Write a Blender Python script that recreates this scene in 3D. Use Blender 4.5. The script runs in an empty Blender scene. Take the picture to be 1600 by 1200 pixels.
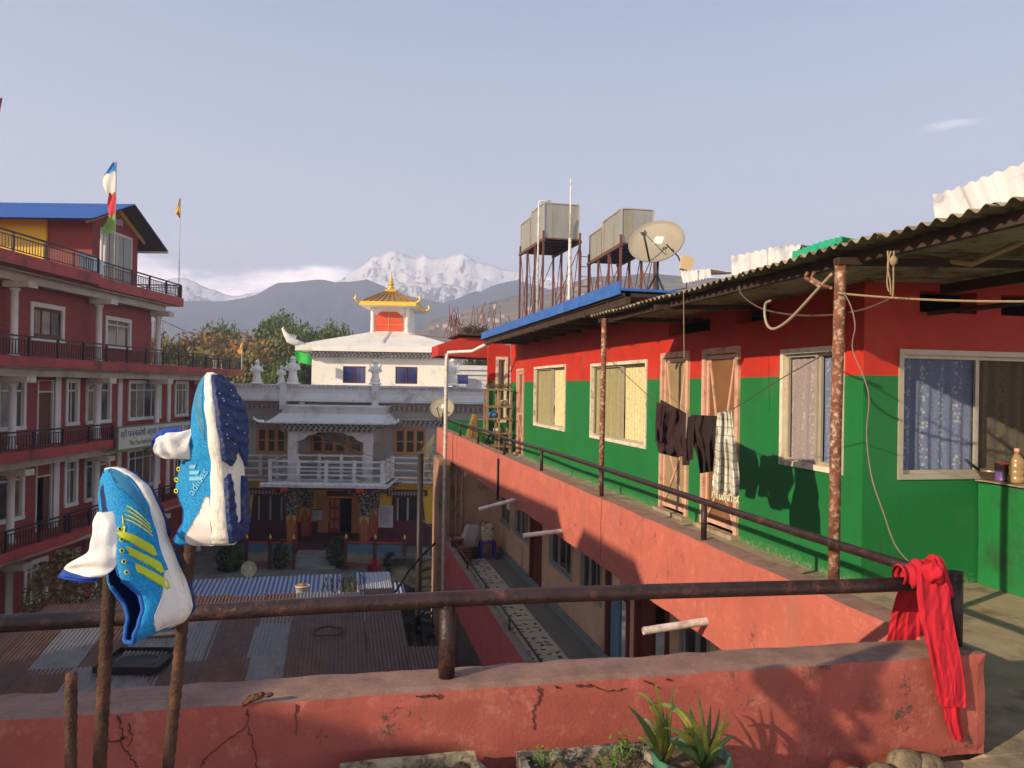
import bpy, bmesh, math, random
from mathutils import Vector, Matrix, noise
from mathutils.geometry import delaunay_2d_cdt
from mathutils.bvhtree import BVHTree
random.seed(7)
R = math.radians
sc = bpy.context.scene
COL = sc.collection

# ------------------------------------------------------------------ camera
FPX, EYE = 1218.0, 1.62
yaw, roll, pitch = R(12.35), R(0.9), math.atan(6.2 / 1218.0)
F0 = Vector((math.sin(yaw), math.cos(yaw), 0)); R0 = Vector((math.cos(yaw), -math.sin(yaw), 0)); UP = Vector((0, 0, 1))
fw = F0 * math.cos(pitch) + UP * math.sin(pitch); u1 = UP * math.cos(pitch) - F0 * math.sin(pitch)
rt = R0 * math.cos(roll) + u1 * math.sin(roll); up = u1 * math.cos(roll) - R0 * math.sin(roll)
CAM = Vector((0, 0, EYE))
cd = bpy.data.cameras.new('camera'); cam = bpy.data.objects.new('camera', cd); COL.objects.link(cam)
cam.matrix_world = Matrix(((rt.x, up.x, -fw.x, 0), (rt.y, up.y, -fw.y, 0), (rt.z, up.z, -fw.z, EYE), (0, 0, 0, 1)))
cd.sensor_width = 36; cd.lens = FPX / 1600 * 36; cd.clip_start = 0.05; cd.clip_end = 9000
sc.camera = cam

# ------------------------------------------------------------------ light, sky, exposure
SUN = Vector((1.45, 0.68, -0.60)).normalized()          # the way the light travels
sl = bpy.data.lights.new('sun', 'SUN'); so = bpy.data.objects.new('sun', sl); COL.objects.link(so)
sl.energy = 5.0; sl.angle = R(0.6); sl.color = (1.0, 0.80, 0.56)
so.rotation_euler = SUN.to_track_quat('-Z', 'Y').to_euler(); so.location = (-20, -10, 30)
world = bpy.data.worlds.new('World'); sc.world = world; world.use_nodes = True
def build_world():
    nt = world.node_tree; N = nt.nodes; L = nt.links
    for n in list(N): N.remove(n)
    out = N.new('ShaderNodeOutputWorld'); bg = N.new('ShaderNodeBackground')
    sky = N.new('ShaderNodeTexSky'); sky.sky_type = 'NISHITA'; sky.sun_disc = False
    sky.sun_elevation = R(20.5); sky.sun_rotation = math.atan2(-SUN.x, -SUN.y)
    sky.altitude = 800; sky.air_density = 1.0; sky.dust_density = 2.2; sky.ozone_density = 2.0
    tc = N.new('ShaderNodeTexCoord'); sep = N.new('ShaderNodeSeparateXYZ'); L.new(tc.outputs['Generated'], sep.inputs[0])
    # pale haze that evens the sky out over the hills
    hz = N.new('ShaderNodeMapRange'); hz.inputs['From Min'].default_value = 0.0; hz.inputs['From Max'].default_value = 0.62
    hz.inputs['To Min'].default_value = 0.93; hz.inputs['To Max'].default_value = 0.60
    L.new(sep.outputs['Z'], hz.inputs['Value'])
    hc = N.new('ShaderNodeMix'); hc.data_type = 'RGBA'
    hc.inputs[6].default_value = (5.6, 5.8, 6.2, 1); hc.inputs[7].default_value = (1.9, 2.75, 4.1, 1)
    hf = N.new('ShaderNodeMapRange'); hf.inputs['From Min'].default_value = 0.02; hf.inputs['From Max'].default_value = 0.46
    L.new(sep.outputs['Z'], hf.inputs['Value']); L.new(hf.outputs[0], hc.inputs[0])
    mx = N.new('ShaderNodeMix'); mx.data_type = 'RGBA'
    L.new(hz.outputs[0], mx.inputs[0]); L.new(sky.outputs[0], mx.inputs[6]); L.new(hc.outputs[2], mx.inputs[7])
    # cloud bank low over the mountains
    mp = N.new('ShaderNodeMapping'); mp.inputs['Scale'].default_value = (1, 1, 2.4); L.new(tc.outputs['Generated'], mp.inputs[0])
    no = N.new('ShaderNodeTexNoise'); no.inputs['Scale'].default_value = 7.5; no.inputs['Detail'].default_value = 9; no.inputs['Roughness'].default_value = 0.56
    L.new(mp.outputs[0], no.inputs['Vector'])
    band = N.new('ShaderNodeMapRange'); band.inputs['From Min'].default_value = 0.115; band.inputs['From Max'].default_value = 0.185
    band.inputs['To Min'].default_value = 0.36; band.inputs['To Max'].default_value = -0.35; band.interpolation_type = 'SMOOTHSTEP'
    L.new(sep.outputs['Z'], band.inputs['Value'])
    ad = N.new('ShaderNodeMath'); ad.operation = 'ADD'; L.new(no.outputs[0], ad.inputs[0]); L.new(band.outputs[0], ad.inputs[1])
    cr = N.new('ShaderNodeMapRange'); cr.inputs['From Min'].default_value = 0.60; cr.inputs['From Max'].default_value = 0.80; cr.interpolation_type = 'SMOOTHSTEP'
    L.new(ad.outputs[0], cr.inputs['Value'])
    n2 = N.new('ShaderNodeTexNoise'); n2.inputs['Scale'].default_value = 22; n2.inputs['Detail'].default_value = 8
    L.new(mp.outputs[0], n2.inputs['Vector'])
    cc = N.new('ShaderNodeValToRGB'); cc.color_ramp.elements[0].position = 0.36; cc.color_ramp.elements[0].color = (11.0, 9.9, 10.2, 1)
    cc.color_ramp.elements[1].position = 0.66; cc.color_ramp.elements[1].color = (22.0, 18.0, 16.5, 1)
    L.new(n2.outputs[0], cc.inputs[0])
    m2 = N.new('ShaderNodeMix'); m2.data_type = 'RGBA'; L.new(cr.outputs[0], m2.inputs[0]); L.new(mx.outputs[2], m2.inputs[6]); L.new(cc.outputs[0], m2.inputs[7])
    # one thin wisp high on the right
    wd = (fw * FPX + rt * (1478 - 800) + up * (600 - 196)).normalized()
    mp2 = N.new('ShaderNodeMapping'); mp2.inputs['Scale'].default_value = (9, 9, 40); L.new(tc.outputs['Generated'], mp2.inputs[0])
    n3 = N.new('ShaderNodeTexNoise'); n3.inputs['Scale'].default_value = 2.2; n3.inputs['Detail'].default_value = 5; L.new(mp2.outputs[0], n3.inputs['Vector'])
    df = N.new('ShaderNodeVectorMath'); df.operation = 'SUBTRACT'; L.new(tc.outputs['Generated'], df.inputs[0]); df.inputs[1].default_value = wd
    sc3 = N.new('ShaderNodeVectorMath'); sc3.operation = 'MULTIPLY'; L.new(df.outputs[0], sc3.inputs[0]); sc3.inputs[1].default_value = (1, 1, 5)
    ln = N.new('ShaderNodeVectorMath'); ln.operation = 'LENGTH'; L.new(sc3.outputs[0], ln.inputs[0])
    wr = N.new('ShaderNodeMapRange'); wr.inputs['From Min'].default_value = 0.0; wr.inputs['From Max'].default_value = 0.075; wr.inputs['To Min'].default_value = 0.5; wr.inputs['To Max'].default_value = -0.25
    L.new(ln.outputs['Value'], wr.inputs['Value'])
    a3 = N.new('ShaderNodeMath'); a3.operation = 'ADD'; L.new(n3.outputs[0], a3.inputs[0]); L.new(wr.outputs[0], a3.inputs[1])
    r3 = N.new('ShaderNodeMapRange'); r3.inputs['From Min'].default_value = 0.72; r3.inputs['From Max'].default_value = 0.98; r3.inputs['To Max'].default_value = 0.55
    L.new(a3.outputs[0], r3.inputs['Value'])
    m3 = N.new('ShaderNodeMix'); m3.data_type = 'RGBA'; L.new(r3.outputs[0], m3.inputs[0]); L.new(m2.outputs[2], m3.inputs[6]); m3.inputs[7].default_value = (7.6, 7.4, 7.9, 1)
    L.new(m3.outputs[2], bg.inputs[0]); bg.inputs[1].default_value = 0.12
    L.new(bg.outputs[0], out.inputs[0])
build_world()
sc.view_settings.view_transform = 'Standard'; sc.view_settings.look = 'None'
sc.view_settings.gamma = 1.0; sc.view_settings.use_curve_mapping = False
sc.view_settings.exposure = 0.42
sc.cycles.max_bounces = 6; sc.cycles.volume_bounces = 1; sc.cycles.transparent_max_bounces = 24

# ------------------------------------------------------------------ pixel rays meet planes of the place (for measuring)
def ray(u, v): return fw * FPX + rt * (u - 800) + up * (600 - v)
def PX(u, v, x): d = ray(u, v); return CAM + d * ((x - CAM.x) / d.x)
def PY(u, v, y): d = ray(u, v); return CAM + d * ((y - CAM.y) / d.y)
def PZ(u, v, z): d = ray(u, v); return CAM + d * ((z - CAM.z) / d.z)
def PD(u, v, dist): d = ray(u, v); return CAM + d * (dist / d.dot(F0))

# ------------------------------------------------------------------ materials
MATS = {}
def mat(name, col, rough=0.8, var=0.18, scale=4.0, dirt=None, dirt_amt=0.0, dirt_scale=2.0, bump=0.15, bscale=40.0, metal=0.0,
        streak=False, spec=0.4, trans=0.0, extra=None, sheen=0.0, emis=None, bdist=0.01):
    if name in MATS: return MATS[name]
    m = bpy.data.materials.new(name); m.use_nodes = True; nt = m.node_tree; N = nt.nodes; L = nt.links
    b = N['Principled BSDF']; b.inputs['Roughness'].default_value = rough; b.inputs['Metallic'].default_value = metal
    b.inputs['Specular IOR Level'].default_value = spec
    if sheen: b.inputs['Sheen Weight'].default_value = sheen
    if trans: b.inputs['Transmission Weight'].default_value = trans
    tc = N.new('ShaderNodeTexCoord'); vec = tc.outputs['Object']
    no = N.new('ShaderNodeTexNoise'); no.inputs['Scale'].default_value = scale; no.inputs['Detail'].default_value = 7; no.inputs['Roughness'].default_value = 0.62
    L.new(vec, no.inputs['Vector'])
    cr = N.new('ShaderNodeValToRGB'); e = cr.color_ramp.elements
    e[0].position = 0.3; e[1].position = 0.7
    e[0].color = tuple(max(0, c * (1 - var)) for c in col) + (1,); e[1].color = tuple(min(1, c * (1 + var)) for c in col) + (1,)
    L.new(no.outputs[0], cr.inputs[0]); c = cr.outputs[0]
    if dirt:
        mp = N.new('ShaderNodeMapping'); L.new(vec, mp.inputs[0])
        if streak: mp.inputs['Scale'].default_value = (6, 6, 0.6)
        mp.inputs['Location'].default_value = (3.1, 7.7, 1.3)
        n2 = N.new('ShaderNodeTexNoise'); n2.inputs['Scale'].default_value = dirt_scale; n2.inputs['Detail'].default_value = 8; n2.inputs['Roughness'].default_value = 0.66
        L.new(mp.outputs[0], n2.inputs['Vector'])
        r2 = N.new('ShaderNodeMapRange'); r2.inputs['From Min'].default_value = 0.62 - 0.3 * dirt_amt; r2.inputs['From Max'].default_value = 0.80 - 0.3 * dirt_amt
        L.new(n2.outputs[0], r2.inputs['Value'])
        mx = N.new('ShaderNodeMix'); mx.data_type = 'RGBA'; L.new(r2.outputs[0], mx.inputs[0]); L.new(c, mx.inputs[6]); mx.inputs[7].default_value = tuple(dirt) + (1,)
        c = mx.outputs[2]
    if extra: c = extra(nt, c, vec)
    L.new(c, b.inputs['Base Color'])
    if emis: b.inputs['Emission Color'].default_value = tuple(emis[:3]) + (1,); b.inputs['Emission Strength'].default_value = emis[3]
    if bump:
        nb = N.new('ShaderNodeTexNoise'); nb.inputs['Scale'].default_value = bscale; nb.inputs['Detail'].default_value = 5; L.new(vec, nb.inputs['Vector'])
        bp = N.new('ShaderNodeBump'); bp.inputs['Strength'].default_value = bump; bp.inputs['Distance'].default_value = bdist
        L.new(nb.outputs[0], bp.inputs['Height']); L.new(bp.outputs[0], b.inputs['Normal'])
    MATS[name] = m; return m
def mixc(nt, a, colb, fac):
    mx = nt.nodes.new('ShaderNodeMix'); mx.data_type = 'RGBA'
    if hasattr(a, 'links'): nt.links.new(a, mx.inputs[6])
    else: mx.inputs[6].default_value = tuple(a) + (1,)
    if hasattr(colb, 'links'): nt.links.new(colb, mx.inputs[7])
    else: mx.inputs[7].default_value = tuple(colb) + (1,)
    if hasattr(fac, 'links'): nt.links.new(fac, mx.inputs[0])
    else: mx.inputs[0].default_value = fac
    return mx.outputs[2]
def nmath(nt, op, a, b=None, c=None):
    n = nt.nodes.new('ShaderNodeMath'); n.operation = op
    for i, x in enumerate((a, b, c)):
        if x is None: continue
        if hasattr(x, 'links'): nt.links.new(x, n.inputs[i])
        else: n.inputs[i].default_value = x
    return n.outputs[0]
def nnoise(nt, vec, scale, detail=5, rough=0.6, sc3=None, loc=None):
    if sc3 or loc:
        mp = nt.nodes.new('ShaderNodeMapping'); nt.links.new(vec, mp.inputs[0])
        if sc3: mp.inputs['Scale'].default_value = sc3
        if loc: mp.inputs['Location'].default_value = loc
        vec = mp.outputs[0]
    n = nt.nodes.new('ShaderNodeTexNoise'); n.inputs['Scale'].default_value = scale; n.inputs['Detail'].default_value = detail; n.inputs['Roughness'].default_value = rough
    nt.links.new(vec, n.inputs['Vector']); return n.outputs[0]
def nramp(nt, x, a, b, lo=0.0, hi=1.0):
    n = nt.nodes.new('ShaderNodeMapRange'); nt.links.new(x, n.inputs['Value'])
    n.inputs['From Min'].default_value = a; n.inputs['From Max'].default_value = b; n.inputs['To Min'].default_value = lo; n.inputs['To Max'].default_value = hi
    return n.outputs[0]
def sepxyz(nt, vec):
    s = nt.nodes.new('ShaderNodeSeparateXYZ'); nt.links.new(vec, s.inputs[0]); return s.outputs

# ------------------------------------------------------------------ objects
WM = {}
I4 = Matrix.Identity(4)
def T(x=0, y=0, z=0): return Matrix.Translation((x, y, z))
def frame(org, xa, ya=None, za=(0, 0, 1)):
    xa = Vector(xa).normalized(); za = Vector(za).normalized(); ya = za.cross(xa).normalized() if ya is None else Vector(ya).normalized()
    return Matrix(((xa.x, ya.x, za.x, org[0]), (xa.y, ya.y, za.y, org[1]), (xa.z, ya.z, za.z, org[2]), (0, 0, 0, 1)))
def props(o, label=None, cat=None, group=None, kind=None):
    if label: o['label'] = label
    if cat: o['category'] = cat
    if group: o['group'] = group
    if kind: o['kind'] = kind
    return o
def thing(name, label, cat, M=I4, group=None):
    if isinstance(M, (tuple, list, Vector)): M = Matrix.Translation(M)
    o = bpy.data.objects.new(name, None); o.empty_display_size = 0.2; COL.objects.link(o)
    o.matrix_world = M; WM[o.name] = M.copy()
    return props(o, label, cat, group)
def wm(o): return WM.get(o.name, I4) if o else I4
class MB:
    def __init__(s, F=I4): s.F = F; s.v = []; s.f = []; s.mi = []; s.cur = 0; s.sm = []; s.smooth = False
    def add(s, vs, fs):
        n = len(s.v); s.v.extend(tuple(v) for v in vs)
        for f in fs: s.f.append(tuple(n + i for i in f)); s.mi.append(s.cur); s.sm.append(s.smooth)
        return s
    def box(s, x0, x1, y0, y1, z0, z1, M=None):
        if x0 > x1: x0, x1 = x1, x0
        if y0 > y1: y0, y1 = y1, y0
        if z0 > z1: z0, z1 = z1, z0
        vs = [Vector(p) for p in ((x0, y0, z0), (x1, y0, z0), (x1, y1, z0), (x0, y1, z0), (x0, y0, z1), (x1, y0, z1), (x1, y1, z1), (x0, y1, z1))]
        if M: vs = [M @ v for v in vs]
        return s.add(vs, [(0, 3, 2, 1), (4, 5, 6, 7), (0, 1, 5, 4), (1, 2, 6, 5), (2, 3, 7, 6), (3, 0, 4, 7)])
    def bar(s, a, b, w, h=None, upv=(0, 0, 1)):
        a = Vector(a); b = Vector(b); h = h or w; d = (b - a); l = d.length
        if l < 1e-6: return s
        d /= l; uv = Vector(upv)
        if abs(d.dot(uv)) > 0.98: uv = Vector((1, 0, 0))
        sx = d.cross(uv).normalized(); sz = sx.cross(d)
        M = Matrix(((sx.x, d.x, sz.x, a.x), (sx.y, d.y, sz.y, a.y), (sx.z, d.z, sz.z, a.z), (0, 0, 0, 1)))
        return s.box(-w / 2, w / 2, 0, l, -h / 2, h / 2, M)
    def tube(s, pts, r, n=8, cap=True, closed=False):
        pts = [Vector(p) for p in pts]; rs = r if isinstance(r, (list, tuple)) else [r] * len(pts)
        m = len(pts); rings = []; prev = None
        for i, p in enumerate(pts):
            if closed: t = (pts[(i + 1) % m] - pts[i - 1])
            else: t = (pts[min(i + 1, m - 1)] - pts[max(i - 1, 0)])
            t = t.normalized() if t.length > 1e-9 else Vector((0, 0, 1))
            if prev is None:
                a = Vector((0, 0, 1)) if abs(t.z) < 0.9 else Vector((1, 0, 0)); x = t.cross(a).normalized()
            else: x = (prev - t * prev.dot(t)).normalized()
            prev = x; y = t.cross(x)
            rings.append([p + (x * math.cos(k * 2 * math.pi / n) + y * math.sin(k * 2 * math.pi / n)) * rs[i] for k in range(n)])
        vs = [v for rg in rings for v in rg]; fs = []
        for i in range(m if closed else m - 1):
            j = (i + 1) % m
            for k in range(n): fs.append((i * n + k, i * n + (k + 1) % n, j * n + (k + 1) % n, j * n + k))
        if cap and not closed: fs += [tuple(range(n - 1, -1, -1)), tuple((m - 1) * n + k for k in range(n))]
        o = s.smooth; s.smooth = n > 5; s.add(vs, fs); s.smooth = o; return s
    def lathe(s, prof, c=(0, 0, 0), n=16, M=None, cap=True, ov=(1, 1)):
        vs = []; fs = []; c = Vector(c)
        for (r, z) in prof:
            for k in range(n):
                a = 2 * math.pi * k / n; v = Vector((r * math.cos(a) * ov[0], r * math.sin(a) * ov[1], z)) 
                vs.append((M @ v if M else v) + c)
        m = len(prof)
        for i in range(m - 1):
            for k in range(n): fs.append((i * n + k, i * n + (k + 1) % n, (i + 1) * n + (k + 1) % n, (i + 1) * n + k))
        if cap: fs += [tuple(range(n - 1, -1, -1)), tuple((m - 1) * n + k for k in range(n))]
        o = s.smooth; s.smooth = True; s.add(vs, fs); s.smooth = o; return s
    def prism(s, poly, y0, y1, ax='y'):
        n = len(poly)
        def P(a, b, c): return (a, c, b) if ax == 'y' else ((c, a, b) if ax == 'x' else (a, b, c))
        vs = [P(a, b, y0) for a, b in poly] + [P(a, b, y1) for a, b in poly]
        fs = [tuple(range(n)), tuple(range(2 * n - 1, n - 1, -1))] + [(i, n + i, n + (i + 1) % n, (i + 1) % n) for i in range(n)]
        return s.add(vs, fs)
    def grid(s, fn, nu, nv, wrap=False):
        vs = [fn(i / nu, j / nv) for i in range(nu + 1) for j in range(nv + 1)]
        fs = [(i * (nv + 1) + j, (i + 1) * (nv + 1) + j, (i + 1) * (nv + 1) + j + 1, i * (nv + 1) + j + 1) for i in range(nu) for j in range(nv)]
        return s.add(vs, fs)
    def wall(s, x0, x1, z0, z1, holes, y0=0.0, y1=0.2):
        """upright wall from x0..x1, z0..z1 with rectangular holes (hx0,hx1,hz0,hz1); front at y0, back at y1"""
        xs = sorted({x0, x1, *[min(max(h[0], x0), x1) for h in holes], *[min(max(h[1], x0), x1) for h in holes]})
        zs = sorted({z0, z1, *[min(max(h[2], z0), z1) for h in holes], *[min(max(h[3], z0), z1) for h in holes]})
        def inh(i, j):
            if i < 0 or j < 0 or i >= len(xs) - 1 or j >= len(zs) - 1: return True
            cx = (xs[i] + xs[i + 1]) / 2; cz = (zs[j] + zs[j + 1]) / 2
            return any(h[0] < cx < h[1] and h[2] < cz < h[3] for h in holes)
        for i in range(len(xs) - 1):
            for j in range(len(zs) - 1):
                if inh(i, j): continue
                a, b, c, d = xs[i], xs[i + 1], zs[j], zs[j + 1]
                s.add([(a, y0, c), (b, y0, c), (b, y0, d), (a, y0, d)], [(0, 1, 2, 3)])
                s.add([(a, y1, c), (b, y1, c), (b, y1, d), (a, y1, d)], [(3, 2, 1, 0)])
                if inh(i - 1, j): s.add([(a, y0, c), (a, y0, d), (a, y1, d), (a, y1, c)], [(0, 1, 2, 3)])
                if inh(i + 1, j): s.add([(b, y0, c), (b, y1, c), (b, y1, d), (b, y0, d)], [(0, 1, 2, 3)])
                if inh(i, j - 1): s.add([(a, y0, c), (a, y1, c), (b, y1, c), (b, y0, c)], [(0, 1, 2, 3)])
                if inh(i, j + 1): s.add([(a, y0, d), (b, y0, d), (b, y1, d), (a, y1, d)], [(0, 1, 2, 3)])
        return s
    def rough(s, x0, x1, y0, y1, z0, z1, st=0.1, amp=0.006, rnd=0.012, fr=6.0, M=None):
        """a box with rounded, slightly uneven faces"""
        def dv(a, b): return max(1, min(160, int(round((b - a) / st))))
        nx, ny, nz = dv(x0, x1), dv(y0, y1), dv(z0, z1)
        idx = {}; vs = []
        def vid(i, j, k):
            if (i, j, k) in idx: return idx[(i, j, k)]
            p = Vector((x0 + (x1 - x0) * i / nx, y0 + (y1 - y0) * j / ny, z0 + (z1 - z0) * k / nz))
            e = [(i in (0, nx)), (j in (0, ny)), (k in (0, nz))]
            if sum(e) >= 2:
                c = Vector(((x0 + x1) / 2, (y0 + y1) / 2, (z0 + z1) / 2))
                for a in range(3):
                    if e[a]: p[a] += rnd * (0.6 + 0.5 * noise.noise(p * 9)) * (1 if c[a] > p[a] else -1)
            p += Vector((noise.noise(p * fr), noise.noise(p * fr + Vector((9, 0, 0))), noise.noise(p * fr + Vector((0, 9, 0))))) * amp
            idx[(i, j, k)] = len(vs); vs.append(M @ p if M else p); return idx[(i, j, k)]
        fs = []
        for i in range(nx):
            for j in range(ny):
                fs.append((vid(i, j, nz), vid(i + 1, j, nz), vid(i + 1, j + 1, nz), vid(i, j + 1, nz)))
                fs.append((vid(i, j + 1, 0), vid(i + 1, j + 1, 0), vid(i + 1, j, 0), vid(i, j, 0)))
        for i in range(nx):
            for k in range(nz):
                fs.append((vid(i, 0, k), vid(i + 1, 0, k), vid(i + 1, 0, k + 1), vid(i, 0, k + 1)))
                fs.append((vid(i, ny, k + 1), vid(i + 1, ny, k + 1), vid(i + 1, ny, k), vid(i, ny, k)))
        for j in range(ny):
            for k in range(nz):
                fs.append((vid(0, j, k + 1), vid(0, j + 1, k + 1), vid(0, j + 1, k), vid(0, j, k)))
                fs.append((vid(nx, j, k), vid(nx, j + 1, k), vid(nx, j + 1, k + 1), vid(nx, j, k + 1)))
        return s.add(vs, fs)
    def mesh(s, name, mats, inv=I4):
        me = bpy.data.meshes.new(name); M = inv @ s.F
        me.from_pydata([M @ Vector(v) for v in s.v], [], s.f)
        for m in (mats if isinstance(mats, (list, tuple)) else [mats]): me.materials.append(m)
        me.polygons.foreach_set('material_index', s.mi); me.polygons.foreach_set('use_smooth', s.sm)
        me.update(); return me
    def build(s, name, mats, parent=None, loc=None, label=None, cat=None, group=None, kind=None, bevel=0.0):
        if parent is not None: inv = wm(parent).inverted()
        elif loc is not None: inv = (loc if isinstance(loc, Matrix) else Matrix.Translation(loc)).inverted()
        else: inv = I4
        o = bpy.data.objects.new(name, s.mesh(name, mats, inv)); COL.objects.link(o)
        if parent is not None: o.parent = parent; WM[o.name] = wm(parent).copy()
        elif loc is not None: o.matrix_world = inv.inverted(); WM[o.name] = inv.inverted()
        if bevel:
            b = o.modifiers.new('bevel', 'BEVEL'); b.width = bevel; b.segments = 2; b.limit_method = 'ANGLE'
        return props(o, label, cat, group, kind)
def piece(name, me, parent, M):
    """one more object sharing a mesh, placed by a matrix in the parent's frame"""
    o = bpy.data.objects.new(name, me); COL.objects.link(o); o.parent = parent; o.matrix_local = M; o.matrix_parent_inverse = I4; o.matrix_basis = M
    WM[o.name] = wm(parent) @ M; return o
def smooth(pts, k=6):
    pts = [Vector(p) for p in pts]; out = []
    for i in range(len(pts) - 1):
        p0 = pts[max(i - 1, 0)]; p1 = pts[i]; p2 = pts[i + 1]; p3 = pts[min(i + 2, len(pts) - 1)]
        for j in range(k):
            f = j / k; out.append(.5 * ((2 * p1) + (p2 - p0) * f + (2 * p0 - 5 * p1 + 4 * p2 - p3) * f * f + (-p0 + 3 * p1 - 3 * p2 + p3) * f ** 3))
    return out + [pts[-1]]
def children(o): return [c for c in bpy.data.objects if c.parent == o]
def copy_tree(o, M, label=None, kids=None):
    """copy of a thing, its parts and sub-parts"""
    def rec(src, par):
        c = src.copy(); COL.objects.link(c); c.parent = par
        for k in kids.get(src.name, []): rec(k, c)
        return c
    if kids is None:
        kids = {}
        for c in bpy.data.objects:
            if c.parent: kids.setdefault(c.parent.name, []).append(c)
    c = rec(o, None); c.matrix_world = M; WM[c.name] = M.copy()
    if label: c['label'] = label
    return c
# ------------------------------------------------------------------ shared materials
def wall_extra(top=(0.30, 0.17, 0.13), crack=0.5, cscale=1.3, grime=(0.11, 0.08, 0.06), fade=(0.52, 0.22, 0.16), topz=True):
    def f(nt, c, vec):
        N = nt.nodes; L = nt.links
        # faded, scuffed paint
        c = mixc(nt, c, fade, nramp(nt, nnoise(nt, vec, 11, 10, 0.82, loc=(4, 2, 9)), 0.53, 0.68, 0, 0.6))
        c = mixc(nt, c, tuple(x * 0.6 for x in fade), nramp(nt, nnoise(nt, vec, 2.2, 6, 0.6, (1, 1, 0.35), (1, 8, 3)), 0.52, 0.70, 0, 0.45))
        # rain streaks
        c = mixc(nt, c, grime, nramp(nt, nnoise(nt, vec, 5, 6, 0.65, (3.5, 3.5, 0.25), (7, 1, 0)), 0.60, 0.80, 0, 0.5))
        c = mixc(nt, c, tuple(x * 0.35 for x in fade), nramp(nt, nnoise(nt, vec, 75, 6, 0.85), 0.58, 0.68, 0, 0.55))
        c = mixc(nt, c, tuple(min(1, x * 1.15) for x in fade), nramp(nt, nnoise(nt, vec, 90, 5, 0.85, loc=(9, 9, 2)), 0.64, 0.70, 0, 0.6))
        # moss and mould patches
        c = mixc(nt, c, (0.05, 0.045, 0.035), nmath(nt, 'MULTIPLY', nramp(nt, nnoise(nt, vec, 5.5, 8, 0.72, loc=(0.4, 5, 2)), 0.60, 0.65, 0, 0.9), nramp(nt, nnoise(nt, vec, 45, 4, 0.7), 0.42, 0.55)))
        if crack:
            wn = nnoise(nt, vec, 3.1, 6, 0.7)
            ad = N.new('ShaderNodeVectorMath'); ad.operation = 'MULTIPLY_ADD'
            cb = N.new('ShaderNodeCombineXYZ')
            for i in range(3): L.new(nnoise(nt, vec, 4.0, 6, 0.75, loc=(i * 5, 2, 1)), cb.inputs[i])
            L.new(cb.outputs[0], ad.inputs[0]); ad.inputs[1].default_value = (0.9, 0.9, 0.9); L.new(vec, ad.inputs[2])
            vo = N.new('ShaderNodeTexVoronoi'); vo.feature = 'DISTANCE_TO_EDGE'; vo.inputs['Scale'].default_value = cscale; L.new(ad.outputs[0], vo.inputs['Vector'])
            ck = nmath(nt, 'MULTIPLY', nramp(nt, vo.outputs['Distance'], 0.0, 0.012, 1, 0), nramp(nt, nnoise(nt, vec, 1.2, 3, 0.5, loc=(2, 2, 6)), 0.46, 0.60, 0, crack))
            c = mixc(nt, c, (0.045, 0.02, 0.016), ck)
        if topz:
            ge = N.new('ShaderNodeNewGeometry'); nz = sepxyz(nt, ge.outputs['Normal'])[2]
            tp = mixc(nt, top, tuple(x * 0.62 for x in top), nramp(nt, nnoise(nt, vec, 7, 8, 0.7), 0.4, 0.65))
            tp = mixc(nt, tp, (0.40, 0.34, 0.28), nramp(nt, nnoise(nt, vec, 60, 4, 0.7), 0.60, 0.72, 0, 0.6))
            c = mixc(nt, c, tp, nramp(nt, nz, 0.62, 0.88))
        return c
    return f
M_FRONT = mat('red_wall_paint', (0.34, 0.080, 0.058), 0.85, 0.16, 3.0, bump=0.5, bscale=70, extra=wall_extra(), bdist=0.004)
M_SIDE = mat('salmon_wall_paint', (0.45, 0.115, 0.08), 0.85, 0.14, 2.0, bump=0.45, bscale=60, extra=wall_extra(crack=0.35, cscale=0.8, fade=(0.60, 0.27, 0.19), top=(0.33, 0.19, 0.14)), bdist=0.004)
def facade_extra(nt, c, vec):
    z = sepxyz(nt, vec)[2]
    wob = nmath(nt, 'MULTIPLY', nnoise(nt, vec, 6, 3), 0.012)
    f = nramp(nt, nmath(nt, 'ADD', z, wob), 1.776, 1.782)
    c = mixc(nt, c, mixc(nt, (0.52, 0.030, 0.013), (0.44, 0.024, 0.012), nramp(nt, nnoise(nt, vec, 2.5, 5), 0.4, 0.6)), f)
    c = mixc(nt, c, (0.03, 0.06, 0.03), nramp(nt, nnoise(nt, vec, 3, 7, 0.7, (3, 3, 0.3)), 0.58, 0.80, 0, 0.5))
    c = mixc(nt, c, (0.10, 0.20, 0.09), nramp(nt, nnoise(nt, vec, 1.1, 9, 0.7, loc=(3, 1, 1)), 0.55, 0.75, 0, 0.22))
    c = mixc(nt, c, (0.30, 0.27, 0.2), nramp(nt, nnoise(nt, vec, 38, 6, 0.8, loc=(1, 4, 1)), 0.70, 0.76, 0, 0.5))
    return mixc(nt, c, (0.42, 0.36, 0.25), nmath(nt, 'MULTIPLY', nramp(nt, z, 0.10, 0.0), nramp(nt, nnoise(nt, vec, 22, 6, 0.7), 0.45, 0.6, 0, 0.45)))
M_FACADE = mat('green_and_red_paint', (0.008, 0.155, 0.036), 0.62, 0.10, 1.5, bump=0.25, bscale=30, extra=facade_extra, bdist=0.004)
M_RED = mat('red_fascia_paint', (0.45, 0.028, 0.014), 0.7, 0.12, 2.0)
M_GREEN = mat('green_paint', (0.008, 0.155, 0.036), 0.62, 0.12, 2)
M_CREAM = mat('cream_frame', (0.70, 0.62, 0.48), 0.5, 0.10, 9, dirt=(0.25, 0.18, 0.11), dirt_amt=0.35, dirt_scale=7)
M_ALU = mat('dull_aluminium', (0.42, 0.38, 0.30), 0.45, 0.10, 9, metal=0.3)
M_PINKWOOD = mat('pink_door_paint', (0.60, 0.36, 0.26), 0.6, 0.10, 6, dirt=(0.22, 0.12, 0.07), dirt_amt=0.35, dirt_scale=5)
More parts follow.
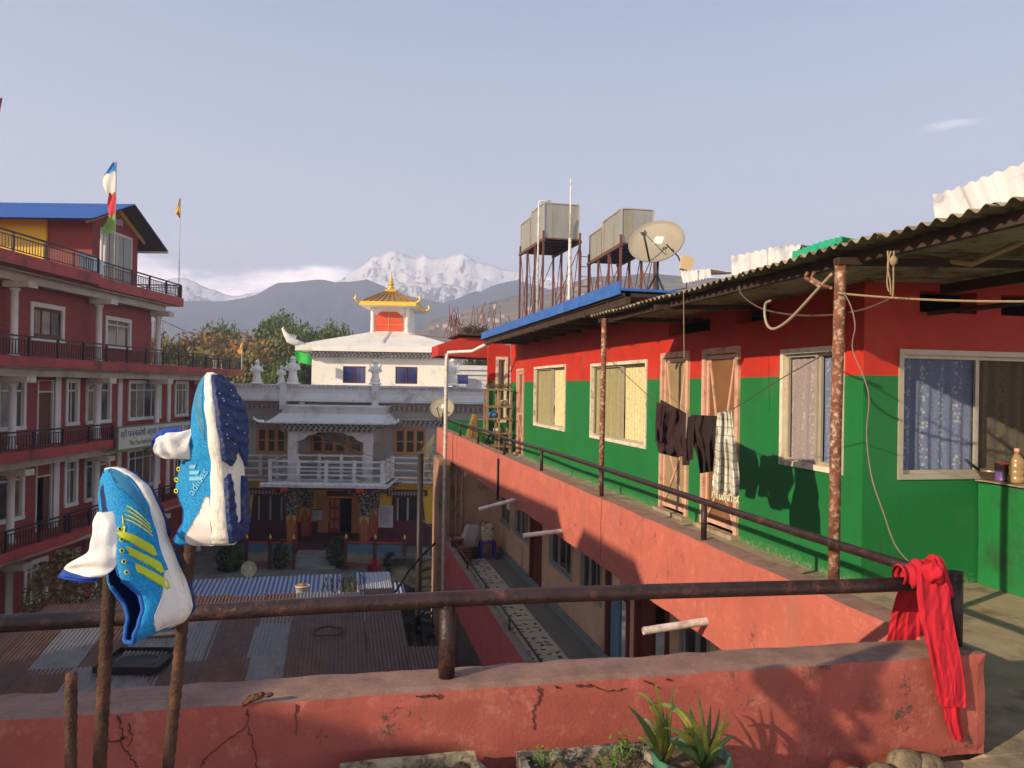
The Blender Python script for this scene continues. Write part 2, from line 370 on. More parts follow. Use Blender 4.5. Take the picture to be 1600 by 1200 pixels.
M_MESH = mat('brown_fly_mesh', (0.29, 0.21, 0.11), 0.8, 0.22, 2.0)
M_MESHD = mat('dark_brown_ply', (0.19, 0.085, 0.035), 0.7, 0.25, 2.0)
M_CONC = mat('pale_concrete', (0.36, 0.29, 0.19), 0.9, 0.22, 2.2, dirt=(0.15, 0.12, 0.09), dirt_amt=0.45, dirt_scale=3.5, bump=0.5, bscale=55)
M_RUST = mat('rusty_painted_steel', (0.17, 0.060, 0.030), 0.8, 0.5, 14, dirt=(0.55, 0.42, 0.30), dirt_amt=0.42, dirt_scale=26, bump=0.4, bscale=80)
def rail_x(nt, c, vec):
    c = mixc(nt, c, (0.17, 0.06, 0.045), nramp(nt, nnoise(nt, vec, 9, 9, 0.8), 0.54, 0.66, 0, 0.7))
    return mixc(nt, c, (0.42, 0.33, 0.24), nramp(nt, nnoise(nt, vec, 30, 6, 0.8, loc=(3, 3, 3)), 0.64, 0.70, 0, 0.7))
M_RAIL = mat('worn_dark_rail', (0.032, 0.015, 0.013), 0.45, 0.4, 12, bump=0.5, bscale=60, extra=rail_x)
M_DARKRUST = mat('brown_rebar', (0.050, 0.022, 0.014), 0.75, 0.4, 30, dirt=(0.115, 0.05, 0.024), dirt_amt=0.5, dirt_scale=20, bump=0.5, bscale=150)
M_BLACK = mat('unlit_black', (0.012, 0.010, 0.009), 0.9, 0.1)  # near-black paint stands for the dark of unlit rooms and gaps
M_BLACKMET = mat('black_metal', (0.018, 0.015, 0.016), 0.5, 0.3, 10)
M_WOODDK = mat('dark_roof_timber', (0.045, 0.026, 0.018), 0.85, 0.3, 6)
M_WHITEPVC = mat('white_pvc', (0.66, 0.62, 0.56), 0.45, 0.08, 5, dirt=(0.35, 0.28, 0.22), dirt_amt=0.4, dirt_scale=9)
M_BLUEROOF = mat('blue_roof_metal', (0.016, 0.11, 0.42), 0.42, 0.12, 3, dirt=(0.08, 0.16, 0.34), dirt_amt=0.4, dirt_scale=6, spec=0.5)
M_GALV = mat('galvanised_tank', (0.30, 0.30, 0.265), 0.55, 0.10, 1.5, dirt=(0.26, 0.21, 0.10), dirt_amt=0.45, dirt_scale=.7, metal=0.2, streak=True)
M_DISH = mat('grey_dish', (0.27, 0.235, 0.17), 0.55, 0.10, 4)
M_CORR = mat('weathered_roof_sheet', (0.28, 0.25, 0.17), 0.8, 0.2, 3, dirt=(0.10, 0.055, 0.03), dirt_amt=0.55, dirt_scale=3.5)
M_WHITESHEET = mat('white_weathered_sheet', (0.56, 0.55, 0.53), 0.5, 0.06, 2, dirt=(0.13, 0.14, 0.24), dirt_amt=0.40, dirt_scale=2.6, bump=0)
M_GREENSHEET = mat('green_plastic_sheet', (0.01, 0.33, 0.15), 0.5, 0.1, 5)
M_PEACH = mat('peach_plaster', (0.64, 0.41, 0.26), 0.85, 0.10, 1.5, dirt=(0.32, 0.2, 0.12), dirt_amt=0.3, dirt_scale=1.4)
M_BLUEGREY = mat('blue_grey_skirting', (0.20, 0.22, 0.21), 0.8, 0.2, 4)
M_WIRE = mat('thin_wire', (0.10, 0.07, 0.05), 0.6, 0.1)
M_ROPE = mat('straw_rope', (0.30, 0.22, 0.13), 0.9, 0.2, 30)
def glass(name, col, rough=0.08, al=1.0):
    m = mat(name, col, rough, 0.25, 1.2, bump=0.05, bscale=3, spec=0.8); return m
M_GLASS = glass('dark_window_glass', (0.030, 0.032, 0.030))
M_GLASSB = glass('blue_tinted_glass', (0.012, 0.022, 0.11))
def curtain_mat(name, base, motif, dark, sc1=(1, 1, 1)):
    def ex(nt, c, vec):
        N = nt.nodes; L = nt.links
        s = sepxyz(nt, vec)
        vo = N.new('ShaderNodeTexVoronoi'); vo.inputs['Scale'].default_value = 27; vo.inputs['Randomness'].default_value = .75; L.new(vec, vo.inputs['Vector'])
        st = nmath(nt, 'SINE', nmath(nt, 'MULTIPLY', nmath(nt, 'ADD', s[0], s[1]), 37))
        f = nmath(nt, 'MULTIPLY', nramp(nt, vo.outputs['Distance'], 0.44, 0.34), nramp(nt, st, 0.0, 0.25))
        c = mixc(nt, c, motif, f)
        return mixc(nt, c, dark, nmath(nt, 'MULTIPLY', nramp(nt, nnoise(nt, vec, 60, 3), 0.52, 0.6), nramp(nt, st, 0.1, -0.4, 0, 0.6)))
    return mat(name, base, 0.9, 0.08, 3, extra=ex, sheen=0.2)
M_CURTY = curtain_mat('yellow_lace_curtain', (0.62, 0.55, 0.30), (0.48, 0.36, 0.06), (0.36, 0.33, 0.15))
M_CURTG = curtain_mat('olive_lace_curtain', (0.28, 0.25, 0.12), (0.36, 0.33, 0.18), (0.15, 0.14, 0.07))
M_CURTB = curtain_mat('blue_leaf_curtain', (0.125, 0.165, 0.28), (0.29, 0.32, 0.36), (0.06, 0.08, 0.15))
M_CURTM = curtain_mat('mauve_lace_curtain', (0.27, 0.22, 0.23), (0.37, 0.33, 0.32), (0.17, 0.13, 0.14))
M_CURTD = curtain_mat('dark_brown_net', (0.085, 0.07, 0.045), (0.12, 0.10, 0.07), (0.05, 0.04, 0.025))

# ------------------------------------------------------------------ ground
GZ = -6.85
def ground():
    m = mat('dusty_ground', (0.17, 0.14, 0.10), 0.95, 0.25, 0.4, dirt=(0.10, 0.085, 0.06), dirt_amt=0.5, dirt_scale=0.9, bump=0.4, bscale=12)
    g = MB(); s = 1900
    g.grid(lambda a, b: (-s + 2 * s * a, -120 + (s + 120) * b, GZ - 0.02), 12, 12)
    g.build('ground', m, kind='structure')
    m2 = mat('courtyard_paving', (0.16, 0.145, 0.125), 0.9, 0.25, 0.9, dirt=(0.09, 0.08, 0.07), dirt_amt=0.5, dirt_scale=1.5, bump=0.3, bscale=18)
    g = MB(); g.add([(-14, 20, GZ), (9, 20, GZ), (14, 44, GZ), (-14, 46, GZ)], [(0, 1, 2, 3)]); g.build('courtyard', m2, kind='structure')
ground()

# ------------------------------------------------------------------ the green and red guest house on the right
FX = 4.25                                                # long facade
GH = thing('guest_house', 'long green and red guest house with pink balcony walls and tin canopy', 'building', (FX, 5.72, 0))
GF = frame((FX, 0, 0), (0, -1, 0), (1, 0, 0))            # facade frame: x = -Y, y = into the wall
GE = frame((0, 5.72, 0), (1, 0, 0), (0, 1, 0))           # end wall frame
def curtain_bm(F, x0, x1, z0, z1, y, folds=7, amp=0.009, flare=0.0):
    b = MB(F); b.smooth = True
    b.grid(lambda a, c: (x0 + (x1 - x0) * a, y + amp * math.sin(a * folds * 2 * math.pi + 0.6 * math.sin(c * 5)) * (0.6 + 0.4 * (1 - c)), z0 + (z1 - z0) * c), folds * 8, 6)
    return b
def slide_window(F, parent, x0, x1, z0, z1, splits, curts, name='window', depth=0.10, fm=None, fw_=0.05, glassm=None, proud=0.02):
    """window > frame ring is the part itself; panes, curtain, sashes are its sub-parts"""
    fm = fm or M_CREAM
    b = MB(F)
    b.box(x0, x1, -proud, depth, z1 - fw_, z1); b.box(x0, x1, -proud, depth, z0, z0 + fw_)
    b.box(x0, x0 + fw_, -proud + .002, depth - .002, z0 + fw_, z1 - fw_); b.box(x1 - fw_, x1, -proud + .002, depth - .002, z0 + fw_, z1 - fw_)
    w = b.build(name, fm, parent)
    xs = [x0 + fw_] + [x0 + (x1 - x0) * s for s in splits] + [x1 - fw_]
    for i in range(len(xs) - 1):
        a, c = xs[i], xs[i + 1]; t = 0.03; yy = 0.03 if i % 2 == 0 else 0.055
        s = MB(F); s.box(a, a + t, yy, yy + .025, z0 + fw_, z1 - fw_); s.box(c - t, c, yy, yy + .025, z0 + fw_, z1 - fw_)
        s.box(a + t, c - t, yy, yy + .024, z0 + fw_, z0 + fw_ + t); s.box(a + t, c - t, yy, yy + .024, z1 - fw_ - t, z1 - fw_)
        s.build('sash', M_ALU if glassm is None else fm, w)
        k = curts[i]
        if k is None or k == 'glass':
            MB(F).box(a + t, c - t, yy + .01, yy + .015, z0 + fw_ + t, z1 - fw_ - t).build('pane', glassm or M_GLASS, w)
        else:
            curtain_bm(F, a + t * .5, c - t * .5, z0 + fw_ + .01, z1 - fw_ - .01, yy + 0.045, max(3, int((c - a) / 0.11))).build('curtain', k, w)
    return w
def brace_door(F, parent, x0, x1, z0, z1, panel, fr=0.07, lbl=None):
    b = MB(F); b.box(x0, x0 + fr, -0.03, 0.10, z0, z1 - fr); b.box(x1 - fr, x1, -0.03, 0.10, z0, z1 - fr); b.box(x0, x1, -0.032, 0.102, z1 - fr, z1)
    d = b.build('door', M_PINKWOOD, parent)
    if lbl: d['label'] = lbl
    a, c = x0 + fr + .01, x1 - fr - .01; zb, zt = z0 + 0.03, z1 - fr - .01; m = zb + (zt - zb) * 0.47; k = 0.05
    s = MB(F)
    for (p, q) in ((a, a + k), (c - k, c)): s.box(p, q, 0.0, 0.035, zb, zt)
    for z in (zb, m - k / 2, zt - k): s.box(a + k, c - k, 0.001, 0.034, z, z + k)
    s.build('door_leaf', M_PINKWOOD, d)
    MB(F).box(a + k, c - k, 0.018, 0.026, zb + k, zt - k).build('door_panel', panel, d)
    A, B_ = a + k, c - k
    zm1 = m + k / 2; h = zt - k - zm1
    for (p, q) in (((A + .02, zt - k), (A + (B_ - A) * .42, zm1)), ((B_ - .02, zt - k), (A + (B_ - A) * .58, zm1)),
                   ((A, zb + k + .02), (B_, m - k / 2 - .02)), ((B_, zb + k + .02), (A, m - k / 2 - .02))):
        i = ((p[0] > q[0]))
        MB(F).bar((p[0], 0.008 + .006 * i, p[1]), (q[0], 0.008 + .006 * i, q[1]), 0.032, 0.014, (0, 1, 0)).build('brace', M_PINKWOOD, d)
    MB(F).box(a + .012, a + .03, -0.02, 0.0, m - .08, m + .02).build('door_bolt', M_ALU, d)
    return d
W1 = (-17.05, -14.53, .79, 2.10); W2 = (-12.97, -10.42, .78, 2.06); D1 = (-9.90, -9.03, .05, 2.12); D2 = (-8.65, -7.77, .05, 2.12); W3 = (-6.96, -5.97, .91, 2.04); D0 = (-18.8, -18.05, .05, 2.09)
MB(GF).wall(-19.6, -5.72, 0, 2.72, [W1, W2, D1, D2, W3, D0, (-9.7, -8.5, 2.34, 2.50), (-7.9, -7.2, 2.36, 2.50)], 0, 0.2).build('wall', M_FACADE, GH)
MB(GF).box(-19.6, -5.9, 1.2, 1.25, -0.1, 2.8).build('unlit_backing', M_BLACK, GH)
slide_window(GF, GH, *W1, [0.54], [M_CURTG, M_CURTY])
slide_window(GF, GH, *W2, [0.55], [M_CURTG, M_CURTY])
w3 = slide_window(GF, GH, *W3, [0.55], [M_CURTM, M_CURTB])
brace_door(GF, GH, *D1, M_MESH); brace_door(GF, GH, *D2, M_MESHD, lbl='door with dark brown panel'); brace_door(GF, GH, *D0, M_MESHD)
# door thresholds
for D in (D1, D2, D0): MB(GF).box(D[0] - .03, D[1] + .03, -0.10, 0.2, 0.003, 0.05).build('threshold', M_CONC, GH)
# end wall facing the terrace with the big window
e0 = PY(1404, 540, 5.72); e1 = PY(1404, 748, 5.72)
W4 = (e0.x, e0.x + 1.62, 0.90, 2.0)
MB(GE).wall(4.251, 8.6, 0, 2.72, [W4, (4.78, 5.35, 2.32, 2.50), (5.6, 6.6, 2.32, 2.50)], -0.003, 0.18).build('end_wall', M_FACADE, GH)
w4 = slide_window(GE, GH, *W4, [0.51], [M_CURTB, M_CURTD], fm=M_ALU, fw_=0.045)
MB(GE).box(4.55, 8.4, 1.0, 1.05, 0, 2.7).build('unlit_backing', M_BLACK, GH)
# low counter wall running towards the terrace
MB().rough(5.36, 5.62, 1.2, 5.70, 0.0, 0.875, 0.2, 0.004, 0.012).build('counter_wall', mat('green_paint_counter', (0.009, 0.17, 0.04), 0.62, 0.14, 1.2, dirt=(0.02, 0.08, 0.03), dirt_amt=0.4, bump=0.25, bscale=30), GH)
MB().rough(5.345, 5.95, 1.2, 5.72, 0.878, 0.90, 0.2, 0.003, 0.01).build('counter_top', M_CONC, GH)
# terrace floor and corridor floor
MB().rough(-6.0, 9.0, -6, 2.968, -0.16, -0.001, 0.25, 0.004, 0.004).build('terrace_floor', M_CONC, GH)
MB().box(2.86, 9.0, 2.969, 6.0, -0.16, 0.0).build('terrace_floor', M_CONC, GH)
MB().box(2.92, 4.30, 6.001, 22.6, -0.15, 0.0).build('corridor_floor', M_CONC, GH)
# side parapet of the corridor in four poured lengths, with a rail on posts
SP0, SP1 = 2.73, 2.93
cuts = [3.23, 7.95, 13.55, 18.6, 22.6]
for a, b in zip(cuts[:-1], cuts[1:]):
    MB().rough(SP0, SP1, a + .006, b - .006, -0.27, 0.46, 0.16, 0.006, 0.014).build('parapet', M_SIDE, GH)
MB().rough(2.93, 4.3, 22.4, 22.6, -0.27, 0.68, 0.2, 0.005, 0.012).build('end_parapet', M_GREEN, GH)
rl = MB(); rl.tube([(2.80 + .012 * math.sin(y * 1.3), y, .755 + .01 * math.sin(y * .9)) for y in [3.1 + i * .6 for i in range(33)]], 0.027, 12)
rl.build('rail', M_RAIL, GH)
for y in (5.66, 8.12, 10.74, 13.33, 16.0, 18.5, 21.3):
    MB().tube([(2.80, y, .44), (2.80, y, .745)], 0.023, 10).build('rail_post', M_RAIL, GH)
MB().tube([(2.80, 3.1, 0.44), (2.80, 3.1, .80)], 0.036, 12).build('corner_post', M_RAIL, GH)
# canopy poles standing on the parapet
p = PX(1306, 400, 3.02); q = PX(1303, 893, 3.02)
MB().tube([(3.02, q.y, .0), (3.02, q.y, 1.4), (3.04, q.y, 2.46)], 0.035, 12).build('canopy_pole', M_RUST, GH)
q2 = PX(939, 760, 3.02)
MB().tube([(3.02, q2.y, .0), (3.03, q2.y, 2.46)], 0.032, 12).build('canopy_pole', M_RUST, GH)
POLE1, POLE2 = q.y, q2.y
# ceiling slab, beam and soffit above the lower gallery
MB().box(2.94, 4.24, 6.0, 22.5, -0.30, -0.152).build('gallery_ceiling', M_PEACH, GH)
for y in (8.0, 13.6, 18.6): MB().box(2.94, 4.24, y - .12, y + .12, -0.55, -0.302).build('cross_beam', M_PEACH, GH)
# lower storey
LZ = -2.80
def lx(u, v=850): return -PX(u, v, FX).y
lw = [('window', lx(771), lx(797)), ('window', lx(804), lx(826)), ('door', lx(829), lx(847)), ('window', lx(858, 900), lx(894, 900)), ('window', lx(907, 930), lx(940, 930)),
      ('door', lx(947, 980), lx(984, 980)), ('door', lx(993, 1000), lx(1046, 1000)), ('window', lx(1062, 1000), lx(1110, 1000)), ('window', -6.3, -4.5)]
holes = []
for k, a, b in lw: holes.append((a, b, LZ + (0.82 if k == 'window' else 0.02), LZ + 2.08))
MB(GF).wall(-20.6, 0.5, LZ, -0.30, holes, 0, 0.18).build('lower_wall', M_PEACH, GH)
MB(GF).box(-20.6, 0.5, 1.6, 1.65, LZ, -0.3).build('unlit_backing', M_BLACK, GH)
M_GREYFR = mat('grey_window_frame', (0.30, 0.31, 0.29), 0.6, 0.1)
M_MAROON = mat('maroon_door', (0.13, 0.025, 0.018), 0.6, 0.2)
M_BLUEDOOR = mat('blue_grey_door', (0.14, 0.25, 0.36), 0.6, 0.1)
for (k, a, b), h in zip(lw, holes):
    if k == 'window': slide_window(GF, GH, *h, [0.34, 0.67] if (b - a) > 1.1 else [0.5], ['glass'] * 3, fm=M_GREYFR, fw_=0.06, depth=0.08, glassm=M_GLASS)
    else:
        d = MB(GF); d.box(a, a + .09, -.03, .12, h[2], h[3]); d.box(b - .09, b, -.03, .12, h[2], h[3]); d.box(a + .09, b - .09, -.03, .12, h[3] - .08, h[3])
        dd = d.build('door', M_MAROON, GH)
        if (b - a) > 0.8 and b > lx(960, 980): MB(GF).box(a + .1, a + .1 + (b - a) * .38, .04, .08, h[2], h[3] - .09).build('door_leaf', M_BLUEDOOR if b < lx(990, 1000) else M_MAROON, dd)
        else: MB(GF).box(a + .1, b - .1, .04, .08, h[2], h[3] - .09).build('door_leaf', M_MAROON, dd)
MB(GF).box(-20.6, 0.4, -0.05, -0.002, LZ + .001, LZ + .16).build('skirting', M_BLUEGREY, GH)
MB().box(2.7, FX - .001, 1.0, 20.6, LZ - .18, LZ).build('gallery_floor', mat('grey_gallery_floor', (0.20, 0.18, 0.15), 0.8, 0.15, 3), GH)
# broken-tile mosaic strip: four panels, each chip a little proud
M_MOS = mat('cream_mosaic_base', (0.60, 0.50, 0.35), 0.7, 0.12, 6)
M_CHIP = mat('dark_mosaic_chip', (0.06, 0.05, 0.05), 0.5, 0.3, 9)
rr = random.Random(3)
for a, b in ((8.0, 11.2), (11.24, 14.4), (14.44, 17.2), (17.24, 19.9)):
    pn = MB().box(3.02, 3.70, a, b, LZ + .001, LZ + .012).build('mosaic_panel', M_MOS, GH)
    c = MB()
    for i in range(int((b - a) / 0.2)):
        for j in range(4):
            if rr.random() < .28: continue
            x = 3.09 + j * .165 + rr.uniform(-.04, .04); y = a + .1 + i * .2 + rr.uniform(-.05, .05); an = rr.uniform(0, 3.1); s1 = rr.uniform(.03, .065); s2 = rr.uniform(.016, .036)
            c.box(-s1, s1, -s2, s2, 0, .004, T(x, y, LZ + .012) @ Matrix.Rotation(an, 4, 'Z'))
    props(c.build('mosaic_chips', M_CHIP, pn), kind='stuff')
# lower parapet
for a, b in ((1.0, 8.0), (8.0, 14.0), (14.0, 20.4)): MB().rough(2.68, 2.84, a + .005, b - .005, -3.62, LZ + .42, 0.25, 0.006, 0.012).build('lower_parapet', mat('deep_pink_wall_paint', (0.42, 0.075, 0.075), 0.85, 0.14, 2.0, bump=0.4, bscale=60, extra=wall_extra(crack=0.3, cscale=0.8, fade=(0.45, 0.16, 0.14), top=(0.30, 0.22, 0.17))), GH)
MB().tube([(2.78, 4, LZ + .62), (2.78, 20.0, LZ + .62)], 0.018, 8).build('lower_rail', M_BLACKMET, GH)
for y in (8.8, 10.6, 12.6, 14.8, 17.0, 19.4): MB().tube([(2.78, y, LZ + .40), (2.78, y, LZ + .61)], 0.018, 8).build('rail_post', M_BLACKMET, GH)
MB().box(PY(690, 800, 20.62).x, 4.3, 20.62, 20.8, -7, -0.3).build('gallery_end_wall', M_PEACH, GH)
MB().box(PY(685, 800, 20.3).x, PY(703, 800, 20.3).x, 20.3, 21.6, -7, -0.28).build('corner_pier', mat('shaded_grimy_peach', (0.33, 0.19, 0.12), .9, .2, 1.2, dirt=(0.16, 0.10, 0.07), dirt_amt=.5, dirt_scale=1.5), GH)  # the pier's shade is put into a darker peach, along with grime
MB().box(2.86, 4.2, 3.3, 20.6, -6.8, -3.0).build('ground_storey', mat('dark_plinth', (0.10, 0.07, 0.06), 0.9, 0.3, 1), GH)
for dx in (0.0, 0.10): MB().tube([(3.02 + dx * 1.6, 20.5, -2.8), (3.02 + dx * 1.6, 20.5, -0.3)], 0.035, 8).build('waste_pipe', M_PINKWOOD, GH)
# spouts through the pink wall
for (u1_, v1_, u2_, v2_) in ((803, 781, 748, 796), (876, 830, 817, 837), (1102, 971, 1005, 986)):
    b = PX(u1_, v1_, 2.72); 
    a = ray(u2_, v2_); ll = 0.62
    e = b + Vector((-0.60, -0.02, 0)); 
    # the spout leans down a little, straight out of the wall
    tt = (b.y - 0) / a.y; best = None
    for k in range(200):
        x = 2.72 - k * .01; pt = CAM + a * (x / a.x)
        if best is None or abs(pt.y - b.y) < best[0]: best = (abs(pt.y - b.y), pt)
    e = best[1]; e = b + (e - b) * 1.0
    MB().tube([b + Vector((.15, 0, .02)), b, e], 0.030, 12, cap=False).build('water_spout', M_WHITEPVC, GH)
MB().tube([(2.71, 13.4, .38), (2.71, 13.4, -.35)], 0.022, 6).build('expansion_gap', M_BLACK, GH)

# far cross wall with a tall window, and the red roof beam above it
cw = 19.7
a = PY(763, 560, cw); b = PY(803, 560, cw); t0 = PY(775, 550, cw); t1 = PY(803, 660, cw)
MB(frame((0, cw, 0), (1, 0, 0), (0, 1, 0))).wall(a.x, 4.25, 0, 2.72, [(t0.x, 4.2, 0.72, 2.42)], 0, 0.15).build('cross_wall', M_FACADE, GH)
slide_window(frame((0, cw, 0), (1, 0, 0), (0, 1, 0)), GH, t0.x, 4.2, 0.72, 2.42, [0.4], [M_CURTG, M_CURTG], fw_=0.07)
by = 20.6; r0_ = PY(685, 545, by)
bm_ = MB(); bm_.add([(r0_.x, by, 2.45), (4.3, by, 2.40), (4.3, by, 3.0), (r0_.x + .55, by, 2.93), (r0_.x, by, 2.74), (r0_.x, by + 1.6, 2.45), (4.3, by + 1.6, 2.40), (4.3, by + 1.6, 3.0), (r0_.x + .55, by + 1.6, 2.93), (r0_.x, by + 1.6, 2.74)],
    [(0, 1, 2, 3, 4), (9, 8, 7, 6, 5), (0, 5, 6, 1), (2, 7, 8, 3), (3, 8, 9, 4), (4, 9, 5, 0), (1, 6, 7, 2)])
bm_.build('roof_beam', M_RED, GH)
MB().box(r0_.x + .5, 4.4, by - .15, by + 1.9, 3.0, 3.05).build('beam_slab', M_WOODDK, GH)
# downpipe from the blue gutter, bending out and down the corner
P = [PY(765, 522, 18.6), PY(764, 536, 18.6), PY(738, 549, 19.0), PY(700, 551, 19.1), PY(698, 562, 19.15)]
e = P[-1]; P.append(Vector((e.x, e.y, -6.7)))
MB().tube(P, 0.046, 12).build('downpipe', M_WHITEPVC, GH)
MB().tube([(2.66, 20.3, 0.3), (2.66, 20.3, 2.5)], 0.03, 8).build('thin_pipe', M_ALU, GH)

# ------------------------------------------------------------------ blue-edged roof
BZ = 2.86; BX = 3.32
rf = MB(); rf.add([(BX, 9.0, BZ), (BX, 18.6, BZ), (12, 24, BZ - .03), (12, 9.0, BZ - .03), (BX, 9.0, BZ - .03), (BX, 18.6, BZ - .03), (12, 24, BZ - .06), (12, 9.0, BZ - .06)],
    [(0, 3, 2, 1), (4, 5, 6, 7), (0, 1, 5, 4), (1, 2, 6, 5), (2, 3, 7, 6), (3, 0, 4, 7)])
RB = rf.build('main_roof', M_BLUEROOF, GH)
for i in range(12):
    y0 = 18.6 - i * .8; y1 = y0 - .79
    MB().rough(BX - .03, BX + .0, y1, y0, BZ - .075, BZ + .085, 0.2, 0.006, 0.004).build('roof_flashing', M_BLUEROOF, GH)
MB().box(BX + .05, BX + .12, 9.0, 18.6, BZ - .20, BZ - .06).build('eave_board', M_WOODDK, GH)
MB().box(BX + .02, 4.4, 9.0, 18.6, BZ - .10, BZ - .06, None).build('soffit', M_WOODDK, GH)
for i in range(9): MB().box(BX + .04, 4.3, 9.6 + i, 9.68 + i, BZ - .22, BZ - .10).build('rafter', M_WOODDK, GH)
MB().box(4.25, 8.6, 5.72, 19.6, 2.72, 2.75).build('ceiling', M_WOODDK, GH)

# ------------------------------------------------------------------ corrugated canopy over the terrace: sheets side by side
EX, EZ, SL = 2.99, 2.52, 0.035
def corr_mesh(name, m, width, length, pitch, amp, segs=6, lenseg=6, th=0.004, sag=0.0, inv=I4):
    """ridges run along x; wavy edge along y"""
    b = MB(); n = int(width / pitch * segs); b.smooth = True
    f = lambda a, c: (length * a, width * c, amp * math.sin(2 * math.pi * c * width / pitch) + sag * math.sin(math.pi * a) * noise.noise(Vector((c * 2, a, 1))))
    for off in (0, -th): b.grid(lambda a, c: Vector(f(a, c)) + Vector((0, 0, off)), lenseg, n)
    nn = (n + 1)
    for i in range(n): b.f.append((i, i + 1, (lenseg + 1) * nn + i + 1, (lenseg + 1) * nn + i)); b.mi.append(0); b.sm.append(False)
    return b.mesh(name, m)
CM = corr_mesh('roof_sheet', M_CORR, 0.80, 5.4, 0.106, 0.015, 8, 5, sag=0.02)
yy = 9.2; k = 0; cr_ = random.Random(5)
while yy > -1.0:
    yy -= 0.76; k += 1
    ov = cr_.uniform(-.03, .03) - (0.05 if k == 6 else 0)
    piece('roof_sheet', CM, GH, Matrix.Translation(Vector((EX + ov, yy, EZ + .006 * (k % 2))) - wm(GH).translation) @ Matrix.Rotation(-math.atan(SL), 4, 'Y'))
# timbers and steel under it
MB().bar((3.17, -1, 2.475), (3.17, 9.1, 2.475), 0.05, 0.07).build('pole_beam', M_WOODDK, GH)
MB().bar((4.9, -1, 2.50), (4.9, 5.6, 2.50), 0.05, 0.08).build('pole_beam', M_WOODDK, GH)
for y in (0.9, 2.6, 4.3, POLE1, 7.2, POLE2, 8.9):
    MB().bar((3.0, y, 2.44), (4.4 if y > 5.8 else 7.5, y, 2.49 if y > 5.8 else 2.60), 0.035, 0.045).build('cross_pipe', M_WOODDK, GH)
for (a, b) in (((4.5, 4.2, 2.52), (6.4, 5.6, 2.42)), ((6.4, 4.2, 2.5), (4.8, 5.65, 2.30))): MB().tube([a, b], 0.02, 8).build('brace_rod', M_WOODDK, GH)
MB().tube([PY(1375, 395, 4.6), PY(1520, 412, 4.2), PY(1600, 376, 3.9), PY(1660, 352, 3.8)], 0.02, 8).build('conduit', mat('tan_conduit', (0.42, 0.30, 0.17), 0.6, 0.1), GH)

# ------------------------------------------------------------------ foreground parapet with its rail
FWL = thing('parapet_wall', 'low cracked red parapet wall with a thick dark pipe rail across the foreground', 'wall', (0, 3.0, 0))
MB().rough(-4.5, 2.86, 2.97, 3.225, 0.0, 0.462, 0.05, 0.0045, 0.012, 5.0).build('wall', M_FRONT, FWL)
MB().tube([(-4.5 + i * .45, 3.1 + .006 * math.sin(i), .762 + .012 * math.sin(i * .7)) for i in range(17)], 0.032, 14).build('rail', M_RAIL, FWL)
for x in (0.43, -1.75): MB().tube([(x, 3.1, .45), (x, 3.1, .75)], 0.033, 12).build('rail_post', M_RAIL, FWL)
# cracks: narrow, branching, standing as dark lips on the plaster
M_CRACK = mat('dark_crack', (0.07, 0.035, 0.028), 0.95, 0.3, 40)  # cracks carry one plain dark colour
def crack(pts, w, seed):
    rc = random.Random(seed); b = MB(); P = [PY(u, v, 2.97) for u, v in pts]; P = [Vector((p.x, p.y, min(p.z, .443))) for p in P]; q = []
    for a, c in zip(P[:-1], P[1:]):
        for t in range(7): q.append(a.lerp(c, t / 7) + Vector((rc.uniform(-.006, .006), 0, rc.uniform(-.005, .005))))
    q.append(P[-1]); n = len(q); vs = []; fs = []
    for i, p in enumerate(q):
        d = (q[min(i + 1, n - 1)] - q[max(0, i - 1)]).normalized(); nn = Vector((-d.z, 0, d.x)); ww = 0.36 * w * (1 - 0.75 * i / n) * rc.uniform(.4, 1.5)
        yy = 2.9635
        for s_ in (-1, 1): vs.append((p.x + nn.x * ww * s_, yy, p.z + nn.z * ww * s_))
        for s_ in (-1, 1): vs.append((p.x + nn.x * ww * s_, yy + .02, p.z + nn.z * ww * s_))
    for i in range(n - 1): a = i * 4; fs += [(a, a + 1, a + 5, a + 4), (a, a + 4, a + 6, a + 2), (a + 1, a + 3, a + 7, a + 5)]
    b.add(vs, fs); b.build('crack', M_CRACK, FWL)
crack([(185, 1112), (192, 1145), (190, 1160), (205, 1185), (218, 1205)], .0035, 1)
crack([(196, 1152), (180, 1158), (165, 1155)], .0015, 2); crack([(203, 1130), (206, 1155), (199, 1165)], .002, 3)
crack([(388, 1098), (386, 1135), (355, 1155), (320, 1185), (312, 1205)], .003, 4); crack([(386, 1135), (396, 1160), (402, 1200)], .002, 5)
crack([(840, 1058), (844, 1085), (832, 1110), (833, 1140)], .0018, 6); crack([(903, 1052), (902, 1068), (925, 1070), (950, 1080), (978, 1075)], .0022, 7)
crack([(870, 1060), (873, 1075)], .0022, 8); crack([(1007, 1047), (1012, 1065), (1030, 1075)], .0022, 9); crack([(1040, 1045), (1046, 1058)], .002, 10)
crack([(650, 1073), (684, 1078), (687, 1092)], .0016, 11); crack([(462, 1100), (464, 1150)], .001, 12)
# chipped hollow with bare brick showing
ch = MB(); rc = random.Random(9)
for (u, v, s) in ((392, 1092, .028), (404, 1088, .026), (420, 1086, .018), (384, 1098, .018)):
    p = PY(u, v, 2.965); ch.lathe([(0.0, -.006), (s * .8, -.004), (s, 0), (s * .8, .005), (0, .008)], (p.x, 2.966, p.z), 9, Matrix.Rotation(R(90), 3, 'X') @ Matrix.Rotation(rc.random(), 3, 'Z'), False, (1, .55))
ch.build('chipped_plaster', mat('bare_brick_chip', (0.20, 0.09, 0.045), 0.95, 0.6, 60, bump=1.0, bscale=120, dirt=(0.03, 0.02, 0.015), dirt_amt=0.7, dirt_scale=60), FWL)
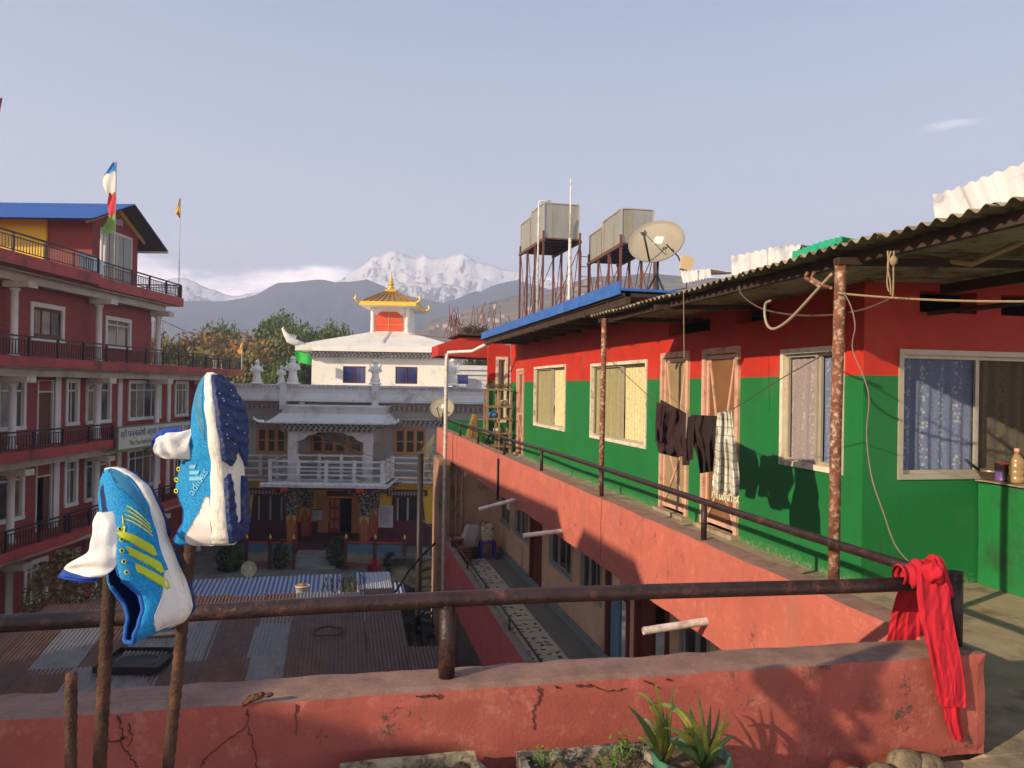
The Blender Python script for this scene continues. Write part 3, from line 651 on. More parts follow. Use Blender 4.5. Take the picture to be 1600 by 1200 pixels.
# ------------------------------------------------------------------ the maroon brick building on the left
d0_ = ray(0, 604); d0_ = d0_ / d0_.dot(F0) * 25.0; LP = CAM + d0_
la = R(13.35); LDR = Vector((math.sin(la), math.cos(la), 0)); LN = Vector((LDR.y, -LDR.x, 0)); LP = Vector((LP.x, LP.y, 0))
LB = frame(LP, LDR, -LN)                                  # x along the facade, y into the wall
def ls(u, v, w=0.0):
    d = ray(u, v); t = ((LP + LN * w) - CAM).dot(LN) / d.dot(LN); q = CAM + d * t; return ((q - LP).dot(LDR), q.z)
def brick_x(nt, c, vec):
    N = nt.nodes; L = nt.links
    b = N.new('ShaderNodeTexBrick'); mp = N.new('ShaderNodeMapping'); L.new(vec, mp.inputs[0]); mp.inputs['Rotation'].default_value = (R(90), 0, 0)
    b.inputs['Scale'].default_value = 4.0; b.inputs['Mortar Size'].default_value = 0.018; b.inputs['Brick Width'].default_value = 0.9; b.inputs['Row Height'].default_value = 0.30
    b.inputs['Color1'].default_value = (0.30, 0.052, 0.045, 1); b.inputs['Color2'].default_value = (0.22, 0.038, 0.034, 1); b.inputs['Mortar'].default_value = (0.10, 0.035, 0.03, 1)
    L.new(mp.outputs[0], b.inputs['Vector']); return mixc(nt, b.outputs[0], c, 0.25)
M_BRICK = mat('maroon_brick_facing', (0.27, 0.045, 0.04), 0.75, 0.2, 1.5, extra=brick_x)
M_SLAB = mat('maroon_slab_paint', (0.34, 0.048, 0.042), 0.65, 0.12, 2.0, dirt=(0.12, 0.03, 0.03), dirt_amt=0.4, dirt_scale=1.2)
M_LCREAM = mat('cream_beam_paint', (0.50, 0.45, 0.37), 0.8, 0.08, 1.5, dirt=(0.30, 0.24, 0.18), dirt_amt=0.35, dirt_scale=1.2)
M_LWHITE = mat('white_column_paint', (0.58, 0.55, 0.50), 0.7, 0.06, 2.0)
M_LFRAME = mat('silver_window_frame', (0.46, 0.45, 0.41), 0.5, 0.08, 3)
M_LWOOD = mat('brown_door_wood', (0.11, 0.035, 0.022), 0.6, 0.2, 4)
M_LGLASS = mat('dark_reflecting_glass', (0.05, 0.05, 0.047), 0.10, 0.5, 0.9, spec=1.0, bump=0.1, bscale=2.0)  # dark glass in its own colour
M_LCURT = mat('pale_curtain_behind_glass', (0.19, 0.175, 0.15), .25, .35, 2.2, spec=.8); M_LREFL = mat('painted_reflection_glass', (0.16, 0.10, 0.05), .12, .6, 1.6, spec=1.0)  # amber reflections are painted into the colour of some panes
LPANES = [M_LGLASS, M_LCURT, M_LGLASS, M_LGLASS, M_LREFL]
M_YEL = mat('yellow_paint', (0.66, 0.42, 0.022), 0.8, 0.10, 1.5)
M_OCHRE = mat('ochre_trim', (0.42, 0.24, 0.05), 0.7, 0.1, 3)
RBd = thing('apartment_block', 'maroon brick block with cream columns, black balcony rails and a blue roof', 'building', frame((LP.x, LP.y, GZ), LDR, -LN))
Z1, Z2, Z3, Z4 = -3.62, -0.60, 2.37, 5.46                # tops of the balcony slabs
def lwin(x0, x1, z0, z1, n=3, transom=True, wood=False, name='window', curt=None):
    b = MB(LB); f = 0.11; fm = M_LFRAME
    b.box(x0 - .06, x1 + .06, -.05, .14, z1 - f, z1 + .05); b.box(x0 - .06, x1 + .06, -.07, .14, z0 - .06, z0 + f * .7)
    b.box(x0 - .06, x0 + f * .7, -.048, .138, z0 + f * .7, z1 - f); b.box(x1 - f * .7, x1 + .06, -.048, .138, z0 + f * .7, z1 - f)
    w = b.build(name, M_LWHITE, RBd)
    zt = z1 - (z1 - z0) * .24
    a0, a1 = x0 + f * .7, x1 - f * .7; step = (a1 - a0) / n; sm = M_LWOOD if wood else fm
    m = MB(LB)
    for i in range(n + 1): m.box(a0 + i * step - (.03 if i else 0), a0 + i * step + (.03 if i < n else 0), .03, .075, z0 + f * .7, z1 - f)
    if transom: m.box(a0, a1, .031, .074, zt - .03, zt + .03)
    if wood: m.box(a0, a1, .028, .077, z0 + f * .7, z0 + .2); m.box(a0, a1, .028, .077, z1 - f - .1, z1 - f)
    m.build('window_bars', sm, w)
    for i in range(n):
        MB(LB).box(a0 + i * step, a0 + (i + 1) * step, .05 + .004 * (i % 2), .06 + .004 * (i % 2), z0 + f * .6, z1 - f).build('pane', curt or LPANES[(i * 7 + int(x0 * 3) + int(z0 * 5)) % 5], w)
    return w
def ldoor(x0, x1, z0, z1, open_=False):
    b = MB(LB); b.box(x0, x0 + .07, -.03, .14, z0, z1 + .45); b.box(x1 - .07, x1, -.03, .14, z0, z1 + .45); b.box(x0 + .07, x1 - .07, -.03, .14, z1, z1 + .06); b.box(x0 + .07, x1 - .07, -.03, .14, z1 + .42, z1 + .45)
    d = b.build('door', M_LFRAME, RBd)
    MB(LB).box(x0 + .07, x1 - .07, .04, .09, z1 + .06, z1 + .42).build('door_transom', M_BRICK, d)
    if open_: MB(LB).box(x1 - .4, x1 - .07, .04, .09, z0, z1).build('door_leaf', M_LWOOD, d)
    else: MB(LB).box(x0 + .07, x1 - .07, .04, .09, z0, z1).build('door_leaf', M_LWOOD, d)
# floor by floor: openings along the facade (seen positions, and a few before the frame edge)
rowW = [(-3.1, -1.7), (-.55, 1.22), (3.62, 4.36), (4.92, 6.62), (8.12, 10.95), (12.5, 13.85)]
dW = (1.9, 2.82)
h2 = [(a, b, .02, 1.66) for a, b in rowW] + [(dW[0], dW[1], Z2, 1.68)]
h1 = [(a, b, -2.98, -1.28) for a, b in rowW] + [(dW[0], dW[1], Z1, -1.27)]
h3 = [(1.5, 3.32, 3.05, 4.26), (6.22, 8.12, 3.02, 4.22), (-3.3, -1.5, 3.05, 4.26)]
h0 = [(a, b, -6.0, -4.6) for a, b in ((-2.5, -1.0), (1.4, 2.6), (6.0, 7.6))] + [(3.3, 4.7, GZ, -4.6)]
MB(LB).wall(-11, 17.2, Z2 - .3, 2.05, h2, 0, .2).build('wall', M_BRICK, RBd)
MB(LB).wall(-11, 17.2, Z1 - .3, -.93, h1, .001, .2).build('wall', M_BRICK, RBd)
MB(LB).wall(-11, 17.2, GZ, -3.93, h0, .002, .2).build('wall', M_BRICK, RBd)
MB(LB).wall(-11, 10.0, Z3 - .3, 5.1, h3, 0, .2).build('wall', M_BRICK, RBd)
MB(LB).box(9.8, 10.0, .21, 7.0, Z3, 5.1).build('side_wall', M_LCREAM, RBd)
MB(LB).box(17.0, 17.2, .21, 7.0, GZ, 2.05).build('side_wall', M_BRICK, RBd)
MB(LB).box(-11.2, -11.0, 0, 9, GZ, 5.1).build('side_wall', M_BRICK, RBd)
MB(LB).box(-11, 17.2, 1.5, 1.6, GZ, 2.05).build('unlit_backing', M_BLACK, RBd); MB(LB).box(-11, 9.8, 1.5, 1.6, 2.4, 5.1).build('unlit_backing', M_BLACK, RBd)
for h in h2[:-1]: lwin(*h, n=(4 if h[1] - h[0] > 2 else (2 if h[1] - h[0] < 1.0 else 3)))
for h in h1[:-1]: lwin(*h, n=(4 if h[1] - h[0] > 2 else (2 if h[1] - h[0] < 1.0 else 3)))
lwin(*h3[0], n=3, wood=True, transom=False); lwin(*h3[1], n=2); lwin(*h3[2], n=3, wood=True, transom=False)
for h in h0[:3]: lwin(*h, n=3)
ldoor(dW[0], dW[1], Z2, 1.2); ldoor(dW[0], dW[1], Z1, -1.75, True); ldoor(3.3, 4.7, GZ, -5.1)
# slabs (floor plate, painted edge), cream beams, columns
def slab(zt, zb, pts, back=-6.9, name='balcony_slab'):
    """pts: (s, w) outline of the outer edge"""
    b = MB(LB); poly = [(s, -w) for s, w in pts] + [(pts[-1][0], -back), (pts[0][0], -back)]
    b.prism(poly, zb, zt, 'z'); return b.build(name, M_SLAB, RBd)
slab(Z4, Z4 - .38, [(-11, 1.55), (3.0, 1.55), (3.3, 1.2), (10.55, 1.2)])
slab(Z3, Z3 - .32, [(-11, 1.2), (3.4, 1.2), (6.5, 1.2), (18.1, 1.2)])
slab(Z2, Z2 - .32, [(-11, 1.2), (2.5, 1.2), (3.0, 1.1), (4.95, 1.1), (18.1, 1.1)])
slab(Z1, Z1 - .30, [(-11, 1.2), (-.5, 1.2), (2.0, 1.3), (3.2, 1.1), (18.1, 1.1)])
for zt, s1, zz in ((Z4 - .38, 10.0, Z3), (Z3 - .32, 17.2, Z2), (Z2 - .32, 17.2, Z1), (Z1 - .30, 17.2, GZ)):
    MB(LB).box(-11, s1 + .02, -.95, -.003, zt - .05, zt - .002).build('soffit', M_LCREAM, RBd)
    MB(LB).box(-11, s1 + .06, -.62, -.30, zt - .30, zt - .052).build('beam', M_LCREAM, RBd)
    for s in (-4.9, -.05, 4.9, 9.72) + ((14.4, 17.0) if s1 > 11 else ()):
        MB(LB).box(s - .24, s + .24, -1.05, -.20, zt - .50, zt - .302).build('column_head', M_LCREAM, RBd)
        MB(LB).lathe([(.17, zz), (.15, zz + .12), (.115, zz + .14), (.115, zt - .62), (.15, zt - .6), (.17, zt - .503)], (s, -.45, 0), 14).build('column', M_LWHITE, RBd)
for s in (3.05, 7.35, 11.8):                                # flat pilasters between windows
    for z0_, z1_ in ((Z2, 2.05), (Z1, -.93)): MB(LB).box(s - .16, s + .16, -.06, -.005, z0_, z1_ - .3).build('pilaster', M_LWHITE, RBd)
def railing(s0, s1, w, z, h=.62, step=.14, posts=1.45, name='balcony_railing', parent=None, F=LB, m=None, skip=()):
    m = m or M_BLACKMET; par = parent or RBd
    b = MB(F); b.box(s0, s1, -w - .03, -w + .03, z + h - .05, z + h); b.box(s0, s1, -w - .015, -w + .015, z + h - .16, z + h - .13); b.box(s0, s1, -w - .015, -w + .015, z + .06, z + .09)
    rr_ = b.build(name, m, par)
    n = int((s1 - s0) / posts); 
    for i in range(n + 1):
        s = s0 + (s1 - s0) * i / n; MB(F).box(s - .03, s + .03, -w - .032, -w + .032, z, z + h - .051).build('rail_post', m, rr_)
    b = MB(F); k = int((s1 - s0) / step)
    for i in range(k):
        s = s0 + (i + .5) * (s1 - s0) / k; b.box(s - .012, s + .012, -w - .011, -w + .011, z + .091, z + h - .161)
    props(b.build('balusters', m, rr_), kind='stuff'); return rr_
railing(-7.9, 3.0, 1.45, Z4); railing(3.1, 10.5, 1.1, Z4); railing(-7.9, 18.0, 1.1, Z3, .66)
railing(-7.9, 4.9, 1.05, Z2); railing(-7.9, 2.0, 1.15, Z1, .66); railing(2.0, 18.0, 1.02, Z1, .66); railing(11.4, 18.0, 1.0, Z2)
ER = frame(LP + LDR * 10.5, LN, LDR)                       # return rails at the far end
railing(-6.5, 1.05, 0.0, Z4, F=frame(LP + LDR * 10.48, LN, LDR)); railing(-6.5, 1.05, 0.0, Z3, .66, F=frame(LP + LDR * 18.0, LN, LDR))
# penthouse with its gable roof
G = [(5.14, 5.46), (8.66, 5.46), (8.66, 8.10), (6.9, 8.82), (5.14, 8.10)]
b = MB(LB); b.prism(G, 0.0, 9.0); b.build('penthouse_wall', mat('maroon_smooth_paint', (0.20, 0.022, 0.020), 0.7, 0.1, 1.5), RBd)
MB(LB).box(5.05, 5.139, 1.75, 9.0, 6.15, 8.1).build('yellow_wall', M_YEL, RBd)
MB(LB).box(5.03, 5.138, 1.75, 9.0, 5.46, 6.149).build('yellow_dado', mat('dull_yellow_paint', (0.40, 0.30, 0.07), 0.8, 0.1), RBd)
b = MB(LB)
for (p, q) in (((4.6, 7.86), (6.9, 8.83)), ((6.9, 8.83), (9.2, 7.86))):
    d_ = Vector((q[0] - p[0], 0, q[1] - p[1])).normalized(); b.bar((p[0], -.03, p[1] - .12), (q[0], -.03, q[1] - .12), .05, .22, (0, 0, 1))
b.build('gable_trim', M_OCHRE, RBd)
def roofslope(pa, pb, w0, w1, name, m, par):
    """corrugated metal slope from ridge pa to eave pb (s,z), between offsets w0..w1 into the building; ribs run down the slope"""
    b = MB(LB); n = int((w1 - w0) / .11) * 2; b.smooth = False
    nx, nz = pb[0] - pa[0], pb[1] - pa[1]; l = math.hypot(nx, nz); ox, oz = -nz / l, nx / l
    if oz < 0: ox, oz = -ox, -oz
    for off in (0.0, -.03):
        b.grid(lambda a, c: (pa[0] + nx * a + ox * (off + .018 * ((int(round(c * n)) % 2))), w0 + (w1 - w0) * c, pa[1] + nz * a + oz * (off + .018 * ((int(round(c * n)) % 2)))), 2, n)
    return b.build(name, m, par)
M_UNDER = mat('dark_roof_underside', (0.05, 0.035, 0.03), 0.9, 0.2)
roofslope((6.9, 8.90), (3.7, 7.62), -.75, 9.6, 'roof_slope', M_BLUEROOF, RBd)
roofslope((6.9, 8.90), (9.9, 7.52), -.75, 9.6, 'roof_slope', M_BLUEROOF, RBd)
b = MB(LB); b.add([(6.9, -.72, 8.84), (9.86, -.72, 7.48), (9.86, 9.5, 7.48), (6.9, 9.5, 8.84)], [(0, 1, 2, 3)]); b.add([(6.9, -.72, 8.84), (3.74, -.72, 7.57), (3.74, 9.5, 7.57), (6.9, 9.5, 8.84)], [(0, 3, 2, 1)]); b.build('roof_lining', M_UNDER, RBd)
MB(LB).box(9.86, 9.94, -.75, 9.6, 7.40, 7.50).build('gutter', M_LWHITE, RBd)
gd = MB(LB); gd.box(5.68, 5.78, -.06, .0, 5.46, 7.72); gd.box(8.0, 8.1, -.06, .0, 5.46, 7.72); gd.box(5.78, 8.0, -.06, .0, 7.62, 7.72); gd.box(6.82, 6.9, -.06, .0, 5.46, 7.62)
gdo = gd.build('glazed_door', M_LFRAME, RBd)
for a, c in ((5.78, 6.3), (6.36, 6.82), (6.9, 7.4), (7.46, 8.0)): MB(LB).box(a, c, -.03, -.01, 5.5, 7.62).build('pane', mat('pale_curtained_glass', (0.26, 0.25, 0.22), 0.3, 0.12, 2), gdo)
for s_ in (5.2, 5.45): MB(LB).lathe([(.05, 5.46), (.05, 7.4)], (s_ - .5, -.6, 0), 8).build('roof_prop', M_LWHITE, RBd)
# small lettering on the gable
def text_mesh(body, size, ext=0.0):
    cu = bpy.data.curves.new('lettering', 'FONT'); cu.body = body; cu.size = size; cu.extrude = ext; cu.align_x = 'CENTER'; cu.align_y = 'CENTER'; cu.resolution_u = 2
    ob = bpy.data.objects.new('lettering_tmp', cu); COL.objects.link(ob)
    dg = bpy.context.evaluated_depsgraph_get(); me = bpy.data.meshes.new_from_object(ob.evaluated_get(dg)); bpy.data.objects.remove(ob); bpy.data.curves.remove(cu); return me
def text_obj(body, size, M, m, parent, name='lettering', ext=0.004):
    me = text_mesh(body, size, ext); me.materials.clear(); me.materials.append(m)
    o = bpy.data.objects.new(name, me); COL.objects.link(o); o.parent = parent; o.matrix_basis = wm(parent).inverted() @ M; return o
RX = Matrix.Rotation(R(90), 4, 'X')
text_obj('रतिम', .34, LB @ T(7.05, -.02, 8.15) @ RX, M_LWHITE, RBd)
# signboard on the middle balcony
SG = thing('signboard', 'long cream signboard with blue Nepali lettering fixed across the middle balcony rail', 'sign', frame(LP + LN * 1.16 + LDR * 5.0 + Vector((0, 0, -.95)), LDR, -LN))
a = ls(187, 672, 1.2); c = ls(298, 690, 1.2)
M_SIGN = mat('cream_sign_face', (0.50, 0.48, 0.38), 0.6, 0.08, 2)
MB(LB).box(4.98, 11.34, -1.24, -1.19, -1.0, -.17).build('board', M_SIGN, SG)
b = MB(LB); b.box(4.9, 11.4, -1.26, -1.17, -.168, -.11); b.box(4.9, 11.4, -1.26, -1.17, -1.07, -1.002); b.box(4.9, 4.978, -1.26, -1.17, -1.002, -.168); b.box(11.342, 11.4, -1.26, -1.17, -1.002, -.168)
b.build('board_frame', mat('dull_green_frame', (0.13, 0.16, 0.11), 0.6, 0.1), SG)
M_INK = mat('blue_sign_ink', (0.025, 0.03, 0.16), 0.7, 0.05)
text_obj('श्री पञ्चकोशी अर्चार ईश्वरमार्ग समाज २०४१', .36, LB @ T(8.3, -1.245, -.44) @ RX @ Matrix.Diagonal((1.0, 1, 1, 1)), M_INK, SG)
text_obj('The Panchakoshi Archar Ishwor Samaj', .27, LB @ T(7.9, -1.245, -.80) @ RX, mat('grey_sign_ink', (0.10, 0.10, 0.09), 0.7), SG)
# white railing clothes / cloth bundle on the top balcony
cl = MB(LB); cl.smooth = True
cl.grid(lambda a, c: (1.9 + 1.7 * a, -1.36 + .10 * math.sin(a * 9) , 5.55 + .62 * c * (1 - .25 * a)), 12, 6)
cl.build('hanging_sheet', mat('pale_blue_sheet', (0.45, 0.52, 0.58), 0.8, 0.1), None, loc=LB @ T(2.7, -1.3, 5.5), label='pale bluish sheet hung behind the top left balcony railing', cat='sheet')
# prayer flag mast and small flag pole at the end of the top terrace
def flag(name, label, s, w, z0, z1, cols, width, poler=0.02, sway=0.0, group=None):
    F = frame(LP + LDR * s + LN * w + Vector((0, 0, z0)), R0, F0); t = thing(name, label, 'flag', F)
    MB(F).tube([(0, 0, 0), (0, 0, z1 - z0)], poler, 8).build('pole', M_LFRAME, t)
    for i, (m, za, zb, wa, wb) in enumerate(cols):
        b = MB(F); b.smooth = True
        def fn(a, c, za=za, zb=zb, wa=wa, wb=wb):
            zz = za + (zb - za) * c - z0; ww = wa + (wb - wa) * c
            return (-ww * a * (1 + .12 * math.sin(zz * 7)) + sway * a, .05 * math.sin(a * 7 + zz * 5) * a - .03, zz - .28 * a * a * ww + (.05 * math.sin(a * 9)))
        b.grid(fn, 8, 8); b.grid(lambda a, c: Vector(fn(a, c)) + Vector((0, .004, 0)), 8, 8); b.build('flag_cloth', m, t)
    return t
F_BLUE = mat('flag_blue', (0.03, 0.22, 0.50), 0.8); F_WHITE = mat('flag_white', (0.62, 0.60, 0.54), 0.8, 0.1); F_RED = mat('flag_red', (0.55, 0.03, 0.03), 0.8); F_GREEN = mat('flag_green', (0.16, 0.33, 0.06), 0.8); F_YEL = mat('flag_yellow', (0.60, 0.36, 0.03), 0.8); F_OR = mat('flag_orange', (0.75, 0.28, 0.02), 0.8)
fz = lambda v: ls(182, v, 1.1)[1]; fs_ = ls(180, 350, 1.1)[0]
flag('prayer_flag', 'tall prayer flag in blue, white, red and green bands on the top left balcony', fs_, 1.1, Z4 + .0, fz(252), [(F_BLUE, fz(270), fz(255), .52, .10), (F_WHITE, fz(303), fz(269), .36, .52), (F_RED, fz(337), fz(302), .28, .26), (F_GREEN, fz(364), fz(336), .44, .30)], 1)
s_, z_ = ls(282, 307, 1.0); z2_ = ls(282, 340, 1.0)[1]
flag('flag_pole', 'thin pole with a small yellow and dark furled flag on the top terrace end', s_, 1.0, Z4, z_, [(F_YEL, ls(282, 334, 1)[1], ls(282, 312, 1)[1], .26, .02), (mat('flag_maroon', (0.16, 0.03, 0.05), 0.8), z2_, ls(282, 330, 1)[1], .03, .22)], 1)
# balcony clutter: two small grey tables behind the rail
for nme, lbl, u_, v_ in (('side_table', 'small white stand on the middle terrace corner behind the railing', 340, 560),):
    s_, _ = ls(u_, v_, .3); F = LB @ T(s_, -.3, Z3)
    t = thing(nme, lbl, 'stand', F); MB(F).box(-.22, .22, -.2, .2, .45, .49).build('top', M_LWHITE, t)
    for sx in (-1, 1):
        for sy in (-1, 1): MB(F).box(sx * .17 - .02, sx * .17 + .02, sy * .15 - .02, sy * .15 + .02, 0, .449).build('leg', M_LWHITE, t)

# ------------------------------------------------------------------ the white temple
TF = frame((0, 0, 0), R0, F0)
def tp(u, v, d): q = PD(u, v, d); return (q.dot(R0), q.z)
def tx(u, d, v=640): return tp(u, v, d)[0]
M_TWHITE = mat('white_temple_paint', (0.74, 0.71, 0.64), 0.8, 0.05, 1.0, dirt=(0.5, 0.46, 0.38), dirt_amt=0.2, dirt_scale=.9)
M_TGREY = mat('pale_grey_temple_paint', (0.58, 0.555, 0.53), 0.8, 0.08, 1.2, dirt=(0.32, 0.30, 0.29), dirt_amt=0.35, dirt_scale=1.2)
M_TSTONE = mat('taupe_temple_wall', (0.34, 0.30, 0.265), 0.85, 0.08, 1.5)
M_TORANGE = mat('orange_window_wood', (0.42, 0.17, 0.06), 0.6, 0.1)
M_TYEL = mat('ochre_yellow_wall', (0.68, 0.40, 0.04), 0.8, 0.12, 1.0)
M_TMAR = mat('dark_maroon_plinth', (0.09, 0.018, 0.022), 0.7, 0.15)
M_GOLD = mat('gold_leaf_metal', (0.72, 0.42, 0.045), 0.32, 0.1, 6, metal=0.45)
M_GOLDR = mat('gilded_roof_panel', (0.40, 0.21, 0.045), 0.42, 0.12, 4, metal=0.35)
TE = thing('temple', 'white Buddhist temple with tiered eaves and a gold pagoda roof in the centre', 'temple', frame((R0 * -7 + F0 * 41.5).to_tuple()[:2] + (GZ,), R0, F0))
DF, DP = 41.5, 38.9
xl, xr = -18.0, 3.2
L1 = tp(500, 742, DF)[1]                                   # first floor level
zp1 = tp(560, 602, 40.8)[1]; zp0 = tp(560, 629, 40.8)[1]
# main walls with openings
def tw(u0, u1, v0, v1, d=DF): a = tp(u0, v0, d); b = tp(u1, v1, d); return (a[0], b[0], b[1], a[1])
WL = tw(401, 447, 667, 709); WR = tw(616, 665, 669, 711); WC = tw(486, 541, 672, 709); WC2 = tw(545, 566, 676, 709); WLL = (WL[0] - 3.6, WL[1] - 3.6, WL[2], WL[3])
GWL = tw(400, 444, 772, 815); GWR = tw(617, 657, 774, 816); GD = tw(514, 549, 778, 832)
PZ0 = tp(530, 832, DF)[1]                                  # porch floor level
MB(TF).wall(xl, xr, L1, zp0 + .05, [WL, WR, WC, WC2, WLL], DF, DF + .3).build('upper_wall', M_TSTONE, TE)
MB(TF).wall(xl, xr, PZ0 + .55, L1 - .001, [GWL, GWR, (GD[0], GD[1], PZ0, GD[3])], DF, DF + .3).build('lower_wall', M_TYEL, TE)
MB(TF).wall(xl, xr, GZ, PZ0 + .549, [(GD[0], GD[1], PZ0, GD[3])], DF - .02, DF + .3).build('plinth', M_TMAR, TE)
MB(TF).box(xl, xr, DF + 1.4, DF + 1.5, GZ, zp0).build('unlit_backing', M_BLACK, TE)
MB(TF).box(xl, xr, DF + .31, 58, zp0 - .1, zp0 + .02).build('terrace', M_TGREY, TE)
MB(TF).box(xr - .2, xr, DF + .3, 58, GZ, zp0 - .1).build('side_wall', M_TGREY, TE); MB(TF).box(xl, xl + .2, DF + .3, 58, GZ, zp0 - .1).build('side_wall', M_TGREY, TE)
def twin(w, n, d, parent=TE, m=M_TORANGE, name='window'):
    x0, x1, z0, z1 = w; b = MB(TF); f = .09
    b.box(x0, x1, d - .05, d + .1, z1 - f, z1); b.box(x0, x1, d - .05, d + .1, z0, z0 + f); st = (x1 - x0 - f) / n
    for i in range(n + 1): b.box(x0 + i * st, x0 + i * st + f, d - .048, d + .098, z0 + f, z1 - f)
    o = b.build(name, m, parent); zm = z0 + (z1 - z0) * .5
    for i in range(n):
        a, c = x0 + i * st + f, x0 + (i + 1) * st
        s = MB(TF); s.box(a, a + .05, d, d + .06, z0 + f, z1 - f); s.box(c - .05, c, d, d + .06, z0 + f, z1 - f); s.box(a + .05, c - .05, d, d + .059, z0 + f, z0 + f + .06); s.box(a + .05, c - .05, d, d + .059, z1 - f - .06, z1 - f); s.box(a + .05, c - .05, d + .001, d + .058, zm - .03, zm + .03)
        s.build('casement', m, o); MB(TF).box(a + .05, c - .05, d + .03, d + .04, z0 + f + .06, z1 - f - .06).build('pane', M_GLASS, o)
for w, n in ((WL, 3), (WR, 3), (WC, 3), (WC2, 1), (WLL, 3)): twin(w, n, DF + .02)
def dentils(x0, x1, d, z0, z1, m, rows=2, step=.30, depth=.16, parent=TE):
    b = MB(TF); h = (z1 - z0) / rows
    for r in range(rows):
        n = int((x1 - x0) / step)
        for i in range(n):
            x = x0 + (i + (.5 if r % 2 else .15)) * step
            if x + step * .5 < x1: b.box(x, x + step * .5, d - depth * (1 - .25 * (rows - 1 - r)), d, z0 + r * h + h * .12, z0 + (r + 1) * h - h * .12)
        b.box(x0, x1, d - depth * .55, d, z0 + r * h - .02, z0 + r * h + h * .10)
    props(b.build('dentil_course', m, parent), kind='stuff')
# top parapet, raked and banded
b = MB(TF)
prof = [(.35, zp0), (.0, zp0 + .02), (.0, zp0 + .14), (.05, zp0 + .15), (.16, zp0 + .42), (.18, zp0 + .43), (.19, zp0 + .66), (.17, zp0 + .67), (.17, zp0 + .70), (.24, zp0 + .71), (.22, zp0 + .88), (.10, zp1 - .10), (.10, zp1), (.36, zp1)]
poly = [(40.8 + a, z) for a, z in prof]
b.prism(poly, xl, xr, 'x'); b.build('parapet', M_TGREY, TE)
dentils(xl, xr, 41.03, zp0 + .70, zp0 + .86, M_TGREY, 1, .22, .13)
MB(TF).box(xl, xr, 41.15, DF, zp0 - .02, zp0 + .1).build('cornice', M_TGREY, TE)
for u_ in (305, 442, 586):
    x = tx(u_, 40.8); MB(TF).box(x - .16, x + .16, 40.66, 41.2, zp0 - .42, zp1 + .06).build('pier', M_TGREY, TE)
x = tx(470, 40.8); MB(TF).box(x - .12, x + .12, 40.9, 41.2, zp0 - .4, zp0).build('pier', M_TGREY, TE)
dentils(xl, xr, DF, zp0 - .42, zp0 - .18, M_TSTONE, 1, .26, .22)
dentils(tx(616, DF) - .3, xr, DF, WR[3] + .12, WR[3] + .42, M_TSTONE, 2, .26, .3); dentils(WL[0] - 4, tx(455, DF), DF, WL[3] + .12, WL[3] + .42, M_TSTONE, 2, .26, .3)
MB(TF).box(tx(612, DF), xr, DF - .4, DF, WR[3] + .44, WR[3] + .56).build('window_cornice', M_TSTONE, TE)
# upper portico: hipped eave, dentils, arch on two pillars
x0, x1 = tp(450, 700, DP)[0], tp(581, 700, DP)[0]
ze = tp(500, 660, 38.2)[1]; zt = tp(500, 640, 38.6)[1]
def hip(xa, xb, ya, za, xc, xd, yc, zc, m, name, th=.07, lip=True, parent=TE):
    """eave skirt: outer rectangle xa..xb at depth ya height za, inner rectangle xc..xd at depth yc height zc, curved outwards"""
    b = MB(TF); n = 5
    def ring(t, dz=0):
        s = t; k = t ** 1.6
        return [(xa + (xc - xa) * s, DF - .01, za + (zc - za) * k + dz), (xa + (xc - xa) * s, ya + (yc - ya) * s, za + (zc - za) * k + dz), (xb + (xd - xb) * s, ya + (yc - ya) * s, za + (zc - za) * k + dz), (xb + (xd - xb) * s, DF - .01, za + (zc - za) * k + dz)]
    for dz in (0, -th):
        vs = [p for i in range(n + 1) for p in ring(i / n, dz)]
        fs = [(i * 4 + j, i * 4 + j + 1, i * 4 + j + 5, i * 4 + j + 4) for i in range(n) for j in range(3)]; b.add(vs, fs)
    o = ring(0); i_ = ring(0, -th); b.add(o + i_, [(0, 4, 5, 1), (1, 5, 6, 2), (2, 6, 7, 3)])
    return b.build(name, m, parent)
UA, UB = tp(413, 655, 38.2)[0], tp(611, 660, 38.2)[0]; UC, UD_ = tp(437, 645, 38.7)[0], tp(599, 648, 38.7)[0]
hip(UA, UB, 38.1, ze, UC, UD_, 38.7, ze + .42, M_TGREY, 'upper_eave')
b = MB(TF)
for k, (o_, h_) in enumerate(((0, .16), (.05, .05), (.0, .12), (-.06, .07))):
    za_ = ze + .40 + sum(x_[1] for x_ in ((0, .16), (.05, .05), (.0, .12), (-.06, .07))[:k]); b.box(UC + .1 + o_, UD_ - .1 - o_, 38.75 + o_, DF, za_, za_ + h_)
b.build('eave_parapet', M_TGREY, TE)
b = MB(TF)                                                 # curled corner tips
for xx, sg in ((UA, -1), (UB, 1)): b = MB(TF); b.tube([(xx, 38.12, ze), (xx + sg * .25, 37.95, ze + .03), (xx + sg * .42, 37.85, ze + .16), (xx + sg * .40, 37.85, ze + .26)], [.09, .07, .05, .02], 8); b.build('corner_tip', M_TWHITE, TE)
dentils(x0 - .3, x1 + .3, DP - .02, ze - .48, ze - .06, M_TSTONE, 3, .26, .42)
zb_ = L1; zt_ = ze - .48
za_ = tp(500, 683, DP)[1]; a0, a1 = tp(463, 700, DP)[0], tp(568, 700, DP)[0]
arch = [(a0, zb_), (a0, za_ - .25), (a0 + .35, za_ - .12), (a0 + .55, za_ + .08), (a0 + .85, za_ + .12), (a0 + 1.1, za_ + .28), (a1 - 1.1, za_ + .28), (a1 - .85, za_ + .12), (a1 - .55, za_ + .08), (a1 - .35, za_ - .12), (a1, za_ - .25), (a1, zb_)]
b = MB(TF)
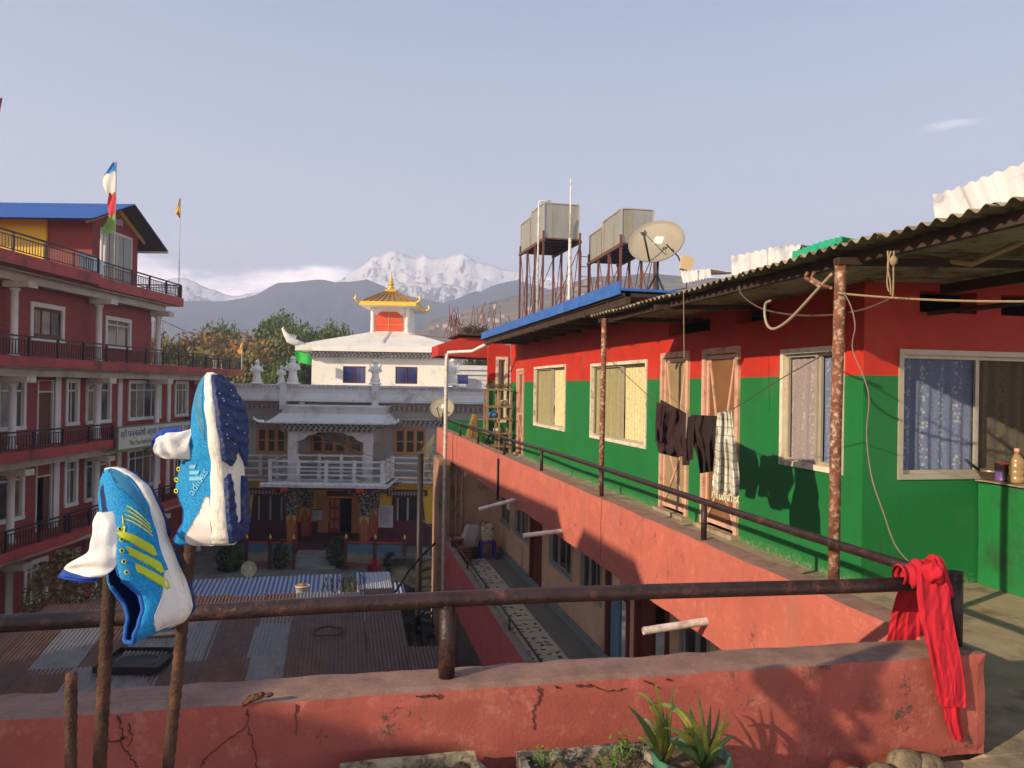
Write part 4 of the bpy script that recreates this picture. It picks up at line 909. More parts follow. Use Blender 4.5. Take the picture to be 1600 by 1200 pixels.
for (p, q) in zip(arch[1:-2], arch[2:-1]): b.add([(p[0], DP, p[1]), (q[0], DP, q[1]), (q[0], DP, zt_), (p[0], DP, zt_), (p[0], DP + .35, p[1]), (q[0], DP + .35, q[1]), (q[0], DP + .35, zt_), (p[0], DP + .35, zt_)], [(0, 1, 2, 3), (7, 6, 5, 4), (0, 4, 5, 1), (3, 2, 6, 7)])
b.build('arch', M_TGREY, TE)
for (p, q) in ((x0, a0), (a1, x1)): MB(TF).box(p, q, DP - .02, DP + .36, zb_, zt_).build('pillar', M_TGREY, TE)
for xx in (x0, x1 - .3): MB(TF).box(xx, xx + .3, DP + .37, DF, zt_ - .6, zt_).build('side_beam', M_TSTONE, TE)
MB(TF).box(x0, x1, DP, DF, zt_ + .001, zt_ + .05).build('portico_ceiling', M_TSTONE, TE)
# balcony slab, rails
RZ0 = L1; rzt = tp(500, 720, 37.9)[1]
fx0, fx1 = tp(422, 730, 37.9)[0], tp(597, 730, 37.9)[0]
MB(TF).box(fx0, fx1, 37.85, DF, L1 - .16, L1 - .002).build('balcony_slab', M_TGREY, TE)
MB(TF).box(xl, xr, 40.6, DF - .03, L1 - .26, L1 - .003 - .16).build('balcony_slab', M_TGREY, TE)
def lattice(xa, xb, d, z0, z1, n, side=False, xs=0, ya=0, yb=0):
    b = MB(TF); h = z1 - z0
    if not side:
        for k in (1.0, .74, .40, .06): b.box(xa, xb, d, d + .10, z0 + h * k - .075, z0 + h * k)
    else:
        for k in (1.0, .74, .40, .06): b.box(xs, xs + .10, ya, yb, z0 + h * k - .076, z0 + h * k - .001)
    o = b.build('balcony_rail', M_TGREY, TE)
    for i in range(n + 1):
        if not side: x = xa + (xb - xa) * i / n; MB(TF).box(x - .08, x + .08, d - .02, d + .12, z0, z1 + .04).build('rail_post', M_TGREY, o)
        else: y = ya + (yb - ya) * i / n; MB(TF).box(xs - .02, xs + .12, y - .08, y + .08, z0, z1 + .03).build('rail_post', M_TGREY, o)
lattice(fx0, fx1, 37.9, L1, rzt, 4); lattice(0, 0, 0, L1, rzt, 2, True, fx1, 38.1, 40.6); lattice(0, 0, 0, L1, rzt, 2, True, fx0 - .1, 38.1, 40.6)
lattice(fx1 + .1, xr, 40.6, L1, rzt, 6); lattice(xl, fx0 - .1, 40.6, L1, rzt, 5)
lattice(a0, a1, DP + .1, L1, tp(500, 711, DP)[1], 3)
# scalloped tiled skirt roof below: rows of tiles
zs0 = tp(500, 759, 37.0)[1]; sa, sb = tp(405, 757, 37.0)[0], tp(604, 760, 37.0)[0]
hip(sa, sb, 37.0, zs0, fx0 - .05, fx1 + .05, 37.84, L1 - .12, M_TGREY, 'skirt_roof', .10)
b = MB(TF)
for r in range(5):
    t = r / 5; z = zs0 + (L1 - .12 - zs0) * (t ** 1.6) + .01; y = 37.0 + .84 * t; xa_, xb_ = sa + (fx0 - sa) * t, sb + (fx1 - sb) * t; n = int((xb_ - xa_) / .27)
    for i in range(n):
        x = xa_ + (i + (.5 if r % 2 else 0)) * (xb_ - xa_) / n; w = (xb_ - xa_) / n * .92
        if x + w > xb_: continue
        zz = z + .045; b.add([(x, y + .14, zz + .05), (x + w, y + .14, zz + .05), (x + w, y + .02, zz), (x + w * .5, y - .05, zz - .02), (x, y + .02, zz)], [(0, 4, 3, 2, 1)])
        b.add([(x, y + .02, zz), (x + w * .5, y - .05, zz - .02), (x + w, y + .02, zz), (x + w, y + .02, zz - .05), (x + w * .5, y - .05, zz - .07), (x, y + .02, zz - .05)], [(0, 5, 4, 1), (1, 4, 3, 2)])
props(b.build('roof_tiles', M_TGREY, TE), kind='stuff')
MB(TF).box(sa + .2, sb - .2, 37.25, 40.6, zs0 - .22, zs0 - .02).build('porch_ceiling', M_TMAR, TE)
# painted porch columns, capitals and carved brackets
def paint_x(nt, c, vec):
    N = nt.nodes; vo = N.new('ShaderNodeTexVoronoi'); vo.inputs['Scale'].default_value = 9; nt.links.new(vec, vo.inputs['Vector'])
    r = N.new('ShaderNodeValToRGB'); r.color_ramp.interpolation = 'CONSTANT'; e = r.color_ramp.elements
    cols = [(0.30, 0.05, 0.03), (0.05, 0.20, 0.14), (0.42, 0.26, 0.05), (0.06, 0.10, 0.28), (0.36, 0.33, 0.28), (0.30, 0.10, 0.04)]
    e[0].color = cols[0] + (1,); e[1].position = .2; e[1].color = cols[1] + (1,)
    for i, p in enumerate((.36, .5, .64, .8)): q = e.new(p); q.color = cols[i + 2] + (1,)
    s = N.new('ShaderNodeSeparateColor'); nt.links.new(vo.outputs['Color'], s.inputs[0]); nt.links.new(s.outputs[0], r.inputs[0])
    return mixc(nt, mixc(nt, r.outputs[0], (0.27, 0.22, 0.17), .5), (0.03, 0.03, 0.03), nramp(nt, vo.outputs['Distance'], .35, .55))
M_PAINT = mat('painted_carving', (0.3, 0.1, 0.05), 0.7, 0.1, extra=paint_x)
M_COLRED = mat('red_column', (0.28, 0.028, 0.022), 0.6, 0.12, 3)
ctop = zs0 - .22
for u_, d_ in ((455, 37.9), (569, 37.9), (477, 40.2), (582, 40.2)):
    x = tp(u_, 800, d_)[0]; hh = ctop - PZ0; w = .22
    c = MB(TF).box(x - w, x + w, d_, d_ + 2 * w, PZ0, PZ0 + hh * .52).build('column', M_COLRED, TE)
    b = MB(TF)
    for k in (-.13, -.045, .045, .13): b.box(x + k - .012, x + k + .012, d_ - .012, d_ - .001, PZ0 + .05, PZ0 + hh * (.52 - abs(k) * .6))
    b.build('gold_stripe', M_OCHRE, c)
    b = MB(TF); b.add([(x - w - .01, d_ - .008, PZ0 + hh * .36), (x - w - .01, d_ - .008, PZ0 + hh * .52), (x, d_ - .008, PZ0 + hh * .52)], [(0, 2, 1)]); b.add([(x + w + .01, d_ - .008, PZ0 + hh * .36), (x + w + .01, d_ - .008, PZ0 + hh * .52), (x, d_ - .008, PZ0 + hh * .52)], [(0, 1, 2)]); b.build('gold_leaf', M_OCHRE, c)
    b = MB(TF); z = PZ0 + hh * .52
    for k, (ww, h_) in enumerate(((.25, .16), (.21, .06), (.27, .14), (.23, .07), (.28, .2))): b.box(x - ww, x + ww, d_ + .3 - ww, d_ + .3 + ww, z, z + h_ - .004); z += h_
    b.build('capital', M_PAINT, c)
    b = MB(TF); b.box(x - .27, x + .27, d_ - .03, d_ + .5, z, ctop - .001)
    for sgn in (-1, 1):
        pts = [(x + sgn * .275, z + .2), (x + sgn * .275, ctop), (x + sgn * 1.45, ctop), (x + sgn * 1.3, ctop - .10), (x + sgn * .95, ctop - .14), (x + sgn * .75, ctop - .26), (x + sgn * .48, ctop - .32)]
        if sgn < 0: pts = pts[::-1]
        b.prism(pts[::-1], d_ + .05, d_ + .5)
    b.build('bracket', M_PAINT, c)
for u_ in (446, 564):
    x = tp(u_, 764, 37.5)[0]; MB(TF).box(x - .17, x + .17, 37.2, 37.5, zs0 - .32, zs0 - .04).build('beam_end', mat('red_beam_end', (0.50, 0.05, 0.03), 0.6, 0.3, 12), TE)
# ground floor windows, door, posters
def gwin(w):
    x0, x1, z0, z1 = w; b = MB(TF); b.add([(x0 - .1, DF - .06, z1), (x1 + .1, DF - .06, z1), (x1 + .28, DF - .06, z0 - .12), (x0 - .28, DF - .06, z0 - .12), (x0 + .08, DF - .06, z1 - .1), (x1 - .08, DF - .06, z1 - .1), (x1 - .05, DF - .06, z0 + .1), (x0 + .05, DF - .06, z0 + .1)],
        [(0, 4, 5, 1), (1, 5, 6, 2), (2, 6, 7, 3), (3, 7, 4, 0)]); b.box(x0 - .35, x1 + .35, DF - .3, DF - .01, z1 + .02, z1 + .32)
    o = b.build('window', M_TMAR, TE); b = MB(TF)
    for i in range(12): xx = x0 - .3 + i * (x1 - x0 + .6) / 12; b.box(xx, xx + .1, DF - .34, DF - .31, z1 + .06, z1 + .24)
    props(b.build('valance', M_TSTONE, o), kind='stuff')
    b = MB(TF)
    for i in range(3): xx = x0 + .1 + i * (x1 - x0 - .3) / 2; b.box(xx, xx + .1, DF + .02, DF + .08, z0, z1)
    b.build('window_bars', M_TSTONE, o); MB(TF).box(x0, x1, DF + .1, DF + .12, z0, z1).build('pane', M_GLASS, o)
gwin(GWL); gwin(GWR)
dd = MB(TF).box(GD[0] - .55, GD[0] - .01, DF - .1, DF - .02, PZ0, GD[3] + .1).build('door', M_TORANGE, TE)
MB(TF).box(GD[1] + .01, GD[1] + .5, DF - .1, DF - .02, PZ0, GD[3] + .1).build('door_jamb', M_TORANGE, dd); MB(TF).box(GD[0] - .1, GD[1] + .1, DF - .12, DF - .021, GD[3] + .101, GD[3] + .4).build('door_head', M_TMAR, dd)
lf = MB(TF).box(GD[0] + .02, GD[0] + .62, DF - .03, DF + .02, PZ0, GD[3]).build('door_leaf', M_COLRED, dd)
for k in (.12, .42, .72):
    for j in (0, 1): MB(TF).box(GD[0] + .1 + j * .26, GD[0] + .28 + j * .26, DF - .045, DF - .031, PZ0 + k * 1.9, PZ0 + k * 1.9 + .42).build('door_inset', mat('faded_rose_panel', (0.40, 0.13, 0.10), .7), lf)
nb = tw(592, 614, 789, 824); q = MB(TF).box(nb[0], nb[1], DF - .08, DF - .03, nb[2], nb[3]).build('notice_board', mat('white_notice', (0.50, 0.50, 0.52), 0.6, 0.06), None, loc=TF @ T(nb[0], DF - .1, nb[2]), label='tall white notice board on the yellow temple wall beside the right window', cat='notice board')
b = MB(TF); rr = random.Random(4); z = nb[3] - .12
while z > nb[2] + .1: b.box(nb[0] + .06, nb[1] - .06 - rr.random() * .2, DF - .086, DF - .081, z - .022, z); z -= .075
b.build('printed_lines', mat('grey_print', (0.20, 0.20, 0.24), .8), q)
po = tw(482, 505, 794, 812, DF); q = MB(TF).box(po[0], po[1], DF - .2, DF - .16, po[2], po[3]).build('poster', mat('pale_poster', (0.42, 0.38, 0.40), 0.6, 0.3, 5), None, loc=TF @ T(po[0], DF - .2, po[2]), label='small pale poster with a red top edge left of the temple door', cat='poster')
MB(TF).box(po[0], po[1], DF - .205, DF - .201, po[3] - .07, po[3]).build('red_header', M_COLRED, q)
# porch floor and steps
MB(TF).box(fx0 - .3, fx1 + .3, 37.6, DF - .03, GZ, PZ0 - .001).build('porch_floor', M_TMAR, TE)
sx0, sx1 = tp(462, 860, 37)[0], tp(522, 860, 37)[0]; nst = 4
for i in range(nst):
    zz = PZ0 - (PZ0 - GZ) * (i + 1) / (nst + 1); MB(TF).box(sx0 - .1 * i, sx1 + .1 * i, 37.59 - (i + 1) * .42, 37.59 - i * .42, GZ, zz).build('step', mat('grey_stone_step', (0.24, 0.22, 0.20), .8, .15), TE)
# white upper hall, slope roof and gold pavilion
HD = 48.0
hx0, hx1 = tp(487, 570, HD)[0], tp(697, 570, HD)[0] + .4; hz1 = tp(600, 549, HD)[1]
hw = [tw(536, 571, 572, 599, HD), tw(618, 652, 573, 600, HD)]
MB(TF).wall(hx0, hx1, zp0, hz1, hw, HD, HD + .3).build('hall_wall', M_TWHITE, TE)
MB(TF).box(hx0, hx0 + .3, HD + .31, 58, zp0, hz1).build('hall_side_wall', M_TWHITE, TE); MB(TF).box(hx1 - .3, hx1, HD + .31, 58, zp0, hz1).build('hall_side_wall', M_TWHITE, TE); MB(TF).box(hx0 + .4, hx1 - .4, HD + 1.5, HD + 1.6, zp0, hz1).build('unlit_backing', M_BLACK, TE)
for w in hw:
    o = MB(TF); o.box(w[0], w[1], HD + .05, HD + .12, w[2], w[2] + .07); o.box(w[0], w[1], HD + .05, HD + .12, w[3] - .07, w[3])
    for x in (w[0], (w[0] + w[1]) / 2 - .03, w[1] - .06): o.box(x, x + .06, HD + .051, HD + .119, w[2] + .07, w[3] - .07)
    o = o.build('window', M_TMAR, TE)
    for k in (0, 1): MB(TF).box(w[0] + .06 + k * (w[1] - w[0]) / 2, w[0] + (w[1] - w[0]) / 2 * (1 + k) - .04, HD + .08, HD + .09, w[2] + .07, w[3] - .07).build('pane', M_GLASSB, o)
ex0, ex1 = tp(461, 545, 46.8)[0], tp(690, 545, 46.8)[0] + 1.2; ez0, ez1 = tp(570, 549, 46.8)[1], tp(570, 540, 46.8)[1]
b = MB(TF)
px0, px1 = tp(580, 500, 51)[0], tp(639, 500, 51)[0]; pz0 = tp(610, 519, 51)[1]; pz1 = tp(610, 480, 51)[1]
b.add([(ex0, 46.8, ez1), (ex1, 46.8, ez1), (ex1, 57, ez1), (ex0, 57, ez1), (px0, 51, pz0), (px1, 51, pz0), (px1, 54, pz0), (px0, 54, pz0)], [(0, 1, 5, 4), (1, 2, 6, 5), (2, 3, 7, 6), (3, 0, 4, 7), (4, 5, 6, 7)])
b.build('hall_roof', M_TWHITE, TE)
MB(TF).box(ex0, ex1, 46.8, 57, ez0, ez1 - .002).build('roof_fascia', M_TWHITE, TE)
dentils(hx0 - .2, hx1, HD - .02, ez0 - .36, ez0 - .04, M_TGREY, 3, .24, .6)
b = MB(TF); b.bar(((px0 + px1) / 2, 50.98, pz0), (tp(597, 538, 47.5)[0], 47.5, ez1 + (pz0 - ez1) * .17 + .03), .14, .08); b.build('roof_seam', M_TGREY, TE)
q = TF @ Vector((tp(452, 540, 47)[0], 47, tp(452, 548, 47)[1]))
b = MB(TF)                                                  # makara finial on the left corner
xx, zz = ex0, ez1
b.tube([(xx + .5, 47, zz), (xx + .1, 46.9, zz + .1), (xx - .35, 46.8, zz + .3), (xx - .62, 46.75, zz + .7), (xx - .75, 46.75, zz + .95), (xx - .68, 46.75, zz + 1.05)], [.12, .2, .24, .12, .07, .03], 10)
for k in range(5): b.tube([(xx - .1 - k * .1, 46.9, zz + .3 + k * .05), (xx + .05 - k * .1, 46.9, zz + .55 + k * .03)], [.06, .015], 5)
b.build('corner_finial', M_TWHITE, TE)
b = MB(TF); b.box(px0, px1, 51.001, 54, pz0 - .4, pz1 + .5); b.build('pavilion_wall', M_TWHITE, TE)
for xx in (px0, px1): MB(TF).lathe([(.16, pz0 - .3), (.13, pz0 + .2), (.13, pz1 - .2), (.2, pz1)], (xx + (.1 if xx == px0 else -.1), 50.97, 0), 10).build('pavilion_column', M_TWHITE, TE)
w0_, w1_ = tp(586, 500, 50.9)[0], tp(629, 500, 50.9)[0]; wz0, wz1 = tp(607, 517, 50.9)[1], tp(607, 487, 50.9)[1]
b = MB(TF); b.prism([(w0_, wz0), (w1_, wz0), (w1_, wz1 - .28), (w1_ - .4, wz1), (w0_ + .4, wz1), (w0_, wz1 - .28)][::-1], 50.93, 50.999); sh = b.build('red_shutter', mat('orange_red_cloth', (0.62, 0.062, 0.018), 0.7, 0.15, 3), TE)
b = MB(TF); b.box((w0_ + w1_) / 2 - .03, (w0_ + w1_) / 2 + .03, 50.90, 50.929, wz0, wz1)
for k in (.33, .66): b.box(w0_, w1_, 50.905, 50.928, wz0 + (wz1 - wz0) * k - .02, wz0 + (wz1 - wz0) * k + .02)
b.build('shutter_bars', M_OCHRE, sh)
rx0, rx1 = tp(561, 475, 49.8)[0], tp(650, 475, 49.8)[0]; rz0, rz1 = tp(605, 477, 49.8)[1], tp(605, 471, 49.8)[1]; tz = tp(612, 457, 52.5)[1]; tx0, tx1 = tp(602, 455, 52.5)[0], tp(620, 455, 52.5)[0]
b = MB(TF); b.box(rx0, rx1, 49.8, 49.9, rz0, rz1); b.box(rx1 - .1, rx1, 49.901, 55.2, rz0, rz1); b.box(rx0, rx0 + .1, 49.901, 55.2, rz0, rz1); b.box(rx0, rx1, 55.201, 55.3, rz0, rz1)
b.build('gold_fascia', mat('bright_gold_paint', (0.80, 0.50, 0.03), 0.4, 0.08, 4), TE)
b = MB(TF); b.add([(rx0, 49.8, rz1), (rx1, 49.8, rz1), (rx1, 55.3, rz1), (rx0, 55.3, rz1), (tx0, 52.2, tz), (tx1, 52.2, tz), (tx1, 52.9, tz), (tx0, 52.9, tz)], [(0, 1, 5, 4), (1, 2, 6, 5), (2, 3, 7, 6), (3, 0, 4, 7), (4, 5, 6, 7)]); gr = b.build('gold_roof', M_GOLDR, TE)
for i in range(9):
    t = (i + .5) / 9; p = Vector((rx0 + (rx1 - rx0) * t, 49.85, rz1 + .03)); q = Vector((tx0 + (tx1 - tx0) * t, 52.2, tz + .03)); MB(TF).bar(p, p.lerp(q, .97), .07, .10).build('roof_rib', M_GOLDR, gr)
    MB(TF).bar((rx1 - .03, 49.9 + 5.3 * t, rz1 + .02), (tx1, 52.2 + .7 * t, tz + .02), .07, .10).build('roof_rib', M_GOLDR, gr)
b = MB(TF); b.add([(rx0 + .05, 49.85, rz0), (rx1 - .05, 49.85, rz0), (rx1 - .05, 55.2, rz0), (rx0 + .05, 55.2, rz0), (px0, 51.0, pz1 - .02), (px1, 51.0, pz1 - .02), (px1, 54, pz1 - .02), (px0, 54, pz1 - .02)], [(0, 4, 5, 1), (1, 5, 6, 2), (2, 6, 7, 3), (3, 7, 4, 0)]); b.build('pavilion_cove', M_TWHITE, TE)
b = MB(TF)
for xx, yy, sg in ((rx0, 49.8, -1), (rx1, 49.8, 1), (rx1, 55.3, 1), (rx0, 55.3, -1)): b = MB(TF); b.tube([(xx, yy, rz1 - .05), (xx + sg * .18, yy, rz1 + .02), (xx + sg * .28, yy, rz1 + .16), (xx + sg * .2, yy, rz1 + .32), (xx + sg * .24, yy, rz1 + .46)], [.06, .08, .07, .05, .012], 8); b.build('roof_horn', M_GOLD, gr)
cx_ = (tx0 + tx1) / 2; k = (tp(612, 425, 52.5)[1] - tz) / 1.0
b = MB(TF); b.box(tx0 + .02, tx1 - .02, 52.22, 52.88, tz - .02, tz + .18); b.lathe([(.34, tz + .18), (.30, tz + .24), (.16, tz + .27), (.20, tz + k * .27), (.11, tz + k * .34), (.24, tz + k * .38), (.24, tz + k * .40), (.09, tz + k * .44), (.18, tz + k * .50), (.18, tz + k * .52), (.07, tz + k * .58), (.12, tz + k * .66), (.05, tz + k * .70), (.09, tz + k * .76), (.03, tz + k * .80), (.015, tz + k)], (cx_, 52.55, 0), 12)
b.build('spire', M_GOLD, TE)
# white figures standing on the parapet
def statue(F, h, lbl, wide=1.0):
    t = thing('parapet_statue', lbl, 'statue', F, 'white statues along the temple parapet'); s = h
    MB(F).lathe([(.26 * s, 0), (.26 * s, .05 * s), (.20 * s, .07 * s), (.20 * s, .10 * s)], (0, 0, 0), 12).build('base', M_TWHITE, t)
    MB(F).lathe([(.17 * s, .10 * s), (.21 * s, .14 * s), (.15 * s, .3 * s), (.14 * s, .42 * s), (.17 * s, .55 * s), (.19 * s, .66 * s), (.13 * s, .74 * s), (.07 * s, .77 * s), (.10 * s, .82 * s), (.10 * s, .88 * s), (.13 * s, .885 * s), (.09 * s, .93 * s), (.03 * s, 1.0 * s)], (0, 0, 0), 14, ov=(wide, .8)).build('body', M_TWHITE, t)
    for sg in (-1, 1): MB(F).tube([(sg * .17 * s, 0, .66 * s), (sg * .24 * s, -.05 * s, .55 * s), (sg * .13 * s, -.16 * s, .50 * s)], [.055 * s, .05 * s, .035 * s], 8).build('arm', M_TWHITE, t)
    MB(F).tube([(.19 * s, .02, .7 * s), (.25 * s, .02, .82 * s)], [.04 * s, .01 * s], 6).build('scarf_tip', M_TWHITE, t); MB(F).tube([(-.19 * s, .02, .7 * s), (-.25 * s, .02, .82 * s)], [.04 * s, .01 * s], 6).build('scarf_tip', M_TWHITE, t)
for (u_, vt, d_, lb_) in ((402, 562, 40.95, 'white robed statue on the temple parapet, leftmost, beside the trees'), (458, 556, 40.95, 'large white statue on the parapet in front of the green cloth'),
                     (440, 571, 41.3, 'small white statue just left of the large parapet statue'), (587, 562, 40.95, 'white seated statue on the parapet pier before the upper hall windows'), (707, 560, 40.95, 'white statue on the parapet at the far right beside the downpipe')):
    x, z = tp(u_, vt, d_); zb = zp1 + (.05 if u_ > 500 else 0.0); statue(TF @ T(x, d_, zb), max(.5, z - zb), lb_, 1.0)
# green cloth banner and orange pennants
gx0, gz0 = tp(461, 564, 46.5); gx1, gz1 = tp(487, 548, 46.5)
b = MB(TF); b.smooth = True; b.grid(lambda a, c: (gx0 + (gx1 - gx0) * a, 46.4 + .12 * math.sin(a * 6), gz0 - .25 * a + (gz1 - gz0 + .25 * a * (1 - c)) * c), 10, 5); b.build('green_banner', mat('bright_green_cloth', (0.02, 0.42, 0.05), 0.7, 0.15, 4), None, loc=TF @ T(gx0, 46.4, gz0), label='bright green cloth banner under the left eave of the temple hall', cat='banner')
def pennant(u_, v0, v1, d_, lb):
    x, z0 = tp(u_, v1, d_); z1 = tp(u_, v0, d_)[1]; F = TF @ T(x, d_, z0 - 1.6); t = thing('orange_pennant', lb, 'flag', F, 'orange pennants')
    MB(F).tube([(0, 0, 0), (0, 0, z1 - z0 + 1.7)], .025, 6).build('pole', M_LFRAME, t); b = MB(F); b.smooth = True
    b.grid(lambda a, c: (-.02 + .2 * (1 - c) * math.sin(c * 9 + a * 2) * .5 - .28 * a * (1 - c * .8), .05 * math.sin(c * 8), 1.6 + (z1 - z0) * c), 3, 8); b.build('flag_cloth', F_OR, t)
pennant(378, 536, 553, 50, 'orange pennant standing above the red terrace corner, right of the maroon block'); pennant(236, 580 - 24, 580, 47, 'orange pennant showing just beside the maroon block corner')
# ------------------------------------------------------------------ an unseen house added outside the left edge, roofline shaped to shade the court
def shade_house():
    F = T(0, 0, 0); t = thing('shade_caster_house', 'unseen plain plastered house added beside the terrace to cast shade on the court', 'house', (-6.5, 6, GZ))
    b = MB(F); sil = [(15.8, 3.56), (9.1, 3.76), (5.3, 3.90), (4.95, 3.55), (4.45, 3.5), (4.2, 3.84), (2.6, 3.84), (2.2, 3.5), (1.35, 3.3), (.1, 3.02), (-.4, 3.12), (-.85, 3.3), (-1.3, 3.42), (-1.7, 3.0), (-5.5, 2.9)]
    poly = [(-5.5, GZ)] + [(15.8, GZ)] + sil[:-1] + [sil[-1]]
    b.prism(poly, -9.0, -6.5, 'x'); b.build('wall', M_PEACH, t)
    for y in (0.5, 4, 8, 12): 
        w = MB(F).box(-6.51, -6.44, y, y + 1.2, .3, 1.6).build('window', M_LFRAME, t); MB(F).box(-6.435, -6.43, y + .1, y + 1.1, .4, 1.5).build('pane', M_GLASS, w)
shade_house()

# ------------------------------------------------------------------ far country: hills, snow peaks, air
def interp(pts, x):
    if x <= pts[0][0]: return pts[0][1]
    for a, b in zip(pts[:-1], pts[1:]):
        if x <= b[0]: return a[1] + (b[1] - a[1]) * (x - a[0]) / (b[0] - a[0])
    return pts[-1][1]
def range_mesh(name, sky, dist, depth, m, nu=200, nv=26, rough_=1.0, u0=-900, u1=2500, base=GZ, seed=0, label=None, sharp=1.0, kind='structure', back=.5):
    """hill range: crest at the given distance, foot nearer, falling away behind"""
    b = MB(); b.smooth = True
    def fn(a, c):
        u = u0 + (u1 - u0) * a; v = interp(sky, u)
        crest = PD(u, v, dist); foot = PD(u, 640, dist - depth); H = crest.z - base
        if c <= .72:
            t = c / .72; p = foot.lerp(crest, t); prof = t ** 1.15
        else:
            t = (c - .72) / .28; p = crest + (crest - foot) * (back * t); prof = 1 - t * .95
        q = Vector((p.x, p.y, 0)); s_ = 1.0 / (dist * .06)
        q2 = Vector((q.x, q.y + 2.2 * H * t, 0)) if c <= .72 else q; rid = noise.ridged_multi_fractal(q2 * s_ * 1.6 + Vector((seed, 0, 0)), .9, 2.15, 8, 1.0, 2.0) * .55; rid = 1.1 - rid; r2 = noise.fractal(q2 * s_ * 5.1 + Vector((seed, 5, 0)), .6, 2.1, 7) + .35 * noise.fractal(q * s_ * 22 + Vector((seed, 5, 0)), .6, 2.1, 4)
        amp = H * (0.24 * rid * sharp + .10 * r2) * rough_ * math.sin(min(1, c / .72) * math.pi) if c < .72 else abs(H * .1 * r2) * min(1, (c - .72) * 8)
        jag = H * (.030 if 'snow' in name else .009) * rough_ * noise.fractal(Vector((u * .022, seed, 0)), .8, 2.2, 6) * (1 if abs(c - .72) < .06 else 0)
        return (p.x, p.y, base + max(-3, H * prof - amp + jag))
    b.grid(fn, nu, nv); return b.build(name, m, None, kind=kind)
sky_ridge = [(-900, 520), (-300, 500), (100, 480), (237, 471), (290, 470), (345, 471), (380, 466), (402, 460), (412, 454), (432, 443), (465, 440), (485, 438), (505, 436), (522, 441), (550, 440), (574, 436), (592, 444), (612, 454), (635, 462), (662, 467), (690, 474), (712, 468), (720, 464), (741, 455), (750, 457), (772, 445), (790, 440), (808, 437), (835, 446), (870, 455), (940, 470), (1200, 470), (2500, 520)]
sky_brown = [(-900, 610), (560, 560), (640, 519), (650, 515), (676, 499), (712, 491), (745, 480), (772, 471), (800, 463), (825, 458), (851, 456), (875, 447), (899, 440), (925, 433), (950, 431), (977, 432), (1005, 426), (1030, 428), (1059, 431), (1150, 436), (1400, 450), (2500, 480)]
sky_snow = [(-900, 470), (100, 462), (215, 455), (240, 448), (262, 436), (290, 433), (305, 440), (330, 452), (360, 462), (420, 455), (500, 450), (560, 420), (585, 402), (600, 398), (616, 391), (624, 397), (636, 396), (650, 401), (664, 397), (676, 404), (690, 402), (705, 400), (722, 396), (738, 404), (748, 410), (765, 412), (785, 420), (810, 424), (850, 440), (1000, 450), (2500, 480)]
sky_snow2 = [(-900, 600), (540, 500), (585, 470), (610, 452), (630, 443), (648, 440), (668, 446), (690, 442), (706, 446), (722, 449), (738, 458), (760, 475), (900, 520), (2500, 600)]
def snow_x(lo, hi, snow=(0.88, 0.85, 0.84)):
    def f(nt, c, vec):
        ge = nt.nodes.new('ShaderNodeNewGeometry'); nz = sepxyz(nt, ge.outputs['Normal'])[2]; z = sepxyz(nt, vec)[2]
        n1 = nmath(nt, 'SUBTRACT', nnoise(nt, vec, .030, 10, .74, (1, 1, .45)), .5)
        n2 = nmath(nt, 'SUBTRACT', nnoise(nt, vec, .10, 8, .75, (1.3, 1, .5), (40, 9, 2)), .5)
        f1 = nmath(nt, 'ADD', nramp(nt, z, lo, hi, .20, .50), nmath(nt, 'ADD', nmath(nt, 'MULTIPLY', n1, 1.5), nmath(nt, 'MULTIPLY', n2, 1.3)))
        return mixc(nt, c, snow, nramp(nt, nmath(nt, 'ADD', f1, nmath(nt, 'MULTIPLY', nz, .25)), .44, .56))
    return f
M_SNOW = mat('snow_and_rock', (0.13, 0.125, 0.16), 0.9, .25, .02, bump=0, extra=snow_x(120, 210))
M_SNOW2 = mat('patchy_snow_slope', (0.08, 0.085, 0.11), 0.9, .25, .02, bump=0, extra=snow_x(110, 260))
M_RIDGE = mat('haze_blue_forest', (0.034, 0.042, 0.062), 0.95, .25, .012, bump=0)  # blue of the haze is mixed into the forest colour
def terr(nt, c, vec):
    s = sepxyz(nt, vec); w = nmath(nt, 'SINE', nmath(nt, 'ADD', nmath(nt, 'MULTIPLY', s[2], 1.3), nmath(nt, 'MULTIPLY', nnoise(nt, vec, .02, 4), 9)))
    c = mixc(nt, c, (0.30, 0.21, 0.12), nmath(nt, 'MULTIPLY', nramp(nt, w, .2, .9), nramp(nt, nnoise(nt, vec, .018, 5, .6), .48, .58, 0, .8)))
    return mixc(nt, c, (0.04, 0.055, 0.03), nramp(nt, nnoise(nt, vec, .04, 8, .7, loc=(7, 1, 1)), .50, .60, 0, .85))
M_BROWN = mat('terraced_brown_hill', (0.16, 0.115, 0.075), 0.95, .3, .03, bump=0, extra=terr)
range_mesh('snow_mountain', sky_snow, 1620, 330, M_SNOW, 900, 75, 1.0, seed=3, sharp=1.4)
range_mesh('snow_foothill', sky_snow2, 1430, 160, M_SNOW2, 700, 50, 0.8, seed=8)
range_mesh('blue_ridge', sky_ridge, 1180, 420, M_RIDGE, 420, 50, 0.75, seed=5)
range_mesh('terraced_hill', sky_brown, 560, 250, M_BROWN, 300, 50, 0.5, seed=11)
